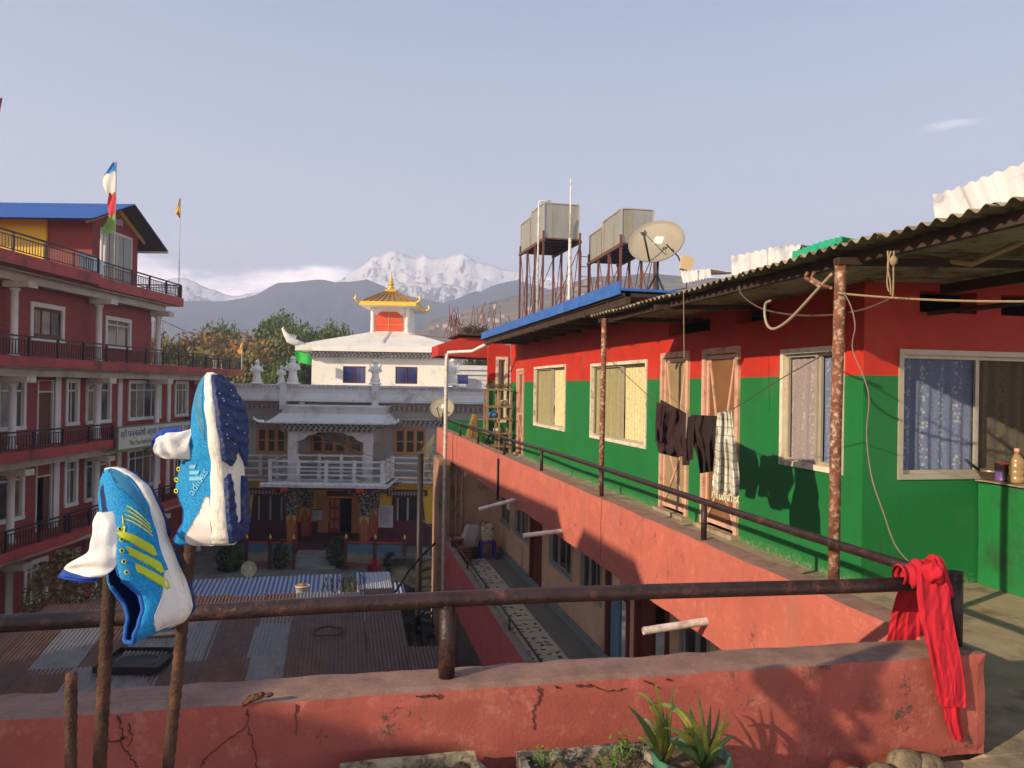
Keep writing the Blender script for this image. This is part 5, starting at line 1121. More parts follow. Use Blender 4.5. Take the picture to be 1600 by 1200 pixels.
# scattered hillside houses, small and pale, each its own object
rh = random.Random(12); hm = MB(); hm.box(-3, 3, -2.4, 2.4, 0, 3.6); hm.box(-3.3, 3.3, -2.7, 2.7, 3.601, 4.0)
M_HH = mat('pale_hillside_plaster', (0.5, 0.42, 0.36), .9, .2, .3); M_HH2 = mat('tan_hillside_plaster', (0.42, 0.27, 0.17), .9, .2, .3)
hmesh = [hm.mesh('hillside_house', M_HH), hm.mesh('hillside_house', M_HH2)]
hill_objs = [o for o in bpy.data.objects if o.name.startswith('terraced_hill')][0]
bvh = BVHTree.FromPolygons([v.co.copy() for v in hill_objs.data.vertices], [tuple(p.vertices) for p in hill_objs.data.polygons])
nh = 0
for k in range(400):
    u = rh.uniform(645, 790) if k % 3 else rh.uniform(820, 1010); v = rh.uniform(interp(sky_brown, u) + 5, interp(sky_brown, u) + 40)
    if v > 520: continue
    d = ray(u, v).normalized(); hit = bvh.ray_cast(CAM, d)
    if hit[0] is None or hit[0].y < 250: continue
    o = bpy.data.objects.new('hillside_house', hmesh[k % 2]); COL.objects.link(o); o.location = hit[0] - Vector((0, 0, .8)); o.rotation_euler = (0, 0, rh.uniform(0, 3)); s_ = rh.uniform(.35, .75); o.scale = (s_, s_, s_)
    props(o, 'tiny pale flat-roofed house on the brown terraced hillside' if k % 2 == 0 else 'tiny tan flat-roofed house on the brown terraced hillside', 'house', 'houses on the far hillside'); nh += 1
    if nh >= 34: break
# air
def haze():
    m = bpy.data.materials.new('thin_air_haze'); m.use_nodes = True; nt = m.node_tree; nt.nodes.clear()
    o = nt.nodes.new('ShaderNodeOutputMaterial'); v = nt.nodes.new('ShaderNodeVolumePrincipled')
    v.inputs['Color'].default_value = (0.76, 0.82, 1.0, 1); v.inputs['Density'].default_value = HAZE; v.inputs['Anisotropy'].default_value = 0.1
    nt.links.new(v.outputs[0], o.inputs['Volume'])
    MB().box(-1950, 1950, -130, 2050, GZ - 1.2, 352).build('haze', m, None, kind='stuff')
HAZE = 8.0e-4
haze()

# ------------------------------------------------------------------ trees beyond the court
def leaf_mat(name, a, b):
    m = mat(name, a, 0.75, .25, .8, extra=lambda nt, c, vec: mixc(nt, c, b, nramp(nt, nnoise(nt, vec, .45, 4), .45, .6)), bump=0, spec=.2); return m
LM = [leaf_mat('green_leaves', (0.07, 0.115, 0.022), (0.125, 0.155, 0.03)), leaf_mat('brown_leaves', (0.24, 0.125, 0.045), (0.17, 0.135, 0.04)), leaf_mat('olive_leaves', (0.16, 0.14, 0.035), (0.10, 0.11, 0.028)), leaf_mat('dark_leaves', (0.03, 0.05, 0.014), (0.05, 0.07, 0.018))]
M_BARK = mat('tree_bark', (0.13, 0.09, 0.06), .9, .25, 2)
def crown_bm(rng, h, w, n, leaf, nclump=12, gap=.0, rz=.36):
    b = MB(); cl = []
    for i in range(nclump):
        a = rng.uniform(0, 6.28); r = w * .5 * math.sqrt(rng.random()) * .8; z = h * (.48 + .42 * rng.random() * (1 - (r / (w * .5)) ** 2 * .55))
        cl.append((r * math.cos(a), r * math.sin(a), z, w * rng.uniform(.14, .26)))
    for i in range(n):
        c = cl[rng.randrange(nclump)]
        d = Vector((rng.gauss(0, 1), rng.gauss(0, 1), rng.gauss(0, 1))).normalized() * c[3] * (rng.random() ** .3) * rng.uniform(.75, 1.12)
        p = Vector((c[0] + d.x, c[1] + d.y, c[2] + d.z * .8)); s = leaf * rng.uniform(.6, 1.4)
        x = Vector((rng.gauss(0, 1), rng.gauss(0, 1), rng.gauss(0, .6))).normalized(); y = x.cross(Vector((rng.gauss(0, 1), rng.gauss(0, 1), rng.gauss(0, 1)))).normalized()
        b.add([p - x * s, p - y * s * .6, p + x * s, p + y * s * .6], [(0, 1, 2, 3)])
    return b, cl
def trunk_bm(rng, h, w, cl, bare=False):
    b = MB(); r = h * .022; b.tube([(0, 0, 0), (rng.uniform(-.2, .2), rng.uniform(-.2, .2), h * .25), (rng.uniform(-.4, .4), rng.uniform(-.4, .4), h * .5)], [r * 1.4, r, r * .7], 8)
    for c in cl[:9]: b.tube([(0, 0, h * rng.uniform(.2, .45)), (c[0] * .5, c[1] * .5, (c[2] + h * .4) / 2), (c[0], c[1], c[2])], [r * .5, r * .35, r * .12], 5)
    return b
def bare_bm(rng, h, w):
    b = MB()
    def br(p, d, l, r, k):
        q = p + d * l; b.tube([p, p.lerp(q, .5) + Vector((rng.gauss(0, .05), rng.gauss(0, .05), 0)) * l, q], [r, r * .8, r * .55], 4, cap=False)
        if k == 0: return
        for i in range(3 if k > 1 else 4):
            dd = (d + Vector((rng.gauss(0, .45), rng.gauss(0, .45), rng.gauss(.08, .25)))).normalized(); br(p.lerp(q, rng.uniform(.6, 1)), dd, l * rng.uniform(.55, .75), r * .5, k - 1)
    br(Vector((0, 0, 0)), Vector((0, 0, 1)), h * .33, h * .016, 5); return b
rng = random.Random(21); TM = {}
for kind, mi in (('green', 0), ('brown', 1), ('olive', 2), ('dark', 3)):
    for vi in range(2):
        cb, cl = crown_bm(rng, 12, 10, 9500 if kind != 'brown' else 8000, .25, 22); TM[(kind, vi)] = (cb.mesh('crown', LM[mi]), trunk_bm(rng, 12, 10, cl).mesh('trunk', M_BARK))
TM[('bare', 0)] = (bare_bm(rng, 12, 8).mesh('branches', mat('pale_bare_twigs', (0.20, 0.15, 0.11), .9, .2, 2)), None)
adj = {'green': 'bushy green tree', 'brown': 'brownish dry-leaved tree', 'olive': 'olive tinted tree', 'dark': 'dark green tree', 'bare': 'pale leafless tree'}
def tree(u, vtop, dist, kind, wpx, where, vi=0):
    top = PD(u, vtop, dist); h = (top.z - GZ) * 1.0; w = wpx / FPX * dist * 1.35
    t = thing('tree', adj[kind] + ' ' + where, 'tree', T(top.x, top.y, GZ) @ Matrix.Rotation(u * .7, 4, 'Z') @ Matrix.Diagonal((w / 10, w / 10, h / 12, 1)), 'trees behind the temple court')
    cm, tm = TM[(kind, vi)]
    if kind == 'bare':
        o = bpy.data.objects.new('branches', cm); COL.objects.link(o); o.parent = t
    else:
        o = bpy.data.objects.new('crown', cm); COL.objects.link(o); o.parent = t; o = bpy.data.objects.new('trunk', tm); COL.objects.link(o); o.parent = t
for a in [(252, 522, 78, 'olive', 90, 'at the left end of the row, just beside the maroon block'), (290, 512, 82, 'brown', 100, 'behind the orange-tinted left end of the row'), (326, 494, 96, 'bare', 80, 'rising above the brown tree near the red terrace', 0), (334, 508, 84, 'brown', 90, 'under the leafless tree left of the tall greens', 1),
          (331, 505, 98, 'green', 46, 'poking up as a small round top at left', 1), (352, 507, 96, 'green', 44, 'small round top right of the first one', 0), (372, 512, 80, 'brown', 96, 'above the red terrace corner'), (398, 497, 100, 'bare', 92, 'between the brown and the tallest green tree', 0),
          (412, 512, 78, 'brown', 84, 'directly left of the tallest green tree', 1), (440, 492, 92, 'green', 74, 'that is the tallest of the row'), (428, 506, 74, 'olive', 90, 'in front of the tallest green tree', 1), (470, 502, 88, 'green', 66, 'second from the tallest, towards the temple roof', 1),
          (494, 510, 86, 'dark', 52, 'above the left slope of the temple roof'), (505, 506, 100, 'bare', 60, 'behind the greens above the temple roof', 0), (522, 508, 84, 'green', 60, 'over the left end of the white roof', 0), (552, 513, 88, 'olive', 52, 'smallest of those beside the gold pavilion', 1),
          (395, 548, 62, 'olive', 80, 'low behind the leftmost parapet statue', 0), (440, 556, 60, 'green', 60, 'low between the first two parapet statues', 1), (302, 540, 64, 'olive', 110, 'low behind the wire fence and terrace rail', 1), (350, 545, 66, 'brown', 90, 'low behind the right part of the terrace rail', 0),
          (748, 556, 60, 'green', 62, 'seen under the red roof beam, left one', 0), (778, 560, 62, 'green', 60, 'seen under the red roof beam, right one', 1), (232, 520, 90, 'brown', 90, 'hidden halfway by the corner of the maroon block', 0), (380, 528, 70, 'brown', 90, 'in the front row above the rail end', 0), (475, 520, 76, 'dark', 80, 'in front row touching the corner finial', 0), (540, 522, 92, 'dark', 90, 'far and dark over the middle of the white roof', 1), (310, 520, 88, 'brown', 80, 'second row between the small round tops', 1),
          (715, 562, 66, 'dark', 60, 'low behind the far right parapet statue', 0), (262, 560, 58, 'olive', 80, 'lowest at left, behind the terrace railing end', 1)]:
    tree(*a[:6], *(a[6:] if len(a) > 6 else (0,)))
# wire mesh fence with thin uprights behind the red terrace
wf = thing('wire_fence', 'tall thin wire mesh fence standing on the far red terrace before the trees', 'fence', LB @ T(14, 0, Z3))
zt1 = ls(300, 512, -1)[1]
for i in range(26):
    s_ = 10.3 + i * .33; MB(LB).tube([(s_, 3.5, Z3), (s_, 3.5, zt1 + .3 + .3 * ((i * 7) % 3) / 3)], .018, 5).build('upright', M_RUST, wf)
b = MB(LB)
for k in range(9): b.tube([(10.2, 3.5, Z3 + .3 + k * .28), (18.8, 3.5, Z3 + .3 + k * .28)], .007, 4)
props(b.build('wires', M_WIRE, wf), kind='stuff')
# white terrace house behind, right of the downpipe, with blue tank and rebar stubs
wt = thing('annex_building', 'low white annex with banded parapet and blue panel right of the downpipe', 'building', TF @ T(2.0, 44, GZ))
a0_, a1_ = tp(712, 575, 44)[0], tp(800, 575, 44)[0]; az = tp(740, 571, 44)[1]; azb = tp(740, 588, 44)[1]
b = MB(TF); b.box(a0_, a1_, 44.3, 52, GZ, azb - .1)
b.build('wall', M_TGREY, wt); b = MB(TF)
for k in range(3): b.box(a0_ - .1 + .05 * k, a1_, 44.0 + .12 * k, 52.2, az - .27 * (k + 1) + .01, az - .27 * k)
b.build('parapet', M_TGREY, wt)
bx = tw(715, 731, 586, 600, 43.9); MB(TF).box(bx[0], bx[1], 43.7, 43.95, bx[2], bx[3]).build('blue_panel', mat('deep_blue_panel', (0.02, 0.03, 0.16), .6, .15, 6), wt)

# ------------------------------------------------------------------ courtyard: corrugated shed roofs
SH = thing('shed', 'long shed with a patchwork roof of rusty and grey corrugated sheets below the terrace', 'shed', (-2.5, 17, GZ))
def rust_x(amount, pale):
    def f(nt, c, vec):
        n1 = nnoise(nt, vec, 1.6, 8, .72, (1.0, .35, 1)); n2 = nnoise(nt, vec, 9, 6, .7)
        c = mixc(nt, c, pale, nramp(nt, n2, .55, .7, 0, .5))
        return mixc(nt, c, (0.125, 0.058, 0.036), nmath(nt, 'MULTIPLY', nramp(nt, n1, .62 - amount, .70 - amount), nramp(nt, n2, .25, .5, .6, 1)))
    return f
RM = [mat('rusted_sheet', (0.15, 0.075, 0.052), .8, .3, 3, extra=rust_x(.12, (0.24, 0.15, 0.11)), bump=.2), mat('grey_zinc_sheet', (0.17, 0.165, 0.16), .55, .15, 3, extra=rust_x(-.05, (0.33, 0.33, 0.32)), bump=.2),
      mat('brown_sheet', (0.12, 0.07, 0.058), .8, .25, 3, extra=rust_x(.05, (0.2, 0.13, 0.1)), bump=.2), mat('mixed_rust_sheet', (0.22, 0.20, 0.19), .7, .2, 3, extra=rust_x(.04, (0.3, 0.28, 0.26)), bump=.2)]
def corr_y(w, l, pitch, amp, m, name='roof_sheet'):
    b = MB(); n = int(w / pitch * 6); b.smooth = True
    b.grid(lambda a, c: (w * c, l * a, amp * math.sin(2 * math.pi * w * c / pitch) + .006 * math.sin(a * 3 + c * 2)), 3, n)
    return b.mesh(name, m)
SM = {(i, l): corr_y(.86, l, .080, .015, RM[i]) for i in range(4) for l in (1.9, 2.6)}
rs = random.Random(31); slope = .10
def roof_z(x, y): return -4.05 + (y - 16.0) * slope
rows = [(13.0, 1.9), (14.7, 1.9), (16.4, 2.6), (18.4, 1.9)]
cols_x = [-8.2 + i * .80 for i in range(13)]
pat = [3, 0, 2, 1, 3, 2, 0, 3, 1, 2, 2, 0, 2]
for r, (y, l) in enumerate(rows):
    for i, x in enumerate(cols_x):
        if y > 16.0 and x > 1.2: continue
        if r == 3 and x < -7: continue
        if r == 3: k = 0 if x < -1.5 else (1 if x < 0 else 2)
        elif x < -4.5: k = [0, 3, 0, 2][(i + r) % 4]
        else: k = pat[(i * 3 + r * 5 + rs.randrange(2)) % 13]
        jx, jy = rs.uniform(-.05, .05), rs.uniform(-.16, .16)
        piece('roof_sheet', SM[(k, l)], SH, Matrix.Translation(Vector((x + jx, y + jy, roof_z(x, y) + .012 * (i % 2) + .022 * (3 - r) + rs.uniform(0, .006))) - wm(SH).translation) @ Matrix.Rotation(math.atan(slope) + .003, 4, 'X') @ Matrix.Rotation(rs.uniform(-.012, .012), 4, 'Z'))
MB().box(-8.0, 1.1, 12.9, 19.9, GZ, -4.55).build('shed_wall', mat('dark_shed_wall', (0.05, 0.04, 0.035), .9, .3, 1), SH)
MB().box(1.1, 2.5, 12.9, 16.3, GZ, -4.7).build('shed_wall', MATS['dark_shed_wall'], SH)
SB = thing('blue_roofed_shed', 'narrow shed with a blue and white striped corrugated roof in the court', 'shed', (-1.5, 23.3, GZ))
bl = mat('faded_blue_sheet', (0.10, 0.15, 0.34), .6, .15, 2, bump=.1, dirt=(0.30, 0.32, 0.38), dirt_amt=.3, dirt_scale=3)
def stripes(nt, c, vec):
    s = sepxyz(nt, vec); w = nmath(nt, 'SINE', nmath(nt, 'MULTIPLY', s[0], 2 * math.pi / .13)); return mixc(nt, c, (0.34, 0.345, 0.36), nramp(nt, w, -.1, .2))
bl = mat('blue_sheet_pale_ridges', (0.065, 0.10, 0.30), .6, .15, 2, bump=.1, extra=stripes)  # pale stripes follow the ridges of the sheet
BM_ = corr_y(1.04, 2.5, .13, .022, bl)
for i in range(10):
    x = -8.4 + i * 1.03
    if i == 8 or i < 3: continue
    if x > 1.0: break
    piece('roof_sheet', BM_, SB, Matrix.Translation(Vector((x, 22.2 + .012 * i, -4.42 + .008 * (i % 2))) - wm(SB).translation) @ Matrix.Rotation(.07, 4, 'X'))
x8 = -8.4 + 8 * 1.03; piece('roof_sheet', corr_y(.62, 2.5, .13, .022, bl), SB, Matrix.Translation(Vector((x8 - .35, 22.3, -4.42)) - wm(SB).translation) @ Matrix.Rotation(.07, 4, 'X')); 
piece('roof_sheet', corr_y(1.0, 2.5, .13, .022, bl), SB, Matrix.Translation(Vector((.55, 22.32, -4.40)) - wm(SB).translation) @ Matrix.Rotation(.07, 4, 'X'))
MB().box(-5.2, 1.5, 22.35, 24.6, GZ, -4.6).build('shed_wall', MATS['dark_shed_wall'], SB)
for i, (x, l, c) in enumerate(((-7.2, 3.6, 0), (-4.2, 2.8, 1), (-2.0, 3.4, 0))):
    tag_ = MB().box(x, x + l, 21.75 + .05 * i, 21.9 + .05 * i, -4.50, -4.46); tag_.build('timber_plank', mat('pale_timber' if c else 'reddish_timber', (0.42, 0.31, 0.17) if c else (0.30, 0.13, 0.07), .8, .2, 3), SB)
# ------------------------------------------------------------------ water tanks on rusty stands behind the roof
M_TSTEEL = mat('rust_brown_angle_iron', (0.14, 0.05, 0.035), .75, .3, 5)
def tank_tower(lbl, org, w, d, zbot, zplat, tanks, ang, legs=(4, 2)):
    F = frame(org, (math.cos(ang), math.sin(ang), 0)); t = thing('tank_stand', lbl, 'tank stand', F @ T(0, 0, zbot), 'steel stands for the roof tanks')
    for i in range(legs[0]):
        for j in range(legs[1]):
            x = w * i / (legs[0] - 1); y = d * j / (legs[1] - 1); MB(F).bar((x, y, zbot), (x, y, zplat + (.22 if i in (0, legs[0] - 1) else -.08)), .055).build('leg', M_TSTEEL, t)
    for y in (0, d): MB(F).box(-.08, w + .08, y - .04, y + .04, zplat - .09, zplat - .02).build('beam', M_TSTEEL, t)
    for i in range(7): x = w * i / 6; MB(F).box(x - .03, x + .03, -.05, d + .05, zplat - .019, zplat).build('cross_beam', M_TSTEEL, t)
    MB(F).box(-.02, w + .02, 0, d, zplat + .001, zplat + .02).build('deck', M_WOODDK, t)
    zm = zbot + .3
    for i in range(legs[0] - 1):
        xa, xb = w * i / (legs[0] - 1), w * (i + 1) / (legs[0] - 1)
        for y in (-.03, d + .03): MB(F).tube([(xa, y, zm), (xb, y, zplat - .15)], .014, 5).build('brace', M_TSTEEL, t); MB(F).tube([(xb, y, zm), (xa, y, zplat - .15)], .014, 5).build('brace', M_TSTEEL, t)
    for xx in (-.03, w + .03): MB(F).tube([(xx, 0, zm), (xx, d, zplat - .15)], .014, 5).build('brace', M_TSTEEL, t)
    for (lb, x0, x1, y0, y1, h) in tanks:
        q = thing('water_tank', lb, 'water tank', F @ T((x0 + x1) / 2, (y0 + y1) / 2, zplat + .02), 'galvanised box water tanks')
        MB(F).rough(x0, x1, y0, y1, zplat + .021, zplat + h, .3, .012, .01, 2.2).build('tank_shell', M_GALV, q)
        for (x, y) in ((x0, y0), (x1, y0), (x0, y1), (x1, y1)): MB(F).box(x - .02, x + .02, y - .02, y + .02, zplat + .025, zplat + h + .01).build('corner_rib', M_ALU, q)
        MB(F).box(x0 - .015, x1 + .015, y0 - .015, y1 + .015, zplat + h, zplat + h + .03).build('rim', M_ALU, q)
        MB(F).lathe([(.2, zplat + h + .03), (.2, zplat + h + .05), (.02, zplat + h + .06)], ((x0 + x1) / 2, (y0 + y1) / 2, 0), 12).build('lid', M_GALV, q)
# near face seen almost front-on, the long side running away to the left
dT = 23.0
pl = PD(849, 372, dT); pr = PD(908, 374, dT); zt = PD(849, 317, dT).z; w_ = (pr - pl).length; an = math.atan2(-math.sin(yaw), math.cos(yaw)) + .05
def side_dir(): return 0
# tower frame: x runs left along the receding side from the near corner
fA = PD(813, 396, 25.6); near = Vector((pl.x, pl.y, 0)); vd = Vector((fA.x - pl.x, fA.y - pl.y, 0)); L_ = vd.length; angA = math.atan2(vd.y, vd.x)
tank_tower('taller steel stand carrying the left pair of roof tanks', near, L_, -w_ * 1.02, 2.84, pl.z, [('left tower tank with a yellow-stained front face nearest the white pole', 0.02, L_ * .52, -w_ * .98, -.02, zt - pl.z), ('left tower tank standing farthest left behind the stained one', L_ * .58, L_ * 1.0, -w_ * .9, -.02, (zt - pl.z) * .88)], angA)
pl2 = PD(970, 380, 19.5); pr2 = PD(1023, 382, 19.5); zt2 = PD(970, 326, 19.5).z; w2_ = (pr2 - pl2).length; fB = PD(920, 402, 22.5); vd2 = Vector((fB.x - pl2.x, fB.y - pl2.y, 0)); L2_ = vd2.length
tank_tower('lower steel stand carrying the right pair of roof tanks by the dish', Vector((pl2.x, pl2.y, 0)), L2_, -w2_ * 1.05, 2.84, pl2.z, [('right tower tank, the larger one partly behind the big dish', .02, L2_ * .55, -w2_ * 1.0, -.02, zt2 - pl2.z), ('right tower tank, the smaller shaded one farther left', L2_ * .6, L2_ * 1.0, -w2_ * .9, -.02, (zt2 - pl2.z) * .86)], math.atan2(vd2.y, vd2.x))
q = PD(908, 392, 23.4)                                       # small ladder at the left tower
ld = thing('ladder', 'short rusty ladder leaning at the right side of the left tank stand', 'ladder', (q.x, q.y, 3.0))
for k in (0, .3): MB().tube([(q.x + k, q.y, 3.0), (q.x + k, q.y, q.z)], .018, 5).build('rail', M_TSTEEL, ld)
for i in range(9): MB().tube([(q.x, q.y, 3.2 + i * .3), (q.x + .3, q.y, 3.2 + i * .3)], .012, 5).build('rung', M_TSTEEL, ld)
p0_ = PD(892, 280, 22.0); MB().tube([(p0_.x, p0_.y, 3.0), (p0_.x, p0_.y, PD(892, 372, 22).z), ], .045, 8).tube([(p0_.x, p0_.y, PD(892, 372, 22).z), p0_], .022, 8).build('steel_mast', M_WHITEPVC, None, loc=(p0_.x, p0_.y, 3.0), label='tall thin pale mast rising in front of the left tank pair', cat='mast', kind=None)
p1_ = PD(842, 318, 22.4); p2_ = PD(860, 314, 22.6)
MB().tube([(p1_.x, p1_.y, 3.0), p1_, (p1_.x + .02, p1_.y, p1_.z + .06), p2_, p2_ + Vector((0, 0, -.1))], .028, 8).build('fill_pipe', M_WHITEPVC, None, loc=(p1_.x, p1_.y, 3.0), label='white filling pipe bending over the top of the left tank', cat='pipe')

# ------------------------------------------------------------------ satellite dishes
def dish(lbl, c, rad, face, tilt_roll=0.0, stand=None, squash=.8, m=None, hang=False):
    """face: direction the bowl looks towards"""
    m = m or M_DISH; f = Vector(face).normalized(); x = f.cross(Vector((0, 0, 1))).normalized(); y = x.cross(f)
    Rm = Matrix(((x.x, y.x, f.x), (x.y, y.y, f.y), (x.z, y.z, f.z))) @ Matrix.Rotation(tilt_roll, 3, 'Z')
    t = thing('satellite_dish', lbl, 'satellite dish', T(*(stand if stand else c)))
    pr = [(rad * k / 8, -rad * .16 * (1 - (k / 8) ** 2)) for k in range(9)]; pr = pr + [(rad * 1.02, 0.012), (rad * 1.02, -.012)] + [(rad * k / 8, -rad * .16 * (1 - (k / 8) ** 2) - .012) for k in range(8, -1, -1)]
    MB().lathe(pr, c, 32, Rm, False, (1, squash)).build('reflector', m, t)
    c = Vector(c); lnb = c + Rm @ Vector((0, -rad * .25, rad * .95)); base = c + Rm @ Vector((0, -rad * squash * .98, .0))
    mid = c + Rm @ Vector((0, -rad * .05, -rad * .14))
    MB().tube([base, lnb], rad * .035, 6).build('feed_arm', M_BLACKMET, t)
    MB().tube([c + Rm @ Vector((-rad * .5, -rad * .5, -rad * .02)), lnb], rad * .012, 5).build('stay', M_BLACKMET, t)
    M = Matrix.Translation(lnb) @ Rm.to_4x4(); MB().box(-rad * .07, rad * .07, -rad * .06, rad * .06, -rad * .12, rad * .10, M).build('receiver', m, t)
    MB().box(-rad * .17, rad * .17, -rad * .13, rad * .20, -.004, .003, Matrix.Translation(c + Rm @ Vector((0, rad * .12, -rad * .145))) @ Rm.to_4x4()).build('bracket_plate', M_WHITEPVC, t)
    if stand:
        s = Vector(stand); MB().tube([mid + Rm @ Vector((0, 0, -.05)), Vector((mid.x, mid.y, s.z))], rad * .05, 8).build('post', M_BLACKMET, t)
        for a in (0.3, 2.4, 4.5): MB().tube([Vector((mid.x, mid.y, (mid.z + s.z) / 2 + .1)), Vector((mid.x + math.cos(a) * rad * .8, mid.y + math.sin(a) * rad * .8, s.z))], rad * .035, 6).build('leg', M_BLACKMET, t)
    return t
cdh = PD(1025, 377, 12.6); rD = 46 / FPX * 12.6
ds = dish('big grey satellite dish on a tripod in front of the right tank', cdh, rD, (-F0 * .75 - R0 * .5 + Vector((0, 0, .38))), .12, (cdh.x + .05, cdh.y + .2, 2.84), .80)
cb_ = [cdh + Vector((.05, -.3, -.1)), cdh + Vector((.25, -.3, -.28)), cdh + Vector((.42, -.2, -.5)), cdh + Vector((.5, -.1, -.75)), cdh + Vector((.2, 0, -.8)), cdh + Vector((.45, 0, -1.0))]
MB().tube(cb_, .012, 5).build('cable', M_BLACKMET, ds)
cs = PD(691, 637, 20.9); dish('satellite dish on the far corner of the pink balcony wall', cs, 20 / FPX * 20.9, (-F0 - R0 * .35 + Vector((0, 0, .3))), .1, (cs.x + .05, cs.y + .12, .68), .82)
cc_ = PD(389, 889, 27.0); dish('small cream satellite dish standing in the court behind the shed roof', cc_, 14 / FPX * 27, (-F0 - R0 * .3 + Vector((0, 0, .45))), .5, (cc_.x, cc_.y + .1, cc_.z - .6), .85, m=mat('cream_dish', (0.50, 0.44, 0.28), .5, .1, 5))

# ------------------------------------------------------------------ pale and green sheets lying along the top of the canopy
def crumple(lbl, pts, depth, m, name='roof_sheet_scrap', seed=0, up_=.10):
    """weathered profiled sheet standing up along the roof: trace of its lower and upper edge at its own distance, folded in depth"""
    rc = random.Random(seed); b = MB(); n = 22; lo, hi = pts; o = None
    def at_(poly, a, off):
        k = a * (len(poly) - 1); i = min(int(k), len(poly) - 2); f = k - i; u = poly[i][0] + (poly[i + 1][0] - poly[i][0]) * f; v = poly[i][1] + (poly[i + 1][1] - poly[i][1]) * f
        p = PX(u, v, depth + off); return p
    def fn(a, c):
        fold = .020 * math.tanh(5 * math.sin(a * n * .55)) + .02 * noise.noise(Vector((a * 3, 1, seed)))
        p = at_(lo, a, fold); q = at_(hi, a, fold + .05); r = p.lerp(q, min(1, c * 1.5))
        if c > .67: r = r + Vector((.35 * (c - .67) / .33, 0, -.02))
        return r + Vector((0, 0, .008 * math.sin(a * 60)))
    b.grid(fn, n * 3, 6); p = PX(lo[0][0], lo[0][1], depth); return b.build(name, m, None, loc=T(*p), label=lbl, cat='roofing sheet')
crumple('white crumpled sheet on the canopy roof at the top right corner', ([(1462, 350), (1520, 334), (1560, 322), (1610, 308), (1680, 285)], [(1456, 306), (1500, 292), (1545, 274), (1600, 254), (1680, 225)]), 3.5, M_WHITESHEET, seed=2)
crumple('white crumpled sheet on the canopy roof left of the green strip', ([(1143, 432), (1180, 424), (1215, 412), (1244, 402)], [(1141, 401), (1180, 393), (1215, 385), (1252, 382)]), 3.5, M_WHITESHEET, seed=5)
crumple('small white sheet end on the canopy roof beside the big dish', ([(1067, 443), (1090, 438), (1112, 433)], [(1062, 424), (1090, 422), (1110, 420)]), 3.5, M_WHITESHEET, seed=7)
crumple('bright green ribbed plastic strip lying along the canopy edge', ([(1238, 406), (1262, 398), (1290, 388), (1316, 378)], [(1238, 394), (1262, 385), (1290, 376), (1316, 370)]), 3.3, M_GREENSHEET, seed=9)
a = PX(1062, 420, 4.0); MB().box(0, .16, -.02, .02, 0, .2, T(*a) @ Matrix.Rotation(R(-20), 4, 'X') @ Matrix.Rotation(R(15), 4, 'Y')).build('loose_board', mat('pale_board', (0.55, 0.40, 0.22), .8, .1), None, loc=T(*a), label='small pale board poking up at the near end of the white sheets', cat='board')

# ------------------------------------------------------------------ bent rod, rope and cables around the near canopy pole
hk = thing('bent_rod', 'long bent metal rod hooked behind the near canopy pole', 'rod', (3.0, POLE1, 2.3))
pts = [PX(u, v, 2.98) for u, v in ((1300, 428), (1277, 453), (1240, 493), (1222, 508), (1208, 514), (1199, 508), (1195, 492), (1196, 475), (1204, 470))]
MB().tube(smooth(pts), .010, 8).build('rod', mat('dull_tan_rod', (0.33, 0.25, 0.16), .5, .1), hk)
for o in (0, .05): MB().tube([PX(1262 + o * 200, 425, 2.98), PX(1258 + o * 200, 434, 2.98), PX(1278 + o * 150, 446, 2.98), PX(1300, 450, 3.0)], .012, 6).build('hook', M_RUST, hk)
rp = thing('rope', 'frayed straw rope hanging from the canopy beam right of the near pole', 'rope', PX(1393, 400, 3.05))
for i in range(3): MB().tube(smooth([PX(1387 + i * 5, 392, 3.05), PX(1388 + i * 4 - (i == 1) * 5, 415, 3.04), PX(1386 + i * 5, 440, 3.05), PX(1389 + i * 3, 456 + i * 5, 3.06)]), .0048, 6).build('strand', M_ROPE, rp)
MB().lathe([(.006, -.03), (.02, -.01), (.024, .01), (.01, .03)], PX(1396, 408, 3.04), 8).build('knot', M_ROPE, rp)
M_CABLE = mat('grey_brown_cable', (0.20, 0.14, 0.10), .7, .2, 20)
def wire(name, lbl, pts, r, m, cat='wire'):
    o = MB().tube(smooth(pts), r, 5).build(name, m, None, loc=T(*pts[0]), label=lbl, cat=cat); return o
def sagp(a, b, s, n=12): a = Vector(a); b = Vector(b); return [a.lerp(b, i / n) + Vector((0, 0, -s * 4 * (i / n) * (1 - i / n))) for i in range(n + 1)]
nP = Vector((3.02, POLE1, 0))
wire('clothes_line', 'pale line tied to the near pole running off to the right', sagp(PX(1309, 458, 3.0), PX(1660, 470, 3.6), .02), .006, M_ROPE, 'line')
wire('hanging_cable', 'twisted thin cable hanging from the near pole down to the corner post', [PX(1318, 456, 3.0), PX(1330, 480, 3.0), PX(1336, 510, 3.0), PX(1332, 545, 3.0), PX(1350, 590, 3.0), PX(1358, 625, 3.0), PX(1354, 680, 3.0), PX(1362, 745, 3.0), PX(1380, 800, 2.95), PX(1398, 850, 2.9), PX(1420, 878, 2.85)], .0042, M_CABLE, 'cable')
wire('drooping_cable', 'dark cable drooping in an arc under the canopy left of the near pole', [PX(1155, 447, 3.1), PX(1160, 462, 3.1), PX(1190, 482, 3.1), PX(1240, 492, 3.1), PX(1300, 492, 3.1), PX(1350, 483, 3.1), PX(1388, 468, 3.1)], .006, M_WIRE, 'cable')
for i, (a, b) in enumerate((((1340, 590), (1420, 555)),)):
    pass
wl = [PX(1068, 455, 3.05), PX(1069, 560, 3.05)]
wire('vertical_wire', 'thin vertical wire hanging beside the first pink door', wl, .004, M_ROPE)
wire('far_power_line', 'thin power line crossing before the temple roof to the red beam', sagp(PD(640, 522, 30), PD(760, 532, 22), .02), .012, M_WIRE)
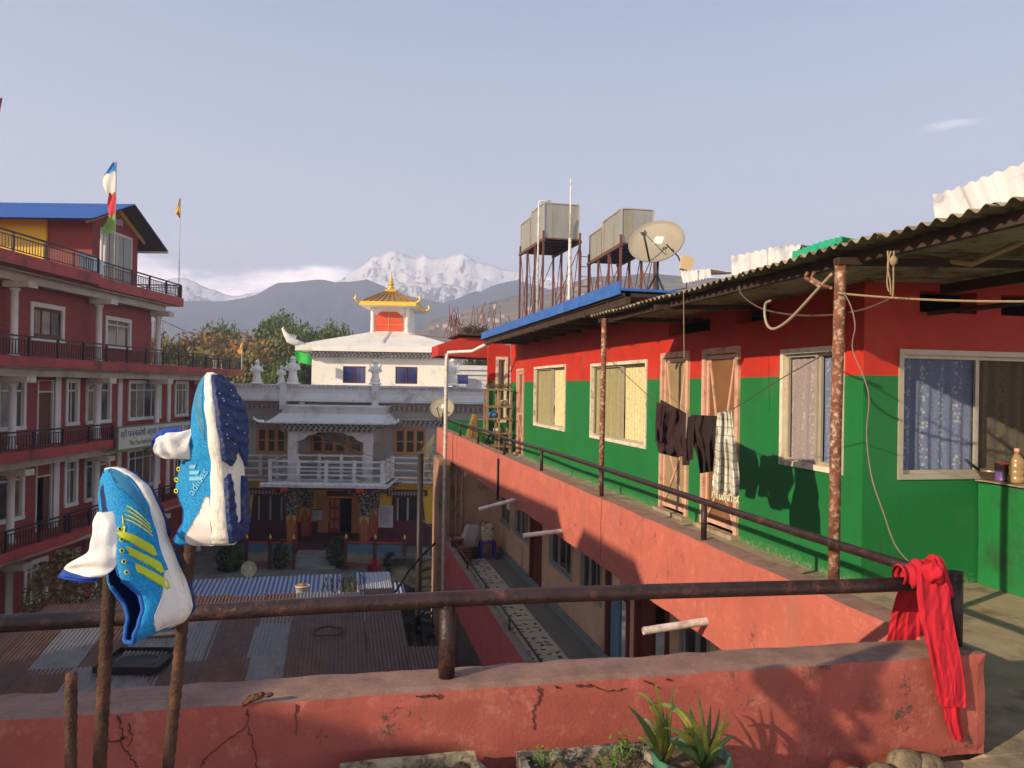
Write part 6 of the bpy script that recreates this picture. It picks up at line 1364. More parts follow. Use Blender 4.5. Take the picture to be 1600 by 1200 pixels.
wire('courtyard_wire', 'long thin wire sagging across the court before the temple portico', sagp(PD(470, 668, 36), PD(690, 745, 25), .15), .012, M_ROPE)
wire('lower_courtyard_wire', 'faint wire stretched low across the court behind the small dish', sagp(PD(270, 897, 27), PD(620, 902, 27), .03), .010, M_ROPE)
wire('stay_wire', 'slanting stay wire from the maroon block corner to the trees', [LB @ Vector((10, 0, 4.6)), PD(300, 522, 60)], .02, M_WIRE)

# ------------------------------------------------------------------ washing on a line along the corridor
lineA = PX(1028, 632, 3.35); lineB = PX(1298, 548, 3.0); 
mid = PX(1142, 641, 3.2)
wire('washing_line', 'washing line slung from the far door to the near canopy pole', [PX(950, 560, 3.3), lineA.lerp(PX(950, 560, 3.3), .3), lineA, PX(1075, 650, 3.3), PX(1110, 652, 3.25), mid, PX(1210, 598, 3.1), lineB], .004, M_WIRE, 'line')
def cloth(name, lbl, cat, m, tops, outline, xd, nu=22, nv=30, fold=.03, seed=0, folds=4.5, parts=None):
    """garment: rows of (left u, right u, v) at its own distance, wrinkled in depth and two skins thick"""
    b = MB(); b.smooth = True
    def row(c):
        k = c * (len(outline) - 1); i = min(int(k), len(outline) - 2); f = k - i; A, B = outline[i], outline[i + 1]; return [A[j] + (B[j] - A[j]) * f for j in range(4)]
    def fn(a, c, off=0.0):
        l, r, vl, vr = row(c); u = l + (r - l) * a; v = vl + (vr - vl) * a
        w = fold * (math.sin(a * folds * 6.28 + 2.2 * noise.noise(Vector((a * 2, c * 3, seed))) + seed) * (.35 + .65 * c) + 1.6 * noise.noise(Vector((a * 3, c * 3.5, seed + 5))))
        return PX(u, v, xd + w + off)
    b.grid(lambda a, c: fn(a, c), nu, nv); b.grid(lambda a, c: fn(a, c, .02), nu, nv)
    return b
M_DKCLOTH = mat('dark_maroon_black_cloth', (0.028, 0.010, 0.012), .9, .2, 8)
M_BRCLOTH = mat('blackish_brown_cloth', (0.020, 0.010, 0.009), .9, .2, 8)
jk = thing('dark_shirt', 'dark maroon long-sleeved top hanging on the line before the first door', 'shirt', PX(1050, 635, 3.3))
cloth('', '', '', None, None, [(1032, 1077, 624, 648), (1030, 1074, 640, 660), (1027, 1070, 668, 690), (1026, 1068, 695, 712), (1030, 1058, 708, 715)], 3.3, seed=1, folds=3).build('body', M_DKCLOTH, jk)
cloth('', '', '', None, None, [(1060, 1078, 642, 650), (1064, 1082, 670, 672), (1066, 1084, 700, 700), (1066, 1076, 727, 727)], 3.28, 10, 20, .015, seed=2, folds=1).build('sleeve', M_DKCLOTH, jk)
cloth('', '', '', None, None, [(1026, 1040, 628, 634), (1024, 1036, 660, 660), (1024, 1034, 690, 690)], 3.26, 10, 20, .015, seed=3, folds=1).build('sleeve', M_DKCLOTH, jk)
pt = thing('dark_trousers', 'blackish brown trousers folded over the line between the top and the checked cloth', 'trousers', PX(1100, 650, 3.25))
cloth('', '', '', None, None, [(1080, 1122, 648, 650), (1078, 1121, 668, 668), (1082, 1119, 690, 690), (1091, 1117, 720, 718), (1093, 1116, 740, 736)], 3.22, seed=4, folds=3).build('trouser_legs', M_BRCLOTH, pt)
cloth('', '', '', None, None, [(1075, 1086, 652, 650), (1072, 1084, 680, 680), (1073, 1083, 720, 718)], 3.2, 10, 20, .015, seed=5, folds=1).build('loose_leg', M_BRCLOTH, pt)
def check_x(nt, c, vec):
    s = sepxyz(nt, vec)
    ly = nmath(nt, 'FRACT', nmath(nt, 'MULTIPLY', s[1], 13.0)); lz = nmath(nt, 'FRACT', nmath(nt, 'MULTIPLY', s[2], 15.0))
    c = mixc(nt, c, (0.10, 0.13, 0.08), nramp(nt, ly, .86, .9, 0, .7)); return mixc(nt, c, (0.10, 0.13, 0.08), nramp(nt, lz, .86, .9, 0, .7))
tw_ = thing('checked_towel', 'white checked cotton cloth with a fringe hanging on the line by the second door', 'towel', PX(1130, 642, 3.15))
cloth('', '', '', None, None, [(1121, 1143, 645, 641), (1119, 1146, 670, 668), (1117, 1150, 700, 700), (1114, 1155, 740, 738), (1112, 1155, 768, 776)], 3.15, 30, 40, .035, seed=6, folds=3.5).build('towel_cloth', mat('white_checked_cotton', (0.62, 0.60, 0.50), .9, .06, 8, extra=check_x), tw_)
b = MB(); rr = random.Random(5)
for i in range(40):
    u = 1113 + i * 1.06; v = 768 + (776 - 768) * i / 40; p = PX(u, v - 1, 3.15); b.tube([p, p + Vector((rr.uniform(-.01, .01), rr.uniform(-.012, .012), -.03)), p + Vector((rr.uniform(-.01, .01), rr.uniform(-.02, .02), -.06))], .004, 4)
props(b.build('fringe', mat('cream_fringe', (0.6, 0.56, 0.42), .9), tw_), kind='stuff')
cloth_rod = MB().box(0, .03, -.015, .015, -.22, .03, T(*PX(1073, 650, 3.27))).build('peg_tag', M_ROPE, jk)

# ------------------------------------------------------------------ shelf with odds and ends at the far end of the corridor
F = T(3.3, 18.9, 0); rk = thing('wooden_rack', 'tall weathered wooden rack with four shelves at the far end of the corridor', 'rack', F)
a_ = PY(760, 610, 18.9); b_ = PY(796, 610, 18.9); rz = PY(778, 608, 18.9).z; M_OLDWOOD = mat('old_weathered_timber', (0.30, 0.19, 0.10), .85, .25, 5)  # one plain weathered wood colour
for x in (a_.x, (a_.x + b_.x) / 2, b_.x):
    for y in (18.7, 19.1): MB().bar((x, y, 0), (x, y, rz), .045).build('upright', M_OLDWOOD, rk)
for z in (.18, .5, .85, 1.15, rz - .02):
    for y in (18.7, 19.1): MB().bar((a_.x - .03, y - .03, z), (b_.x + .03, y - .03, z), .05, .03).build('slat', M_OLDWOOD, rk)
    MB().box(a_.x, b_.x, 18.72, 19.08, z + .016, z + .03).build('shelf', M_OLDWOOD, rk)
for i, (fx, z, m, s, lb, nm) in enumerate(((.3, .88, 'b', .1, 'blue bundle lying on the rack middle shelf', 'blue_bundle'), (.7, 1.18, 'w', .09, 'pale bundle lying on the rack upper shelf', 'pale_bundle'), (.5, .53, 'w', .08, 'greyish bundle on the lower shelf of the rack', 'grey_bundle'))):
    x = a_.x + (b_.x - a_.x) * fx; m_ = mat('blue_bag', (0.05, 0.16, 0.40), .7, .3, 12) if m == 'b' else mat('pale_bag', (0.5, 0.46, 0.4), .8, .2, 12)
    MB().lathe([(s * .8, 0), (s * 1.5, s * .4), (s * 1.3, s * 1.1), (s * .5, s * 1.5), (.01, s * 1.6)], (x, 18.85, z + .001), 10).build(nm, m_, None, loc=(x, 18.85, z), label=lb, cat='bundle')
b = MB(); rr = random.Random(8)
for i in range(170):
    x = a_.x + (b_.x - a_.x) * rr.random(); p = Vector((x, rr.uniform(18.7, 19.1), rz + .03)); b.tube([p, p + Vector((rr.uniform(-.15, .15), rr.uniform(-.1, .1), rr.uniform(.01, .12)))], .006, 3)
props(b.build('dry_twigs', M_BARK, None, loc=(3.4, 18.9, rz), label='heap of dry twigs on top of the wooden rack', cat='twigs'), kind='stuff')
sw = PX(742, 672, 3.1); b = MB(); 
for i in range(140):
    an = rr.uniform(0, 6.28); r_ = .22 * math.sqrt(rr.random()); p = Vector((3.15 + r_ * math.cos(an), 19.3 + r_ * math.sin(an), 0)); b.tube([p, Vector((3.3 + .3 * (p.x - 3.15), 19.4 + .3 * (p.y - 19.3), .95))], .006, 3)
props(b.build('straw_bundle', mat('golden_straw', (0.42, 0.27, 0.08), .9, .3, 10), None, loc=(3.2, 19.3, 0), label='standing bundle of golden straw left of the wooden rack', cat='straw'), kind='stuff')
for i, (u, lb) in enumerate(((783, 'potted plant with dark green leaves at the foot of the rack'),)):
    t = thing('potted_plant', lb, 'plant', (3.35, 17.9, 0)); MB().lathe([(.10, 0), (.14, .22), (.15, .24), (.13, .24)], (3.35, 17.9, 0), 12).build('pot', mat('terracotta_pot', (0.30, 0.11, 0.06), .8, .2, 6), t)
    b = MB()
    for k in range(60):
        an = rr.uniform(0, 6.28); l = rr.uniform(.12, .3); d = Vector((math.cos(an) * l, math.sin(an) * l, rr.uniform(.1, .35))); p = Vector((3.35, 17.9, .24)); q = p + d; s = Vector((-d.y, d.x, 0)).normalized() * .03; b.add([p.lerp(q, .4) , p.lerp(q, .7) + s, q, p.lerp(q, .7) - s], [(0, 1, 2, 3)])
    b.build('foliage', mat('houseplant_leaves', (0.04, 0.12, 0.02), .6, .3, 9), t)
b = MB()                                                     # straggling creeper over the far pink corner
for k in range(90):
    p = Vector((2.5 + rr.uniform(-.35, .15), 22.0 + rr.uniform(-.6, .2), rr.uniform(-1.1, .1))); s = rr.uniform(.03, .07); d = Vector((rr.gauss(0, 1), rr.gauss(0, 1), rr.gauss(0, 1))).normalized(); e_ = d.cross(Vector((0, 0, 1))).normalized(); b.add([p - d * s, p + e_ * s * .5, p + d * s, p - e_ * s * .5], [(0, 1, 2, 3)])
for k in range(7): b.tube([(2.6, 21.9, .3), (2.5 - .05 * k, 21.8, -.2), (2.4 - .06 * k, 21.7, -1.0 + .1 * k)], .006, 4)
props(b.build('creeper', mat('yellow_green_creeper', (0.20, 0.19, 0.05), .7, .3, 5), None, loc=(2.6, 21.9, .3), label='straggling yellowish creeper hanging off the far pink corner', cat='creeper'), kind='stuff')

# ------------------------------------------------------------------ lower gallery: plastic stool, sacks, stack of clay pots
zg = LZ
t = thing('plastic_stool', 'purple plastic stool in the far corner of the lower gallery', 'stool', (3.75, 19.9, zg)); M_PURP = mat('purple_plastic', (0.06, 0.025, 0.36), .4, .05)
MB().rough(3.55, 3.98, 19.7, 20.1, zg + .40, zg + .44, .1, 0, .02).build('seat', M_PURP, t)
for sx in (3.59, 3.94):
    for sy in (19.74, 20.06): MB().bar((sx + (sx - 3.765) * .15, sy, zg), (sx, sy, zg + .40), .05).build('leg', M_PURP, t)
def sack(lbl, c, w, h, m, lean=0.0, seed=0):
    b = MB(); b.smooth = True
    def fn(a, c_):
        an = a * 2 * math.pi; pr = max(.05, math.sin((.06 + .90 * c_) * math.pi)) ** .22; sq = (abs(math.cos(an)) ** 6 + abs(math.sin(an)) ** 6) ** (-1 / 6); r = w * .5 * pr * sq
        n_ = 1 + .12 * noise.noise(Vector((math.cos(an) * 2, math.sin(an) * 2, c_ * 4 + seed)))
        return (c[0] + r * n_ * math.cos(an) + lean * c_, c[1] + r * .45 * n_ * math.sin(an), c[2] + h * c_)
    b.grid(fn, 24, 14); return b.build('sack', m, None, loc=T(*c), label=lbl, cat='sack')
sack('whitish grey woven sack leaning in the lower gallery corner', (3.28, 19.95, zg + .30), .46, .58, mat('grey_woven_sack', (0.42, 0.39, 0.34), .85, .1, 12), .12, 1)
def floral(nt, c, vec): 
    vo = nt.nodes.new('ShaderNodeTexVoronoi'); vo.inputs['Scale'].default_value = 14; nt.links.new(vec, vo.inputs['Vector']); return mixc(nt, mixc(nt, c, (0.16, 0.20, 0.04), nramp(nt, vo.outputs['Distance'], .4, .25)), (0.45, 0.08, 0.06), nramp(nt, nnoise(nt, vec, 7, 2), .6, .64))
sack('flower-patterned cloth sack on the purple stool', (3.77, 19.9, zg + .441), .34, .48, mat('floral_cloth_sack', (0.55, 0.50, 0.36), .85, .1, 12, extra=floral), 0, 4)
b = MB().box(3.1, 3.5, 19.8, 20.1, zg, zg + .29); b.build('low_crate', M_BLACKMET, None, loc=(3.3, 19.95, zg), label='dark low crate under the grey sack in the lower gallery', cat='crate')
for i, (x, y, z0, n) in enumerate(((3.08, 19.2, zg, 5),)):
    for k in range(n):
        t = MB().lathe([(.12, 0), (.165, .13), (.18, .13), (.18, .17), (.15, .17), (.11, .02)], (x, y, z0 + k * .075 + .001), 16, cap=False); t.build('clay_pot', mat('terracotta_pot', (0.30, 0.11, 0.06), .8, .2, 6), None, loc=(x, y, z0 + k * .075), label='brown clay pot in the nested stack in the lower gallery, ' + ['at the very bottom', 'second from the bottom', 'in the middle', 'second from the top', 'topmost'][k], cat='pot', group='nested clay pots')
MB().lathe([(.12, 0), (.17, .2), (.19, .2), (.19, .25), (.16, .25), (.12, .02)], (2.95, 19.9, zg + .3), 16, cap=False).build('flower_pot', mat('pink_brown_pot', (0.36, 0.13, 0.10), .7, .1), None, loc=(2.95, 19.9, zg + .3), label='larger reddish pot behind the nested clay pots', cat='pot')
MB().box(2.86, 3.04, 19.7, 20.1, zg, zg + .299).build('pot_block', M_CONC, GH)

# ------------------------------------------------------------------ court: fence with painted panels, shrubs, stair and pole
PB = thing('painted_fence', 'low courtyard fence with gold-topped posts and painted mural panels before the temple', 'fence', TF @ T(-6, 35.8, GZ))
def mural(nt, c, vec):
    s = sepxyz(nt, vec); n1 = nnoise(nt, vec, 2.2, 4)
    c = mixc(nt, c, (0.28, 0.13, 0.03), nramp(nt, n1, .55, .6)); c = mixc(nt, c, (0.05, 0.12, 0.17), nramp(nt, nmath(nt, 'ADD', s[2], nmath(nt, 'MULTIPLY', n1, .6)), 1.0, 1.12)); return mixc(nt, c, (0.18, 0.05, 0.04), nramp(nt, nnoise(nt, vec, 5, 3), .62, .66))
M_MURAL = mat('painted_mural_panel', (0.19, 0.16, 0.12), .7, .2, 3, extra=mural)
M_DKP = mat('dark_maroon_post', (0.07, 0.02, 0.02), .6, .2)
for (u0, u1, n) in ((385, 459, 2), (540, 632, 2)):
    x0, z0 = tp(u0, 878, 35.8); x1, z1 = tp(u1, 848, 35.8); zb = GZ
    for i in range(n + 1):
        x = x0 + (x1 - x0) * i / n; po = MB(TF).box(x - .07, x + .07, 35.73, 35.87, zb, z1 + .15).build('post', M_DKP, PB)
        MB(TF).lathe([(.035, z1 + .15), (.07, z1 + .22), (.06, z1 + .27), (.02, z1 + .31), (.03, z1 + .34), (.01, z1 + .38)], (x, 35.8, 0), 10).build('gold_knob', M_GOLD, po)
        if i < n:
            xx = x0 + (x1 - x0) * (i + 1) / n; MB(TF).box(x + .08, xx - .08, 35.77, 35.83, zb + .35, z1 - .1).build('mural_panel', M_MURAL, PB); MB(TF).box(x + .071, xx - .071, 35.75, 35.85, z1 - .05, z1 + .02).build('rail', M_COLRED, PB); MB(TF).box(x + .071, xx - .071, 35.75, 35.85, zb + .22, zb + .3).build('rail', M_COLRED, PB)
def shrub(name, lbl, c, h, w, m, n=900, leaf=.07, seed=0, cone=True, cat='shrub'):
    rr = random.Random(seed); b = MB(); c = Vector(c)
    for i in range(n):
        z = rr.random(); rad = w * .5 * (math.sin((z * .85 + .12) * math.pi) ** .7 if cone else 1 - .3 * z) * (rr.random() ** .35); an = rr.uniform(0, 6.28)
        p = c + Vector((rad * math.cos(an), rad * math.sin(an), z * h + .05)); s = leaf * rr.uniform(.6, 1.5); d = Vector((rr.gauss(0, 1), rr.gauss(0, 1), rr.gauss(0, 1))).normalized(); e_ = d.cross(Vector((rr.gauss(0, 1), rr.gauss(0, 1), 1))).normalized(); b.add([p - d * s, p - e_ * s * .5, p + d * s, p + e_ * s * .5], [(0, 1, 2, 3)])
    t = thing(name, lbl, cat, T(*c)); b.build('foliage', m, t); bb = MB(); 
    for k in range(5): a = k * 1.3; bb.tube([c, c + Vector((math.cos(a) * w * .2, math.sin(a) * w * .2, h * .6))], .02, 5)
    props(bb.build('stems', M_BARK, t), kind='stuff'); return t
def onG(u, v, z=GZ): p = PZ(u, v, z); return p
SHM = LM[3]
for (u, v, h, w, lb, m) in ((358, 892, 1.1, 1.3, 'dark rounded shrub at the left end of the mural fence', SHM), (440, 888, 1.25, .95, 'dark upright shrub just left of the temple steps', SHM), (533, 886, 1.35, 1.45, 'largest dark round shrub right of the temple steps', SHM), (583, 893, .8, .7, 'low dark plant near the red bush by the right fence', SHM), (585, 893, .55, .6, 'crimson leafed small bush before the right fence', mat('crimson_leaves', (0.30, 0.02, 0.03), .6, .2))):
    if 'crimson' in lb: p = onG(584, 897)
    elif 'low dark' in lb: p = onG(610, 893)
    else: p = onG(u, v)
    shrub('shrub', lb, p, h, w, m, 700 if h > .9 else 300, .09, int(u))
b = MB(); p = onG(640, 900)
sc_ = thing('spiral_stair', 'dark iron spiral stair winding round a black post beside the pink block', 'stair', (p.x, p.y - 2, GZ)); cx0 = PZ(655, 980, -5.2); cx, cy = PD(655, 850, 21.5).x, PD(655, 850, 21.5).y
ztop = PD(654, 708, 21.5).z; MB().tube([(cx, cy, GZ), (cx, cy, ztop)], .085, 12).build('centre_post', M_BLACKMET, sc_)
hr = []
for i in range(17):
    a = 2.9 + i * .30; z = GZ + .35 + i * .215; r_ = 1.0
    MB().prism([(0.08, -.05), (r_, -.20), (r_ * 1.02, .12), (.08, .05)], 0, .035, 'z'); bb = MB(T(cx, cy, z) @ Matrix.Rotation(a, 4, 'Z')); bb.prism([(0.09, -.05), (r_, -.20), (r_ * 1.02, .12), (.09, .05)], 0, .035, 'z'); bb.build('tread', M_BLACKMET, sc_)
    e_ = Vector((cx + r_ * math.cos(a), cy + r_ * math.sin(a), z)); MB().tube([e_, e_ + Vector((0, 0, .85))], .016, 5).build('baluster', M_BLACKMET, sc_); hr.append(e_ + Vector((0, 0, .86)))
MB().tube(hr, .024, 7).build('handrail', M_BLACKMET, sc_)
MB().tube([PD(692, 838, 21.0), PD(665, 862, 20.5), PD(640, 890, 20), PD(618, 925, 19.5)], .03, 7).build('handrail', M_BLACKMET, sc_)
cw_ = thing('mossy_wall', 'dark mossy masonry wall beside the spiral stair', 'wall', (cx, cy + 1.5, GZ)); a_ = PD(611, 872, 23.5); b_ = PD(684, 872, 23.5)
M_MOSS = mat('dark_mossy_masonry', (0.065, 0.06, 0.05), .95, .5, 3, dirt=(0.02, 0.025, 0.018), dirt_amt=.7, dirt_scale=2.5, bump=.6, bscale=14)
MB().rough(a_.x, b_.x + .5, a_.y, a_.y + .3, GZ, a_.z, .3, .04, .03, 2).build('wall', M_MOSS, cw_)
# gate rail to its right
gt = thing('iron_gate', 'black iron rail gate standing beside the yellow temple wall', 'gate', PD(668, 860, 26)); 
for u in (659, 667, 677): q = PD(u, 820, 26); MB().tube([(q.x, q.y, GZ), q], .03, 6).build('post', M_BLACKMET, gt)
MB().tube([PD(657, 820, 26), PD(679, 820, 26)], .03, 6).build('top_rail', M_BLACKMET, gt)
# things on and around the shed roof
q = PZ(513, 1001, -4.0); t = MB(T(q.x, q.y, roof_z(q.x, q.y) + .10))
t.tube([(.33 * math.cos(i * math.pi / 14), .33 * math.sin(i * math.pi / 14), .01 * math.sin(i)) for i in range(28)], .018, 7, closed=True); t.build('hoop', mat('dull_rubber', (0.07, 0.05, 0.04), .8, .2), None, loc=(q.x, q.y, roof_z(q.x, q.y)), label='thin dark hoop lying on the brown roof sheets', cat='hoop')
q = PZ(216, 1042, -4.0); F = T(q.x, q.y, roof_z(q.x, q.y) + .07) @ Matrix.Rotation(R(-10), 4, 'Z'); t = thing('tray', 'old black tray with rope coils lying on the shed roof between the rebars', 'tray', F)
MB(F).box(-.58, .58, -.55, .55, 0, .03).build('tray_base', M_BLACKMET, t)
for (x0, x1, y0, y1) in ((-.58, .58, -.58, -.551), (-.58, .58, .551, .58), (-.61, -.581, -.58, .58), (.581, .61, -.58, .58)): MB(F).box(x0, x1, y0, y1, 0, .12).build('tray_edge', M_BLACKMET, t)
MB(F).tube([(.40 * math.cos(i * .3), .34 * math.sin(i * .3), .07) for i in range(21)], .012, 5, closed=True).build('rope_coil', mat('grey_cord', (.16, .15, .13), .8), t)
for i, (u, v, l, lb) in enumerate(((240, 1000, 1.1, 'pale split board on the shed roof behind the tray'), (246, 1009, .8, 'second pale board on the shed roof, nearest the tray'))):
    q = PZ(u, v, -4.0); F = T(q.x, q.y, roof_z(q.x, q.y) + .09) @ Matrix.Rotation(R(6 - 5 * i), 4, 'Z'); MB(F).box(-l / 2, l / 2, -.07, .07, 0, .03).build('board', mat('pale_timber', (0.42, 0.31, 0.17), .8, .2, 3), None, loc=F, label=lb, cat='board')
q = PD(472, 934, 22.0); F = T(q.x, q.y, -4.36); t = thing('bucket', 'white bucket filled with brownish clutter standing between the two sheds', 'bucket', F)
MB(F).lathe([(.15, 0), (.20, .30), (.21, .30), (.21, .33), (.18, .33), (.16, .04)], (0, 0, 0), 16, cap=False).build('pail', M_WHITEPVC, t); MB(F).lathe([(.0, .26), (.17, .27), (.1, .36), (.0, .40)], (0, 0, 0), 10, cap=False).build('contents', mat('orange_brown_scraps', (0.35, 0.16, 0.05), .9, .5, 20), t)
p = PZ(105, 950, -5.0); shrub('bush', 'dry yellow-brown leafy bush behind the left shoe by the maroon block', Vector((PD(105, 900, 25).x, PD(105, 900, 25).y, GZ)), 3.0, 2.6, mat('dry_tan_leaves', (0.22, 0.15, 0.06), .8, .3, 4), 1800, .10, 77, cat='bush')
b = MB(); rr = random.Random(2)                             # weeds growing in the gap of the blue roof
for i in range(160):
    p = Vector((x8 + rr.uniform(-.3, 1.0), rr.uniform(22.3, 24.4), -4.40)); b.tube([p, p + Vector((rr.uniform(-.1, .1), rr.uniform(-.1, .1), rr.uniform(.05, .30)))], .012, 3)
props(b.build('weeds', mat('olive_weeds', (0.12, 0.11, 0.05), .9, .4, 6), None, loc=(x8, 23, -4.4), label='weeds sprouting from the gap in the blue striped roof', cat='weeds'), kind='stuff')
# rebar stubs sticking out of the far unfinished roof
rb = thing('rebar_stubs', 'bundle of thin rusty rebar stubs rising above the red roof beam', 'rebar', (3.4, 21.4, 3.05)); rr = random.Random(6)
for i in range(34):
    u = rr.choice([rr.uniform(700, 715), rr.uniform(705, 770), rr.uniform(775, 800)]); v = rr.uniform(470, 506); p = PY(u, v, rr.uniform(20.8, 22.2)); lean = rr.gauss(0, .18)
    MB().tube([(p.x + lean, p.y, 3.0), p], .009, 4).build('rebar', M_TSTEEL, rb)
b = MB()
for i in range(150):
    p = PY(rr.uniform(728, 758), 500, 21.2); p = Vector((p.x, p.y, 3.05 + rr.uniform(0, .18))); b.tube([p, p + Vector((rr.uniform(-.3, .3), rr.uniform(-.2, .2), rr.uniform(-.05, .18)))], .010, 3)
props(b.build('firewood_heap', M_BARK, None, loc=(3.3, 21.2, 3.05), label='heap of dry sticks on the far roof beside the blue roof end', cat='firewood'), kind='stuff')
# fabric scrap flag at the left image edge
fe_ = PD(-6, 160, 26); b = MB(); b.smooth = True; b.grid(lambda a, c: PD(-9 + 13 * a * (1 - .5 * c), 158 + 40 * c - 6 * a, 26 + .1 * math.sin(c * 5)), 4, 8); b.build('flag', mat('flag_maroon', (0.16, 0.03, 0.05), 0.8), None, loc=T(*fe_), label='dark reddish flag edge just entering the picture at the upper left border', cat='flag')
# window-ledge items: pan, tin, bottle
LZT = .905
def ledge(u, v): p = PX(u, v, 5.46); return Vector((p.x, p.y, .902))
p = ledge(1549, 757); t = thing('sauce_pan', 'small dull metal pan with a raised black handle on the window ledge', 'pan', T(*p))
MB(T(*p)).lathe([(.06, 0), (.085, .012), (.10, .06), (.112, .085), (.108, .085), (.09, .02), (0, .012)], (0, 0, 0), 24, cap=False).build('bowl', mat('dull_steel_pan', (0.22, 0.18, 0.13), .4, .2, 8, metal=.6), t)
hd = (-R0 * .95 + Vector((0, 0, .45))).normalized(); MB().tube([p + Vector((0, 0, .075)) - R0 * .10, p + Vector((0, 0, .12)) - R0 * .17, p + Vector((0, 0, .165)) - R0 * .225], [.012, .014, .011], 8).build('handle', M_BLACKMET, t)
p = ledge(1567, 760); t = thing('tin_can', 'dark printed tin with a red and white label between the pan and the bottle', 'tin', T(*p))
def tinx(nt, c, vec):
    s = sepxyz(nt, vec); c = mixc(nt, c, (0.7, 0.02, 0.02), nmath(nt, 'MULTIPLY', nramp(nt, s[0], .0, .012), nramp(nt, s[2], .07, .09))); c = mixc(nt, c, (0.75, 0.70, 0.62), nmath(nt, 'MULTIPLY', nramp(nt, s[0], -.02, -.01), nramp(nt, s[2], .055, .045))); return mixc(nt, c, (0.16, 0.08, 0.30), nmath(nt, 'MULTIPLY', nramp(nt, s[0], -.045, -.052), nramp(nt, s[2], .09, .07)))
MB(T(*p)).lathe([(.062, 0), (.064, .005), (.062, .012), (.062, .135), (.065, .14), (.062, .145), (.057, .138), (.0, .136)], (0, 0, 0), 24).build('can', mat('dark_printed_tin', (0.025, 0.015, 0.02), .35, .1, extra=tinx, metal=.2), t)
p = ledge(1588, 764); t = thing('oil_bottle', 'clear plastic oil bottle with a pale pink cap on the ledge right of the tin', 'bottle', T(*p)); mb = mat('clear_oily_plastic', (0.55, 0.38, 0.16), .25, .2, 9, trans=.45, bump=.2)
MB(T(*p)).lathe([(.052, 0), (.056, .01), (.056, .05), (.052, .056), (.056, .062), (.056, .10), (.052, .106), (.056, .112), (.056, .15), (.052, .156), (.055, .17), (.048, .20), (.028, .228), (.018, .24), (.018, .255)], (0, 0, 0), 24).build('bottle_body', mb, t)
MB(T(*p)).lathe([(.020, .25), (.022, .255), (.022, .28), (.018, .285)], (0, 0, 0), 16).build('cap', mat('pale_pink_cap', (0.62, 0.33, 0.28), .5), t); MB(T(*p)).lathe([(.0525, .006), (.0525, .045)], (0, 0, 0), 24).build('oil', mat('orange_oil', (0.5, 0.12, 0.02), .2), t)
# ------------------------------------------------------------------ trainers hung toe-up on two rebars
NB = -F0                                                     # towards the camera, level
def lerp_tab(tab, x):
    if x <= tab[0][0]: return tab[0][1]
    for a, b in zip(tab[:-1], tab[1:]):
        if x <= b[0]: t = (x - a[0]) / (b[0] - a[0]); t = t * t * (3 - 2 * t) * .5 + t * .5; return a[1] + (b[1] - a[1]) * t
    return tab[-1][1]
WS = [(0, .0), (.008, .045), (.03, .078), (.07, .104), (.15, .122), (.3, .118), (.45, .118), (.58, .142), (.70, .158), (.80, .152), (.88, .124), (.94, .086), (.98, .046), (1.0, .0)]
ZB = [(0, .035), (.06, .006), (.12, 0), (.62, 0), (.78, .014), (.9, .045), (1, .095)]
ZM = [(0, .15), (.08, .135), (.25, .112), (.5, .088), (.7, .082), (.85, .095), (.95, .118), (1, .14)]
ZC = [(0, .375), (.03, .385), (.08, .345), (.15, .295), (.22, .285), (.29, .315), (.35, .345), (.45, .325), (.55, .288), (.65, .258), (.75, .236), (.85, .214), (.93, .185), (.98, .155), (1.0, .125)]
YC = [(0, 0), (.025, .038), (.07, .058), (.15, .068), (.22, .068), (.30, .058), (.36, .044), (.45, .034), (.55, .024), (.62, .010), (.66, 0), (1, 0)]
CL = [(0, 0), (.3, .0), (.55, .006), (.75, .012), (1.0, .004)]
M_KNIT = mat('blue_knit_mesh', (0.006, 0.20, 0.50), .7, .10, 8, bump=0, sheen=.3, extra=None)
def knit_x(base, dark, sc_=260):
    def f(nt, c, vec):
        vo = nt.nodes.new('ShaderNodeTexVoronoi'); vo.inputs['Scale'].default_value = sc_; nt.links.new(vec, vo.inputs['Vector']); return mixc(nt, c, dark, nramp(nt, vo.outputs['Distance'], .30, .55, 0, .55))
    return f
M_KNITL = mat('bright_blue_knit', (0.010, 0.32, 0.62), .75, .10, 8, bump=.6, bscale=420, bdist=.002, extra=knit_x(None, (0.004, 0.10, 0.34)))
M_KNITD = mat('deep_blue_knit', (0.006, 0.17, 0.46), .75, .10, 8, bump=.6, bscale=420, bdist=.002, extra=knit_x(None, (0.004, 0.05, 0.24)))
M_NAVY = mat('navy_rubber', (0.008, 0.028, 0.12), .55, .2, 20, bump=.4, bscale=120, dirt=(0.10, 0.10, 0.10), dirt_amt=.25, dirt_scale=30)
M_LINING = mat('dark_blue_lining', (0.006, 0.02, 0.11), .85, .15, 20)
M_COLLAR = mat('royal_blue_collar', (0.008, 0.09, 0.36), .8, .12, 20, bump=.3, bscale=300, bdist=.002)
def foam_x(nt, c, vec):
    return mixc(nt, c, (0.30, 0.22, 0.15), nmath(nt, 'MULTIPLY', nramp(nt, nnoise(nt, vec, 22, 8, .7, (.35, 1, 2.2)), .54, .68, 0, .75), nramp(nt, nnoise(nt, vec, 7, 3), .4, .6)))
M_FOAM = mat('off_white_foam_sole', (0.74, 0.70, 0.62), .6, .05, 9, bump=.3, bscale=90, extra=foam_x)
M_WPATCH = mat('white_synthetic_overlay', (0.72, 0.66, 0.62), .5, .05, 12, dirt=(0.30, 0.20, 0.18), dirt_amt=.3, dirt_scale=9)
M_TONGUE = mat('white_mesh_tongue', (0.78, 0.75, 0.70), .85, .05, 12, bump=.7, bscale=330, bdist=.002)
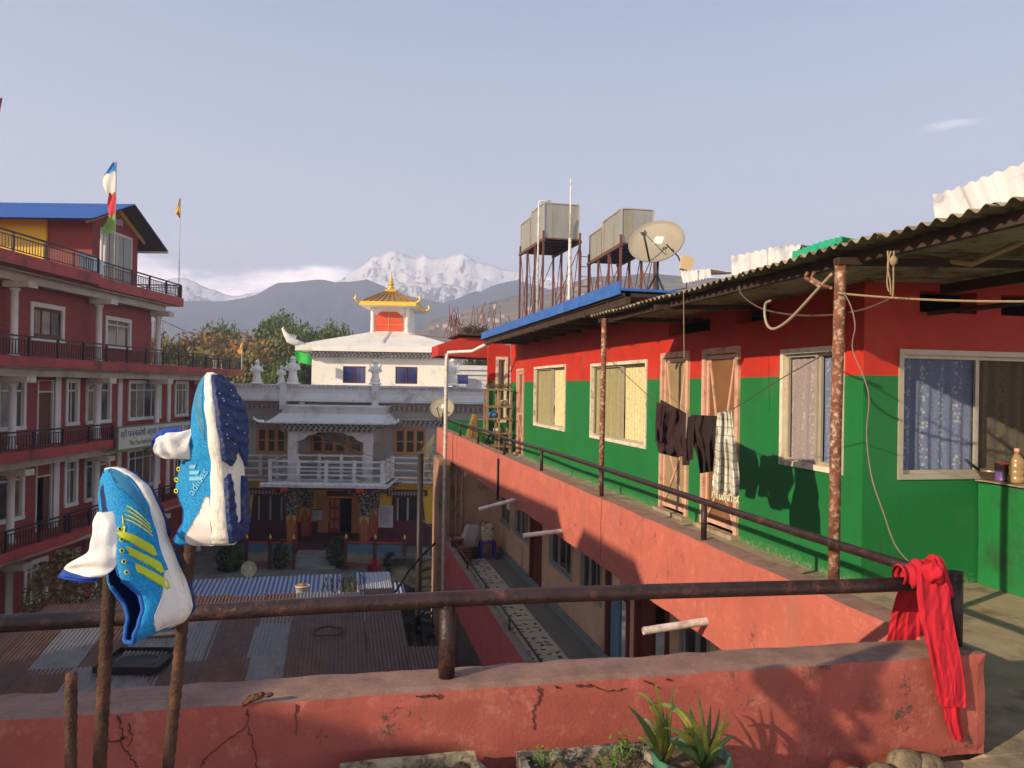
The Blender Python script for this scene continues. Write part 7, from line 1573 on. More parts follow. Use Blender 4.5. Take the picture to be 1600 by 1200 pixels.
M_LIME = mat('lime_stripe', (0.46, 0.54, 0.02), .5, .08, 8); M_LIMEY = mat('yellow_lime_eyelet', (0.72, 0.72, 0.06), .5)
M_PALEB = mat('pale_blue_print', (0.16, 0.46, 0.66), .6, .05); M_FUSE = mat('blue_grey_film', (0.035, 0.20, 0.36), .5, .1, 20)
def make_shoe(lbl, org, xh, zh, S, lateral, tongue):
    """built in its own coordinates: x heel to toe, z sole to instep"""
    xh = Vector(xh).normalized(); zh = Vector(zh); zh = (zh - xh * zh.dot(xh)).normalized(); yh = zh.cross(xh)
    F = Matrix(((xh.x * S, yh.x * S, zh.x * S, org[0]), (xh.y * S, yh.y * S, zh.y * S, org[1]), (xh.z * S, yh.z * S, zh.z * S, org[2]), (0, 0, 0, 1)))
    root = Matrix(((xh.x, yh.x, zh.x, org[0]), (xh.y, yh.y, zh.y, org[1]), (xh.z, yh.z, zh.z, org[2]), (0, 0, 0, 1)))
    t = thing('running_shoe', lbl, 'shoe', root, 'running shoes drying on rebars')
    NX, K = 66, 12
    xs = [0.5 - 0.5 * math.cos(math.pi * i / NX) for i in range(NX + 1)]
    def side(x, tt, sg, ins=0.0):
        cy = lerp_tab(CL, x); w = lerp_tab(WS, x) * .955 - ins; w = max(w, .002); yc = max(0, lerp_tab(YC, x)); zb = lerp_tab(ZM, x) - .03 + (0.02 if ins else 0); zc = lerp_tab(ZC, x); yc = min(yc, w * .92)
        e = .62 if x < .35 else .62 + .25 * min(1, (x - .35) / .3)
        y = yc + (w - yc) * max(0, math.cos(tt * math.pi / 2)) ** e
        z = zb + (zc - zb) * math.sin(tt * math.pi / 2) ** (1.0 if x > .6 else 1.12)
        y *= 1 + .05 * noise.noise(Vector((x * 6, tt * 3, sg * 3.0)))
        if x > .55: z -= .010 * max(0, noise.noise(Vector((x * 9, tt * 2, 4.0)))) * math.sin(tt * 3.1)
        xx = x + .02 * (1 - tt) * (1 if x < .02 else 0) * 0
        return Vector((xx, cy + sg * y, z))
    b = MB(F); b.smooth = True
    for sg in (-1, 1):
        for ins, kk in ((0.0, 0), (.012, 1)):
            vs = [side(x, j / K, sg, ins) for x in xs for j in range(K + 1)]
            fs = [(i * (K + 1) + j, (i + 1) * (K + 1) + j, (i + 1) * (K + 1) + j + 1, i * (K + 1) + j + 1) for i in range(NX) for j in range(K)]
            if sg > 0: fs = [f[::-1] for f in fs]
            b.cur = kk; b.add(vs, fs)
    b.cur = 0; upo = b.build('upper', [M_KNITL, M_LINING], t)
    # ray target in local units
    tv = []; tf = []
    for sg in (-1, 1):
        n = len(tv); tv += [side(x, j / K, sg) for x in xs for j in range(K + 1)]; tf += [(n + i * (K + 1) + j, n + (i + 1) * (K + 1) + j, n + (i + 1) * (K + 1) + j + 1, n + i * (K + 1) + j + 1) for i in range(NX) for j in range(K)]
    bv = BVHTree.FromPolygons(tv, tf)
    def on_side(x, z, off=.004, sg=-1):
        h = bv.ray_cast(Vector((x, sg * 1.0, z)), Vector((0, -sg, 0)))
        if h[0] is None:
            hh = bv.find_nearest(Vector((x, sg * .12, z))); p = hh[0]; nrm = Vector((0, sg, 0))
        else: p = h[0]; nrm = h[1] if h[1].y * sg > 0 else -h[1]
        return p + nrm * off
    def patch(name, outline, m, off=.004, step=.018, sg=-1, par=None):
        pts = []; n = len(outline)
        for a, c in zip(outline, outline[1:] + outline[:1]):
            L_ = math.hypot(c[0] - a[0], c[1] - a[1]); k = max(1, int(L_ / step))
            for i in range(k): pts.append(Vector((a[0] + (c[0] - a[0]) * i / k, a[1] + (c[1] - a[1]) * i / k)))
        ne = len(pts); edges = [(i, (i + 1) % ne) for i in range(ne)]
        x0, x1 = min(p.x for p in pts), max(p.x for p in pts); y0, y1 = min(p.y for p in pts), max(p.y for p in pts)
        gx = x0 + step * .5
        while gx < x1:
            gy = y0 + step * .5
            while gy < y1: pts.append(Vector((gx, gy))); gy += step
            gx += step
        v, e, f, *_ = delaunay_2d_cdt(pts, edges, [tuple(range(ne))], 1, 1e-5)
        bb = MB(F); bb.smooth = True; top = [on_side(p.x, p.y, off, sg) for p in v]; bot = [on_side(p.x, p.y, -.003, sg) for p in v]; nn = len(v)
        fs = [tuple(q) for q in f]; cnt = {}
        for q in fs:
            for i in range(len(q)): k_ = (q[i], q[(i + 1) % len(q)]); cnt[k_] = 1
        rim = [k_ for k_ in cnt if (k_[1], k_[0]) not in cnt]
        bb.add(top + bot, fs + [(k_[0], k_[1], k_[1] + nn, k_[0] + nn) for k_ in rim]); return bb.build(name, m, par or t)
    # foam midsole
    NR = 16; b = MB(F); b.smooth = True; vs = []
    for x in xs:
        w = lerp_tab(WS, x) * (1.0) + .004; zb, zm = lerp_tab(ZB, x), lerp_tab(ZM, x); cy = lerp_tab(CL, x); hz = (zm - zb) / 2
        for k in range(NR):
            a = 2 * math.pi * k / NR; ca, sa = math.cos(a), math.sin(a); ry = abs(ca) ** .30 * (1 if ca > 0 else -1); rz = abs(sa) ** .45 * (1 if sa > 0 else -1)
            wob = 1 + .03 * math.sin(x * 34) * (1 if abs(ca) > .5 else 0); vs.append((x, cy + w * ry * wob, zb + hz + hz * rz))
    fs = [(i * NR + k, i * NR + (k + 1) % NR, (i + 1) * NR + (k + 1) % NR, (i + 1) * NR + k) for i in range(NX) for k in range(NR)]
    b.add(vs, fs); sole = b.build('midsole', M_FOAM, t)
    # rubber outsole: forefoot and heel plates with tread
    def plate(name, outline, holes=()):
        pts = []; edges = []
        for loop in [outline] + list(holes):
            st = len(pts)
            for a, c in zip(loop, loop[1:] + loop[:1]):
                L_ = math.hypot(c[0] - a[0], c[1] - a[1]); k = max(1, int(L_ / .014))
                for i in range(k): pts.append(Vector((a[0] + (c[0] - a[0]) * i / k, a[1] + (c[1] - a[1]) * i / k)))
            m_ = len(pts) - st; edges += [(st + i, st + (i + 1) % m_) for i in range(m_)]
        x0, x1 = min(p.x for p in pts), max(p.x for p in pts); gx = x0
        while gx < x1:
            gy = -.17
            while gy < .17: pts.append(Vector((gx, gy))); gy += .016
            gx += .016
        v, e, f, *_ = delaunay_2d_cdt(pts, edges, [], 0, 1e-5)
        def inside(p, loop):
            r = False
            for a, c in zip(loop, loop[1:] + loop[:1]):
                if (a[1] > p[1]) != (c[1] > p[1]) and p[0] < (c[0] - a[0]) * (p[1] - a[1]) / (c[1] - a[1]) + a[0]: r = not r
            return r
        fs = []
        for q in f:
            cx = sum(v[i].x for i in q) / len(q); cy = sum(v[i].y for i in q) / len(q)
            if inside((cx, cy), outline) and not any(inside((cx, cy), h) for h in holes): fs.append(tuple(q))
        cnt = {(q[i], q[(i + 1) % len(q)]) for q in fs for i in range(len(q))}; rim = [k_ for k_ in cnt if (k_[1], k_[0]) not in cnt]; nn = len(v)
        up_ = [Vector((p.x, p.y + lerp_tab(CL, p.x), lerp_tab(ZB, p.x) + .012)) for p in v]
        dn = [Vector((p.x, p.y + lerp_tab(CL, p.x), lerp_tab(ZB, p.x) - .014 - .006 * (math.sin(p.x * 95 + 3 * math.sin(p.y * 14)) > 0) )) for p in v]
        bb = MB(F); bb.add(up_ + dn, [tuple(i + nn for i in q[::-1]) for q in fs] + [(k_[1], k_[0], k_[0] + nn, k_[1] + nn) for k_ in rim]); return bb.build(name, M_NAVY, t)
    fo = [(x, -lerp_tab(WS, x) * .94) for x in (.50, .56, .62, .7, .78, .85, .9, .95, .985)] + [(x, lerp_tab(WS, x) * .94) for x in (.985, .95, .9, .85, .78, .7, .62, .56, .48, .44)] + [(.52, .05), (.56, .02), (.50, -.01), (.46, -.05)]
    pf = plate('forefoot_outsole', fo)
    he = [(x, -lerp_tab(WS, x) * .93) for x in (.40, .3, .2, .1, .05, .02)] + [(x, lerp_tab(WS, x) * .93) for x in (.02, .05, .1, .2, .3, .36)] + [(.39, .06), (.30, .045), (.14, .03), (.12, 0), (.14, -.03), (.34, -.05), (.42, -.07)]
    plate('heel_outsole', he)
    rr = random.Random(4); bb = MB(F)
    for i in range(13):
        x = rr.uniform(.56, .92); w = lerp_tab(WS, x) * .75; y = rr.uniform(-w, w); z = lerp_tab(ZB, x) - .021; bb.lathe([(.004, 0), (.0045, .004)], (x, y, z - .002), 6)
    props(bb.build('pale_stone_specks', M_FOAM, pf), kind='stuff')
    # lime or pale marks, overlays, eyelets
    if lateral:
        for k in range(3):
            xt = .585 - .105 * k; patch('side_stripe', [(xt + .022, .265), (xt - .030, .268), (xt - .185, .150), (xt - .185, .125), (xt - .128, .125)], M_LIME, .006, .016)
        for k in range(4): xt = .66 + .022 * k; patch('accent_line', [(xt, .215 - .012 * k), (xt - .004, .219 - .012 * k), (xt - .15, .115), (xt - .146, .110)], M_LIMEY, .005, .02)
        for k in range(3): xt = .63 + .03 * k; patch('throat_line', [(xt, .262), (xt - .005, .265), (xt - .055, .285), (xt - .05, .279)], M_LIMEY, .006, .02)
    else:
        for k in range(3): patch('logo_bar', [(.485 - .034 * k, .225), (.485 - .034 * k - .024, .225), (.485 - .034 * k - .024, .185 - .02 * k), (.485 - .034 * k, .172 - .02 * k)], M_PALEB, .005, .012)
        me = text_mesh('adidas', .070, 0); th = R(52)
        for v in me.vertices:
            tx_, ty_ = v.co.x, v.co.y; X = .385 + tx_ * math.sin(th) + ty_ * math.cos(th); Zr = -.165 + tx_ * math.cos(th) - ty_ * math.sin(th)
            v.co = wm(t).inverted() @ (F @ on_side(X, -Zr, .006))
        me.materials.clear(); me.materials.append(M_PALEB); o = bpy.data.objects.new('lettering', me); COL.objects.link(o); o.parent = t; WM[o.name] = wm(t)
    patch('heel_overlay', [(.012, .145), (.012, .26), (.045, .285), (.09, .27), (.15, .215), (.22, .165), (.30, .128), (.30, .10), (.02, .10)], M_WPATCH, .006, .016)
    patch('toe_film', [(.99, .125), (.97, .15), (.90, .17), (.84, .18), (.72, .14), (.62, .10), (.70, .085), (.90, .11)], M_FUSE, .003, .016)
    for i in range(5):
        x = .36 + i * .062 if lateral else .335 + i * .06
        z = lerp_tab(ZC, x) - .022; p = on_side(x, z, .006)
        MB(F).tube([p + Vector((.011 * math.cos(a), -.002, .011 * math.sin(a))) for a in [k * math.pi / 5 for k in range(10)]], .0032, 6, closed=True).build('eyelet', M_LIMEY, t)
        MB(F).lathe([(.0, -.001), (.008, 0)], p + Vector((0, -.001, 0)), 8, Matrix.Rotation(R(90), 3, 'X'), False).build('eyelet_hole', M_LINING, t)
    # padded collar along the rim of the opening
    rim = [side(x, 1.0, -1) for x in xs if x < .345] ; rim2 = [side(x, 1.0, 1) for x in xs if x < .345]
    MB(F).tube(rim[::-1] + rim2[1:], .013, 8).build('collar', M_COLLAR, t)
    for sg in (-1, 1): MB(F).tube([side(x, 1.0, sg) for x in xs if .34 < x < .66], .0055, 6).build('throat_edge', M_COLLAR, t)
    b = MB(F); b.smooth = True; b.grid(lambda a, c: (.03 + .93 * a, (c - .5) * 2 * lerp_tab(WS, .03 + .93 * a) * .85 + lerp_tab(CL, a), lerp_tab(ZM, .03 + .93 * a) + .012), 20, 4); b.build('insole', M_LINING, t)
    # tongue: a thick soft strip pulled out of the throat, built where it hangs
    def strip(rows, name, m, th=.0032):
        b = MB(); b.smooth = True; P = [(PD(r[0], r[1], r[4]), PD(r[2], r[3], r[4] + (r[5] if len(r) > 5 else 0))) for r in rows]
        def sm(j, t_):
            k = t_ * (len(P) - 1); i = min(int(k), len(P) - 2); f = k - i; p0 = P[max(i - 1, 0)][j]; p1 = P[i][j]; p2 = P[i + 1][j]; p3 = P[min(i + 2, len(P) - 1)][j]
            return .5 * ((2 * p1) + (p2 - p0) * f + (2 * p0 - 5 * p1 + 4 * p2 - p3) * f * f + (-p0 + 3 * p1 - 3 * p2 + p3) * f ** 3)
        def fn(a, c):
            l, r = sm(0, a), sm(1, a); an = c * 2 * math.pi; k = .5 + .5 * math.cos(an) * abs(math.cos(an)) ** -.25 if abs(math.cos(an)) > 1e-6 else .5
            k = min(1, max(0, k)); p = l.lerp(r, k); bow = .010 * math.sin(k * math.pi) + .004 * math.sin(a * 17 + k * 5) * a + .009 * noise.noise(Vector((a * 4, k * 3, 2)))
            return p - F0 * (bow + th * math.sin(an))
        b.grid(fn, 24, 28); b.add([fn(1, k / 28) for k in range(28)], [tuple(range(28))]); b.add([fn(0, k / 28) for k in range(28)], [tuple(range(28))]); return b.build(name, m, t)
    for rows, nm in tongue: strip(rows, nm, M_TONGUE if nm == 'tongue' else mat('royal_blue_tip', (0.015, 0.06, 0.36), .8, .1, 10))
    return t
S_ = .384
def shoe_at(lbl, px, dist, loc, xr, zr, lateral, tongue):
    c = PD(px[0], px[1], dist); nv = (CAM - c); nv.z = 0; nv.normalize(); rv = UP.cross(nv).normalized(); g = lambda q: rv * q[0] + UP * q[1] + nv * q[2]
    xh = g(xr).normalized(); zh = g(zr); zh = (zh - xh * zh.dot(xh)).normalized(); yh = zh.cross(xh)
    org = c - (xh * loc[0] + yh * loc[1] + zh * loc[2]) * S_; return make_shoe(lbl, org, xh, zh, S_, lateral, tongue), org, xh, yh, zh
A = shoe_at('left hanging blue running shoe with three lime stripes and its white tongue pulled out', (246, 842), 1.74, (.5, -.06, .04), (-.35, .88, -.32), (-.68, -.20, .70), True,
            [([(152, 800, 176, 799, 1.63), (145, 815, 181, 817, 1.60), (143, 840, 182, 848, 1.575), (136, 862, 182, 872, 1.565), (113, 877, 176, 891, 1.56), (98, 889, 158, 902, 1.56)], 'tongue'), ([(100, 888, 158, 901, 1.568), (93, 897, 150, 908, 1.572), (94, 901, 138, 909, 1.578)], 'tongue_tip')])
B = shoe_at('right hanging blue running shoe showing its navy and white sole, logo and short tongue', (366, 716), 1.72, (.5, 0, 0), (-.075, 1, .0), (-.86, -.05, -.50), False,
            [([(300, 670, 298, 718, 1.70), (280, 675, 279, 717, 1.69), (262, 676, 262, 717, 1.685), (250, 681, 249, 714, 1.685), (244, 689, 244, 706, 1.69)], 'tongue'), ([(284, 668, 280, 700, 1.702), (262, 669, 258, 700, 1.70), (248, 674, 246, 700, 1.70), (241, 684, 241, 698, 1.705)], 'tongue_tip')])
# ------------------------------------------------------------------ the three reinforcing bars
def rebar(lbl, top, bot, r, seed):
    top = Vector(top); bot = Vector(bot); b = MB(); n = int((top - bot).length / .012); rr = random.Random(seed); pts = []; rs = []
    for i in range(n + 1): pts.append(bot.lerp(top, i / n) + Vector((.002 * math.sin(i * .05 + seed), 0, 0))); rs.append(r * (1.10 if i % 2 else .97))
    b.tube(pts, rs, 12); o = b.build('rebar', M_DARKRUST, None, loc=T(*bot), label=lbl, cat='rebar', group='rusty rebars standing before the parapet')
    for s in (-1, 1): pass
    return o
def down(u0, v0, u1, v1, d):
    a = PD(u0, v0, d); b = PD(u1, v1, d); k = (a.z - 0.0) / (a.z - b.z); return a, a + (b - a) * k
a, b_ = down(174, 872, 157, 1200, 1.69); rebar('middle brown rebar carrying the left striped shoe', a, b_, .0135, 1)
a, b_ = down(301, 800, 264, 1200, 1.74); rebar('right brown rebar carrying the shoe that shows its sole', a, b_, .0125, 2)
a, b_ = down(110, 1052, 110, 1200, 1.5); rebar('short leftmost brown rebar with a bare cut top', a, b_, .0105, 3)
for (u, d) in ((215, 1.7),): pass

# ------------------------------------------------------------------ red scarf knotted on the corner of the rail
SCF = thing('red_scarf', 'bright red scarf knotted round the rail corner and hanging over the wall end', 'scarf', (2.72, 3.1, .78))
M_SCARF = mat('bright_red_cotton', (0.46, 0.010, 0.024), .9, .08, 6, bump=.25, bscale=260, bdist=.002)
def drape(rows, name, nu=24, nv=40, folds=4, amp=.012, seed=0, thick=.0025):
    """rows: (left u, right u, v left, v right, Y) - a hanging cloth built where it hangs"""
    b = MB(); b.smooth = True
    def row(c):
        k = c * (len(rows) - 1); i = min(int(k), len(rows) - 2); f = k - i; f = f * f * (3 - 2 * f) * .4 + f * .6; return [rows[i][j] + (rows[i + 1][j] - rows[i][j]) * f for j in range(5)]
    def fn(a, c, off=0):
        l, r, vl, vr, Y = row(c); w = amp * (abs(math.sin(a * folds * 3.14 + seed + .9 * noise.noise(Vector((c * 2.5, 1, seed))) + .5 * c)) ** .6 * 1.2 + .35 * math.sin(a * folds * 7.3 + c * 4 + seed)) + amp * 1.8 * noise.noise(Vector((a * 2.2, c * 4, seed))) + amp * .8 * noise.noise(Vector((a * 7 + c * 9, c * 11, seed)))
        return PY(l + (r - l) * a + 2.0 * math.sin(c * 9 + seed), vl + (vr - vl) * a, Y + w + off)
    b.grid(fn, nu * 2, nv); b.grid(lambda a, c: fn(a, c, thick), nu * 2, nv); return b.build(name, M_SCARF, SCF)
drape([(1404, 1452, 902, 898, 3.14), (1402, 1448, 925, 925, 3.17), (1397, 1446, 950, 950, 3.24), (1390, 1444, 975, 980, 3.26), (1382, 1442, 1005, 1005, 3.26), (1376, 1440, 1040, 1040, 3.26)], 'scarf_tail', seed=1, folds=3, amp=.011)
drape([(1430, 1470, 884, 886, 3.05), (1433, 1484, 925, 920, 2.98), (1439, 1490, 965, 960, 2.955), (1447, 1495, 1005, 1000, 2.938), (1455, 1502, 1050, 1046, 2.93), (1464, 1509, 1090, 1086, 2.925), (1474, 1512, 1104, 1106, 2.922)], 'scarf_tail', seed=2, folds=2.2, amp=.0065, nv=60)
drape([(1452, 1480, 985, 985, 2.945), (1462, 1492, 1040, 1040, 2.932), (1470, 1500, 1090, 1090, 2.930), (1480, 1503, 1130, 1128, 2.930), (1489, 1504, 1158, 1154, 2.930)], 'scarf_tail', 14, 40, 1.7, .006, 5)
drape([(1462, 1480, 884, 890, 3.02), (1464, 1489, 905, 915, 3.0), (1468, 1490, 925, 930, 3.0), (1474, 1484, 938, 940, 3.0), (1478, 1481, 956, 956, 3.0)], 'scarf_fold', 12, 16, 1.5, .012, 3)
def wrap(): 
    b = MB(); b.smooth = True
    def fn(a, c):
        an = c * 2 * math.pi; x0 = PY(1403, 890, 3.1).x; x1 = PY(1466, 890, 3.1).x; x = x0 + (x1 - x0) * a; r = .040 + .022 * a + .007 * math.sin(a * 14 + c * 6) + .006 * math.sin(a * 31)
        return Vector((x, 3.1 + r * math.cos(an), .785 + .01 * a + r * 1.12 * math.sin(an) + .012 * a))
    b.grid(fn, 30, 20); b.build('scarf_wrap', M_SCARF, SCF)
wrap()
b = MB(); b.smooth = True; kc = PY(1457, 893, 3.02)
def knot(a, c):
    th = a * 2 * math.pi; ph = c * math.pi; r = .052 * (1 + .16 * math.sin(3 * th + 4 * ph) + .08 * math.sin(7 * th)); return kc + Vector((r * math.cos(th) * math.sin(ph) * .9, r * .9 * math.sin(th) * math.sin(ph), r * .95 * math.cos(ph)))
b.grid(knot, 30, 16); b.build('scarf_knot', M_SCARF, SCF)
MB().add([PY(1443, 880, 3.03), PY(1446, 871, 3.0), PY(1462, 884, 3.0), PY(1455, 892, 3.03), PY(1446, 874, 3.05)], [(0, 1, 2, 3), (0, 3, 4), (1, 4, 2)]).build('scarf_ear', M_SCARF, SCF)

# ------------------------------------------------------------------ planters, aloe pot, stones at the foot of the wall
M_SOIL = mat('dry_soil', (0.12, 0.085, 0.05), .95, .5, 20, bump=1.0, bscale=60)
def planter(name, lbl, x0, x1, y0, y1, h, m, seed):
    t = thing(name, lbl, 'planter', ((x0 + x1) / 2, (y0 + y1) / 2, 0)); k = .035
    MB().rough(x0, x1, y1 - k, y1, 0, h, .05, .005, .008, 9).build('side_panel', m, t); MB().rough(x0, x1, y0, y0 + k, 0, h, .05, .005, .008, 9).build('side_panel', m, t)
    MB().rough(x0, x0 + k, y0 + k, y1 - k, 0, h - .003, .05, .005, .008, 9).build('end_panel', m, t); MB().rough(x1 - k, x1, y0 + k, y1 - k, 0, h - .003, .05, .005, .008, 9).build('end_panel', m, t)
    MB().grid(lambda a, c: (x0 + k + (x1 - x0 - 2 * k) * a, y0 + k + (y1 - y0 - 2 * k) * c, h - .04 + .03 * noise.noise(Vector((a * 9, c * 7, seed)))), 30, 16).build('soil', M_SOIL, t); return t
M_PL1 = mat('lichened_cement', (0.46, 0.38, 0.24), .95, .25, 9, dirt=(0.10, 0.09, 0.05), dirt_amt=.5, dirt_scale=14, bump=.9, bscale=70); M_PL2 = mat('peeling_black_paint', (0.07, 0.06, 0.055), .8, .3, 9, dirt=(0.36, 0.31, 0.24), dirt_amt=.6, dirt_scale=16, bump=.6, bscale=60)
a1 = PY(528, 1198, 2.86); a2 = PY(744, 1174, 2.86); a3 = PY(806, 1178, 2.86); a4 = PY(1012, 1158, 2.86)
planter('cement_planter', 'lichen-covered pale cement planter left of the dark one, at the foot of the wall', a1.x, a2.x, 2.45, 2.88, a2.z, M_PL1, 1)
planter('dark_planter', 'peeling dark planter with small green weeds beside the aloe pot', a3.x, a4.x, 2.45, 2.88, a4.z, M_PL2, 2)
MB().rough(-.15, .15, -.02, .02, 0, .23, .04, .006, .01, 9, T(PY(757, 1180, 2.8).x, 2.80, 0) @ Matrix.Rotation(R(-72), 4, 'Z')).build('broken_slab', M_PL1, None, loc=(PY(757, 1180, 2.8).x, 2.8, 0), label='broken pale cement slab standing between the two planters', cat='slab')
rr = random.Random(14); M_WEED = mat('fresh_green_weed', (0.12, 0.22, 0.03), .6, .3, 30)
for k, (cx, cy, n, lb) in enumerate(((a3.x + .09, 2.80, 60, 'left'), (a4.x - .12, 2.80, 110, 'right'), ((a3.x + a4.x) / 2 + .05, 2.70, 45, 'middle'))):
    t = thing('weed', {'left': 'small leafy weed at the left end of the dark planter', 'right': 'tallest leafy weed at the right end of the dark planter', 'middle': 'low leafy weed in the middle of the dark planter'}[lb], 'weed', (cx, cy, a4.z - .03)); b = MB(); st = MB()
    for i in range(n):
        an = rr.uniform(0, 6.28); r_ = rr.random() * .07; hh = rr.uniform(.0, .10 if lb == 'right' else .06); p = Vector((cx + r_ * math.cos(an), cy + r_ * math.sin(an), a4.z - .025 + hh)); d = Vector((rr.gauss(0, 1), rr.gauss(0, 1), rr.uniform(-.1, .8))).normalized(); s = rr.uniform(.010, .022); w = d.cross(Vector((rr.random(), rr.random(), 1))).normalized()
        b.add([p, p + d * s * .5 + w * s * .45, p + d * s, p + d * s * .5 - w * s * .45], [(0, 1, 2, 3)])
    for i in range(7): an = rr.uniform(0, 6.28); st.tube([(cx, cy, a4.z - .04), (cx + .04 * math.cos(an), cy + .04 * math.sin(an), a4.z + .03)], .002, 4)
    b.build('leaves', M_WEED, t); props(st.build('stems', M_WEED, t), kind='stuff')
pc = PY(1081, 1178, 2.70); PT = thing('aloe_pot', 'green plastic pot with a spiky yellow-green aloe against the red wall', 'potted plant', (pc.x, 2.70, 0)); M_POT = mat('dull_green_plastic', (0.05, 0.17, 0.11), .5, .15, 6, dirt=(0.3, 0.25, 0.16), dirt_amt=.35, dirt_scale=14)
rz = pc.z; rp_ = 64 / FPX * 2.75
MB().lathe([(rp_ * .72, 0), (rp_ * .92, rz - .05), (rp_ * .92, rz - .045), (rp_ * 1.0, rz - .045), (rp_ * 1.03, rz - .02), (rp_ * 1.0, rz), (rp_ * .93, rz), (rp_ * .90, rz - .05), (0, rz - .055)], (pc.x, 2.70, 0), 40, cap=False).build('pot', M_POT, PT)
MB().lathe([(0, rz - .03), (rp_ * .90, rz - .035)], (pc.x, 2.70, 0), 24, cap=False).build('soil', M_SOIL, PT)
for a in (3.6, 5.6): MB().tube([(pc.x + rp_ * 1.0 * math.cos(a + k * .12), 2.70 + rp_ * 1.03 * math.sin(a + k * .12), rz - .02 - .05 * math.sin(k / 6 * math.pi)) for k in range(7)], .005, 6).build('pot_handle', M_WHITEPVC, PT)
def alx(nt, c, vec): return mixc(nt, mixc(nt, c, (0.42, 0.34, 0.05), nramp(nt, nnoise(nt, vec, 6, 3), .42, .62)), (0.30, 0.11, 0.04), nramp(nt, nnoise(nt, vec, 4, 2, loc=(5, 5, 1)), .60, .72, 0, .8))
M_ALOE = mat('yellow_green_aloe', (0.16, 0.21, 0.045), .45, .2, 12, extra=alx, spec=.5); M_ALOEG = mat('green_aloe', (0.09, 0.15, 0.04), .45, .2, 12, spec=.5)
def blade(base, tip, ctrl, w, m, seed=0):
    rr = random.Random(seed); b = MB(); b.smooth = True; n = 14; base = Vector(base); tip = Vector(tip); ctrl = Vector(ctrl)
    P = [base * (1 - t) ** 2 + ctrl * 2 * t * (1 - t) + tip * t * t for t in [i / n for i in range(n + 1)]]; vs = []
    for i, p in enumerate(P):
        tg = (P[min(i + 1, n)] - P[max(i - 1, 0)]).normalized(); s = tg.cross(Vector((0.15, -1, .25))).normalized(); nn = s.cross(tg); ww = w * (1 - (i / n) ** 1.5) * (.8 + .3 * math.sin(min(1, i / n * 3) * 1.57)) + .0008
        vs += [p - s * ww + nn * ww * .28, p - s * ww * .4 - nn * ww * .12, p + s * ww * .4 - nn * ww * .12, p + s * ww + nn * ww * .28, p + s * ww * .35 - nn * ww * .55, p - s * ww * .35 - nn * ww * .55]
    fs = [(i * 6 + k, i * 6 + (k + 1) % 6, (i + 1) * 6 + (k + 1) % 6, (i + 1) * 6 + k) for i in range(n) for k in range(6)]; b.add(vs, fs); b.smooth = False
    for i in range(1, n - 1):
        for sgn, k in ((-1, 0), (1, 3)):
            p = vs[i * 6 + k]; q = vs[(i + 1) * 6 + k]; mid = (p + q) / 2; d = (mid - P[i]).normalized() * .005; b.add([p.lerp(q, .3), p.lerp(q, .7), mid + d, mid - Vector((0, .001, 0))], [(0, 1, 2), (0, 2, 3), (1, 3, 2)])
    return b.build('leaf', m, PT)
c1 = PY(1040, 1180, 2.70); c2 = PY(1103, 1188, 2.66); c1.z = c2.z = rz - .03
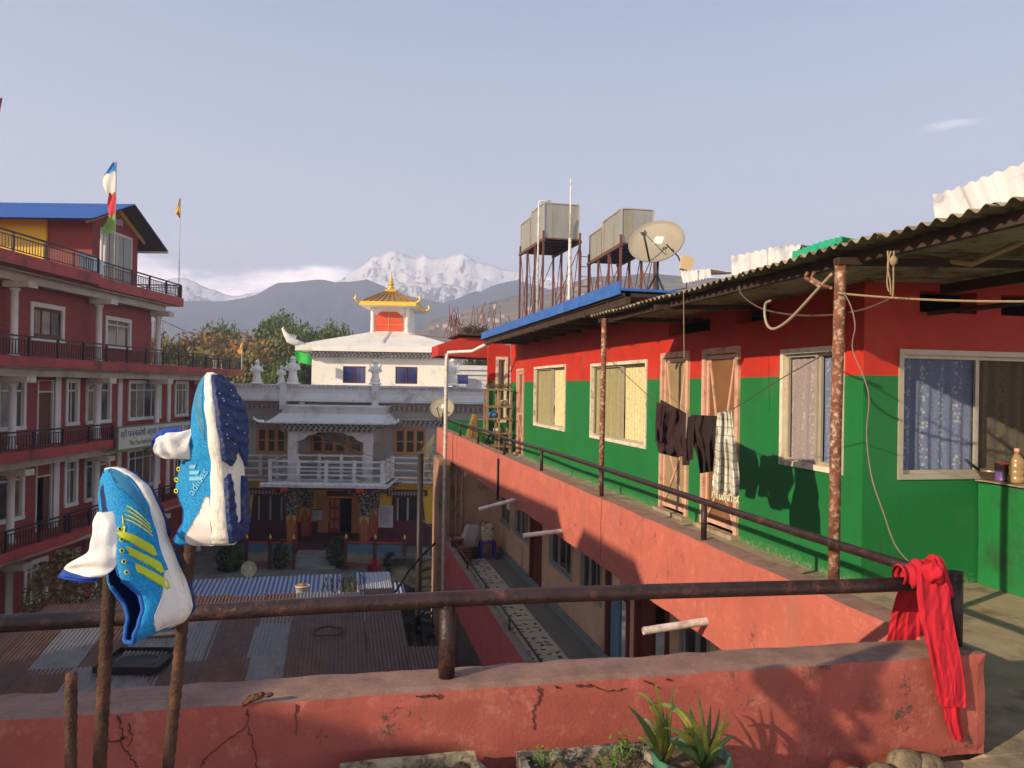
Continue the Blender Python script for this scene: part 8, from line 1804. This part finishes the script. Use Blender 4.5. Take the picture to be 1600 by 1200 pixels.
Lv = [ (c1, (1020, 1051), (1036, 1110), .010, 0, 2.66), (c1, (993, 1083), (1030, 1080), .011, 0, 2.70), (c1, (981, 1104), (1005, 1120), .012, 1, 2.62), (c1, (1013, 1106), (1032, 1105), .016, 0, 2.64), (c1, (996, 1152), (1012, 1150), .009, 1, 2.72), (c1, (1003, 1138), (1020, 1150), .012, 0, 2.66), (c1, (1042, 1110), (1040, 1150), .013, 1, 2.6), (c1, (1002, 1124), (1025, 1120), .010, 1, 2.78),
       (c2, (1012, 1106), (1070, 1078), .014, 0, 2.72), (c2, (1064, 1108), (1095, 1128), .016, 0, 2.62), (c2, (1090, 1084), (1098, 1120), .012, 0, 2.66), (c2, (1111, 1101), (1106, 1140), .011, 1, 2.70), (c2, (1143, 1125), (1122, 1140), .013, 0, 2.62), (c2, (1138, 1105), (1128, 1130), .009, 0, 2.70), (c2, (1124, 1106), (1122, 1130), .008, 1, 2.74), (c2, (1038, 1137), (1075, 1140), .017, 0, 2.58), (c2, (1045, 1158), (1068, 1160), .018, 1, 2.56), (c2, (1062, 1125), (1080, 1150), .012, 1, 2.7), (c2, (1130, 1168), (1120, 1165), .014, 1, 2.56), (c2, (1122, 1160), (1115, 1168), .013, 1, 2.7), (c1, (1062, 1150), (1050, 1160), .012, 0, 2.6), (c1, (1030, 1088), (1040, 1130), .008, 1, 2.78), (c2, (1075, 1098), (1085, 1130), .011, 0, 2.74), (c2, (1055, 1172), (1075, 1165), .014, 1, 2.54), (c2, (1150, 1150), (1128, 1150), .012, 1, 2.68), (c1, (1012, 1172), (1022, 1165), .012, 1, 2.58), (c1, (1052, 1070), (1046, 1120), .009, 0, 2.74), (c2, (1098, 1120), (1102, 1150), .012, 0, 2.58), (c2, (1082, 1140), (1090, 1160), .013, 1, 2.56), (c1, (1022, 1132), (1030, 1150), .012, 0, 2.6)]
for i, (bs, tp_, ct, w, mi, Y) in enumerate(Lv): blade(bs, PY(tp_[0], tp_[1], Y), PY(ct[0], ct[1], (Y + 2.68) / 2), w * 1.15, M_ALOEG if mi else M_ALOE, i)
M_STONE = mat('round_river_stone', (0.20, 0.155, 0.095), .9, .4, 14, bump=.8, bscale=45, dirt=(0.07, 0.055, 0.04), dirt_amt=.5, dirt_scale=22)
for i, (u, v, r, lb) in enumerate(((1413, 1192, .075, 'larger round brown stone at the foot of the wall'), (1450, 1195, .062, 'rounded stone right of the larger one, near the wall end'), (1375, 1208, .06, 'stone left of the larger one, mostly below the picture edge'), (1334, 1212, .055, 'pale low stone leftmost in the row at the wall foot'))):
    p = PZ(u, v, .05); b = MB(); b.smooth = True; yv = min(p.y, 2.88)
    pp = PY(u, v, yv)
    b.grid(lambda a, c: (pp.x + r * math.cos(a * 6.2832) * math.sin(c * 3.1416) * (1.1 + .1 * math.sin(a * 9)), yv + r * .8 * math.sin(a * 6.2832) * math.sin(c * 3.1416), max(.0, r * .72 - r * .8 * math.cos(c * 3.1416))), 20, 12)
    b.build('stone', M_STONE, None, loc=(pp.x, yv, 0), label=lb, cat='stone')
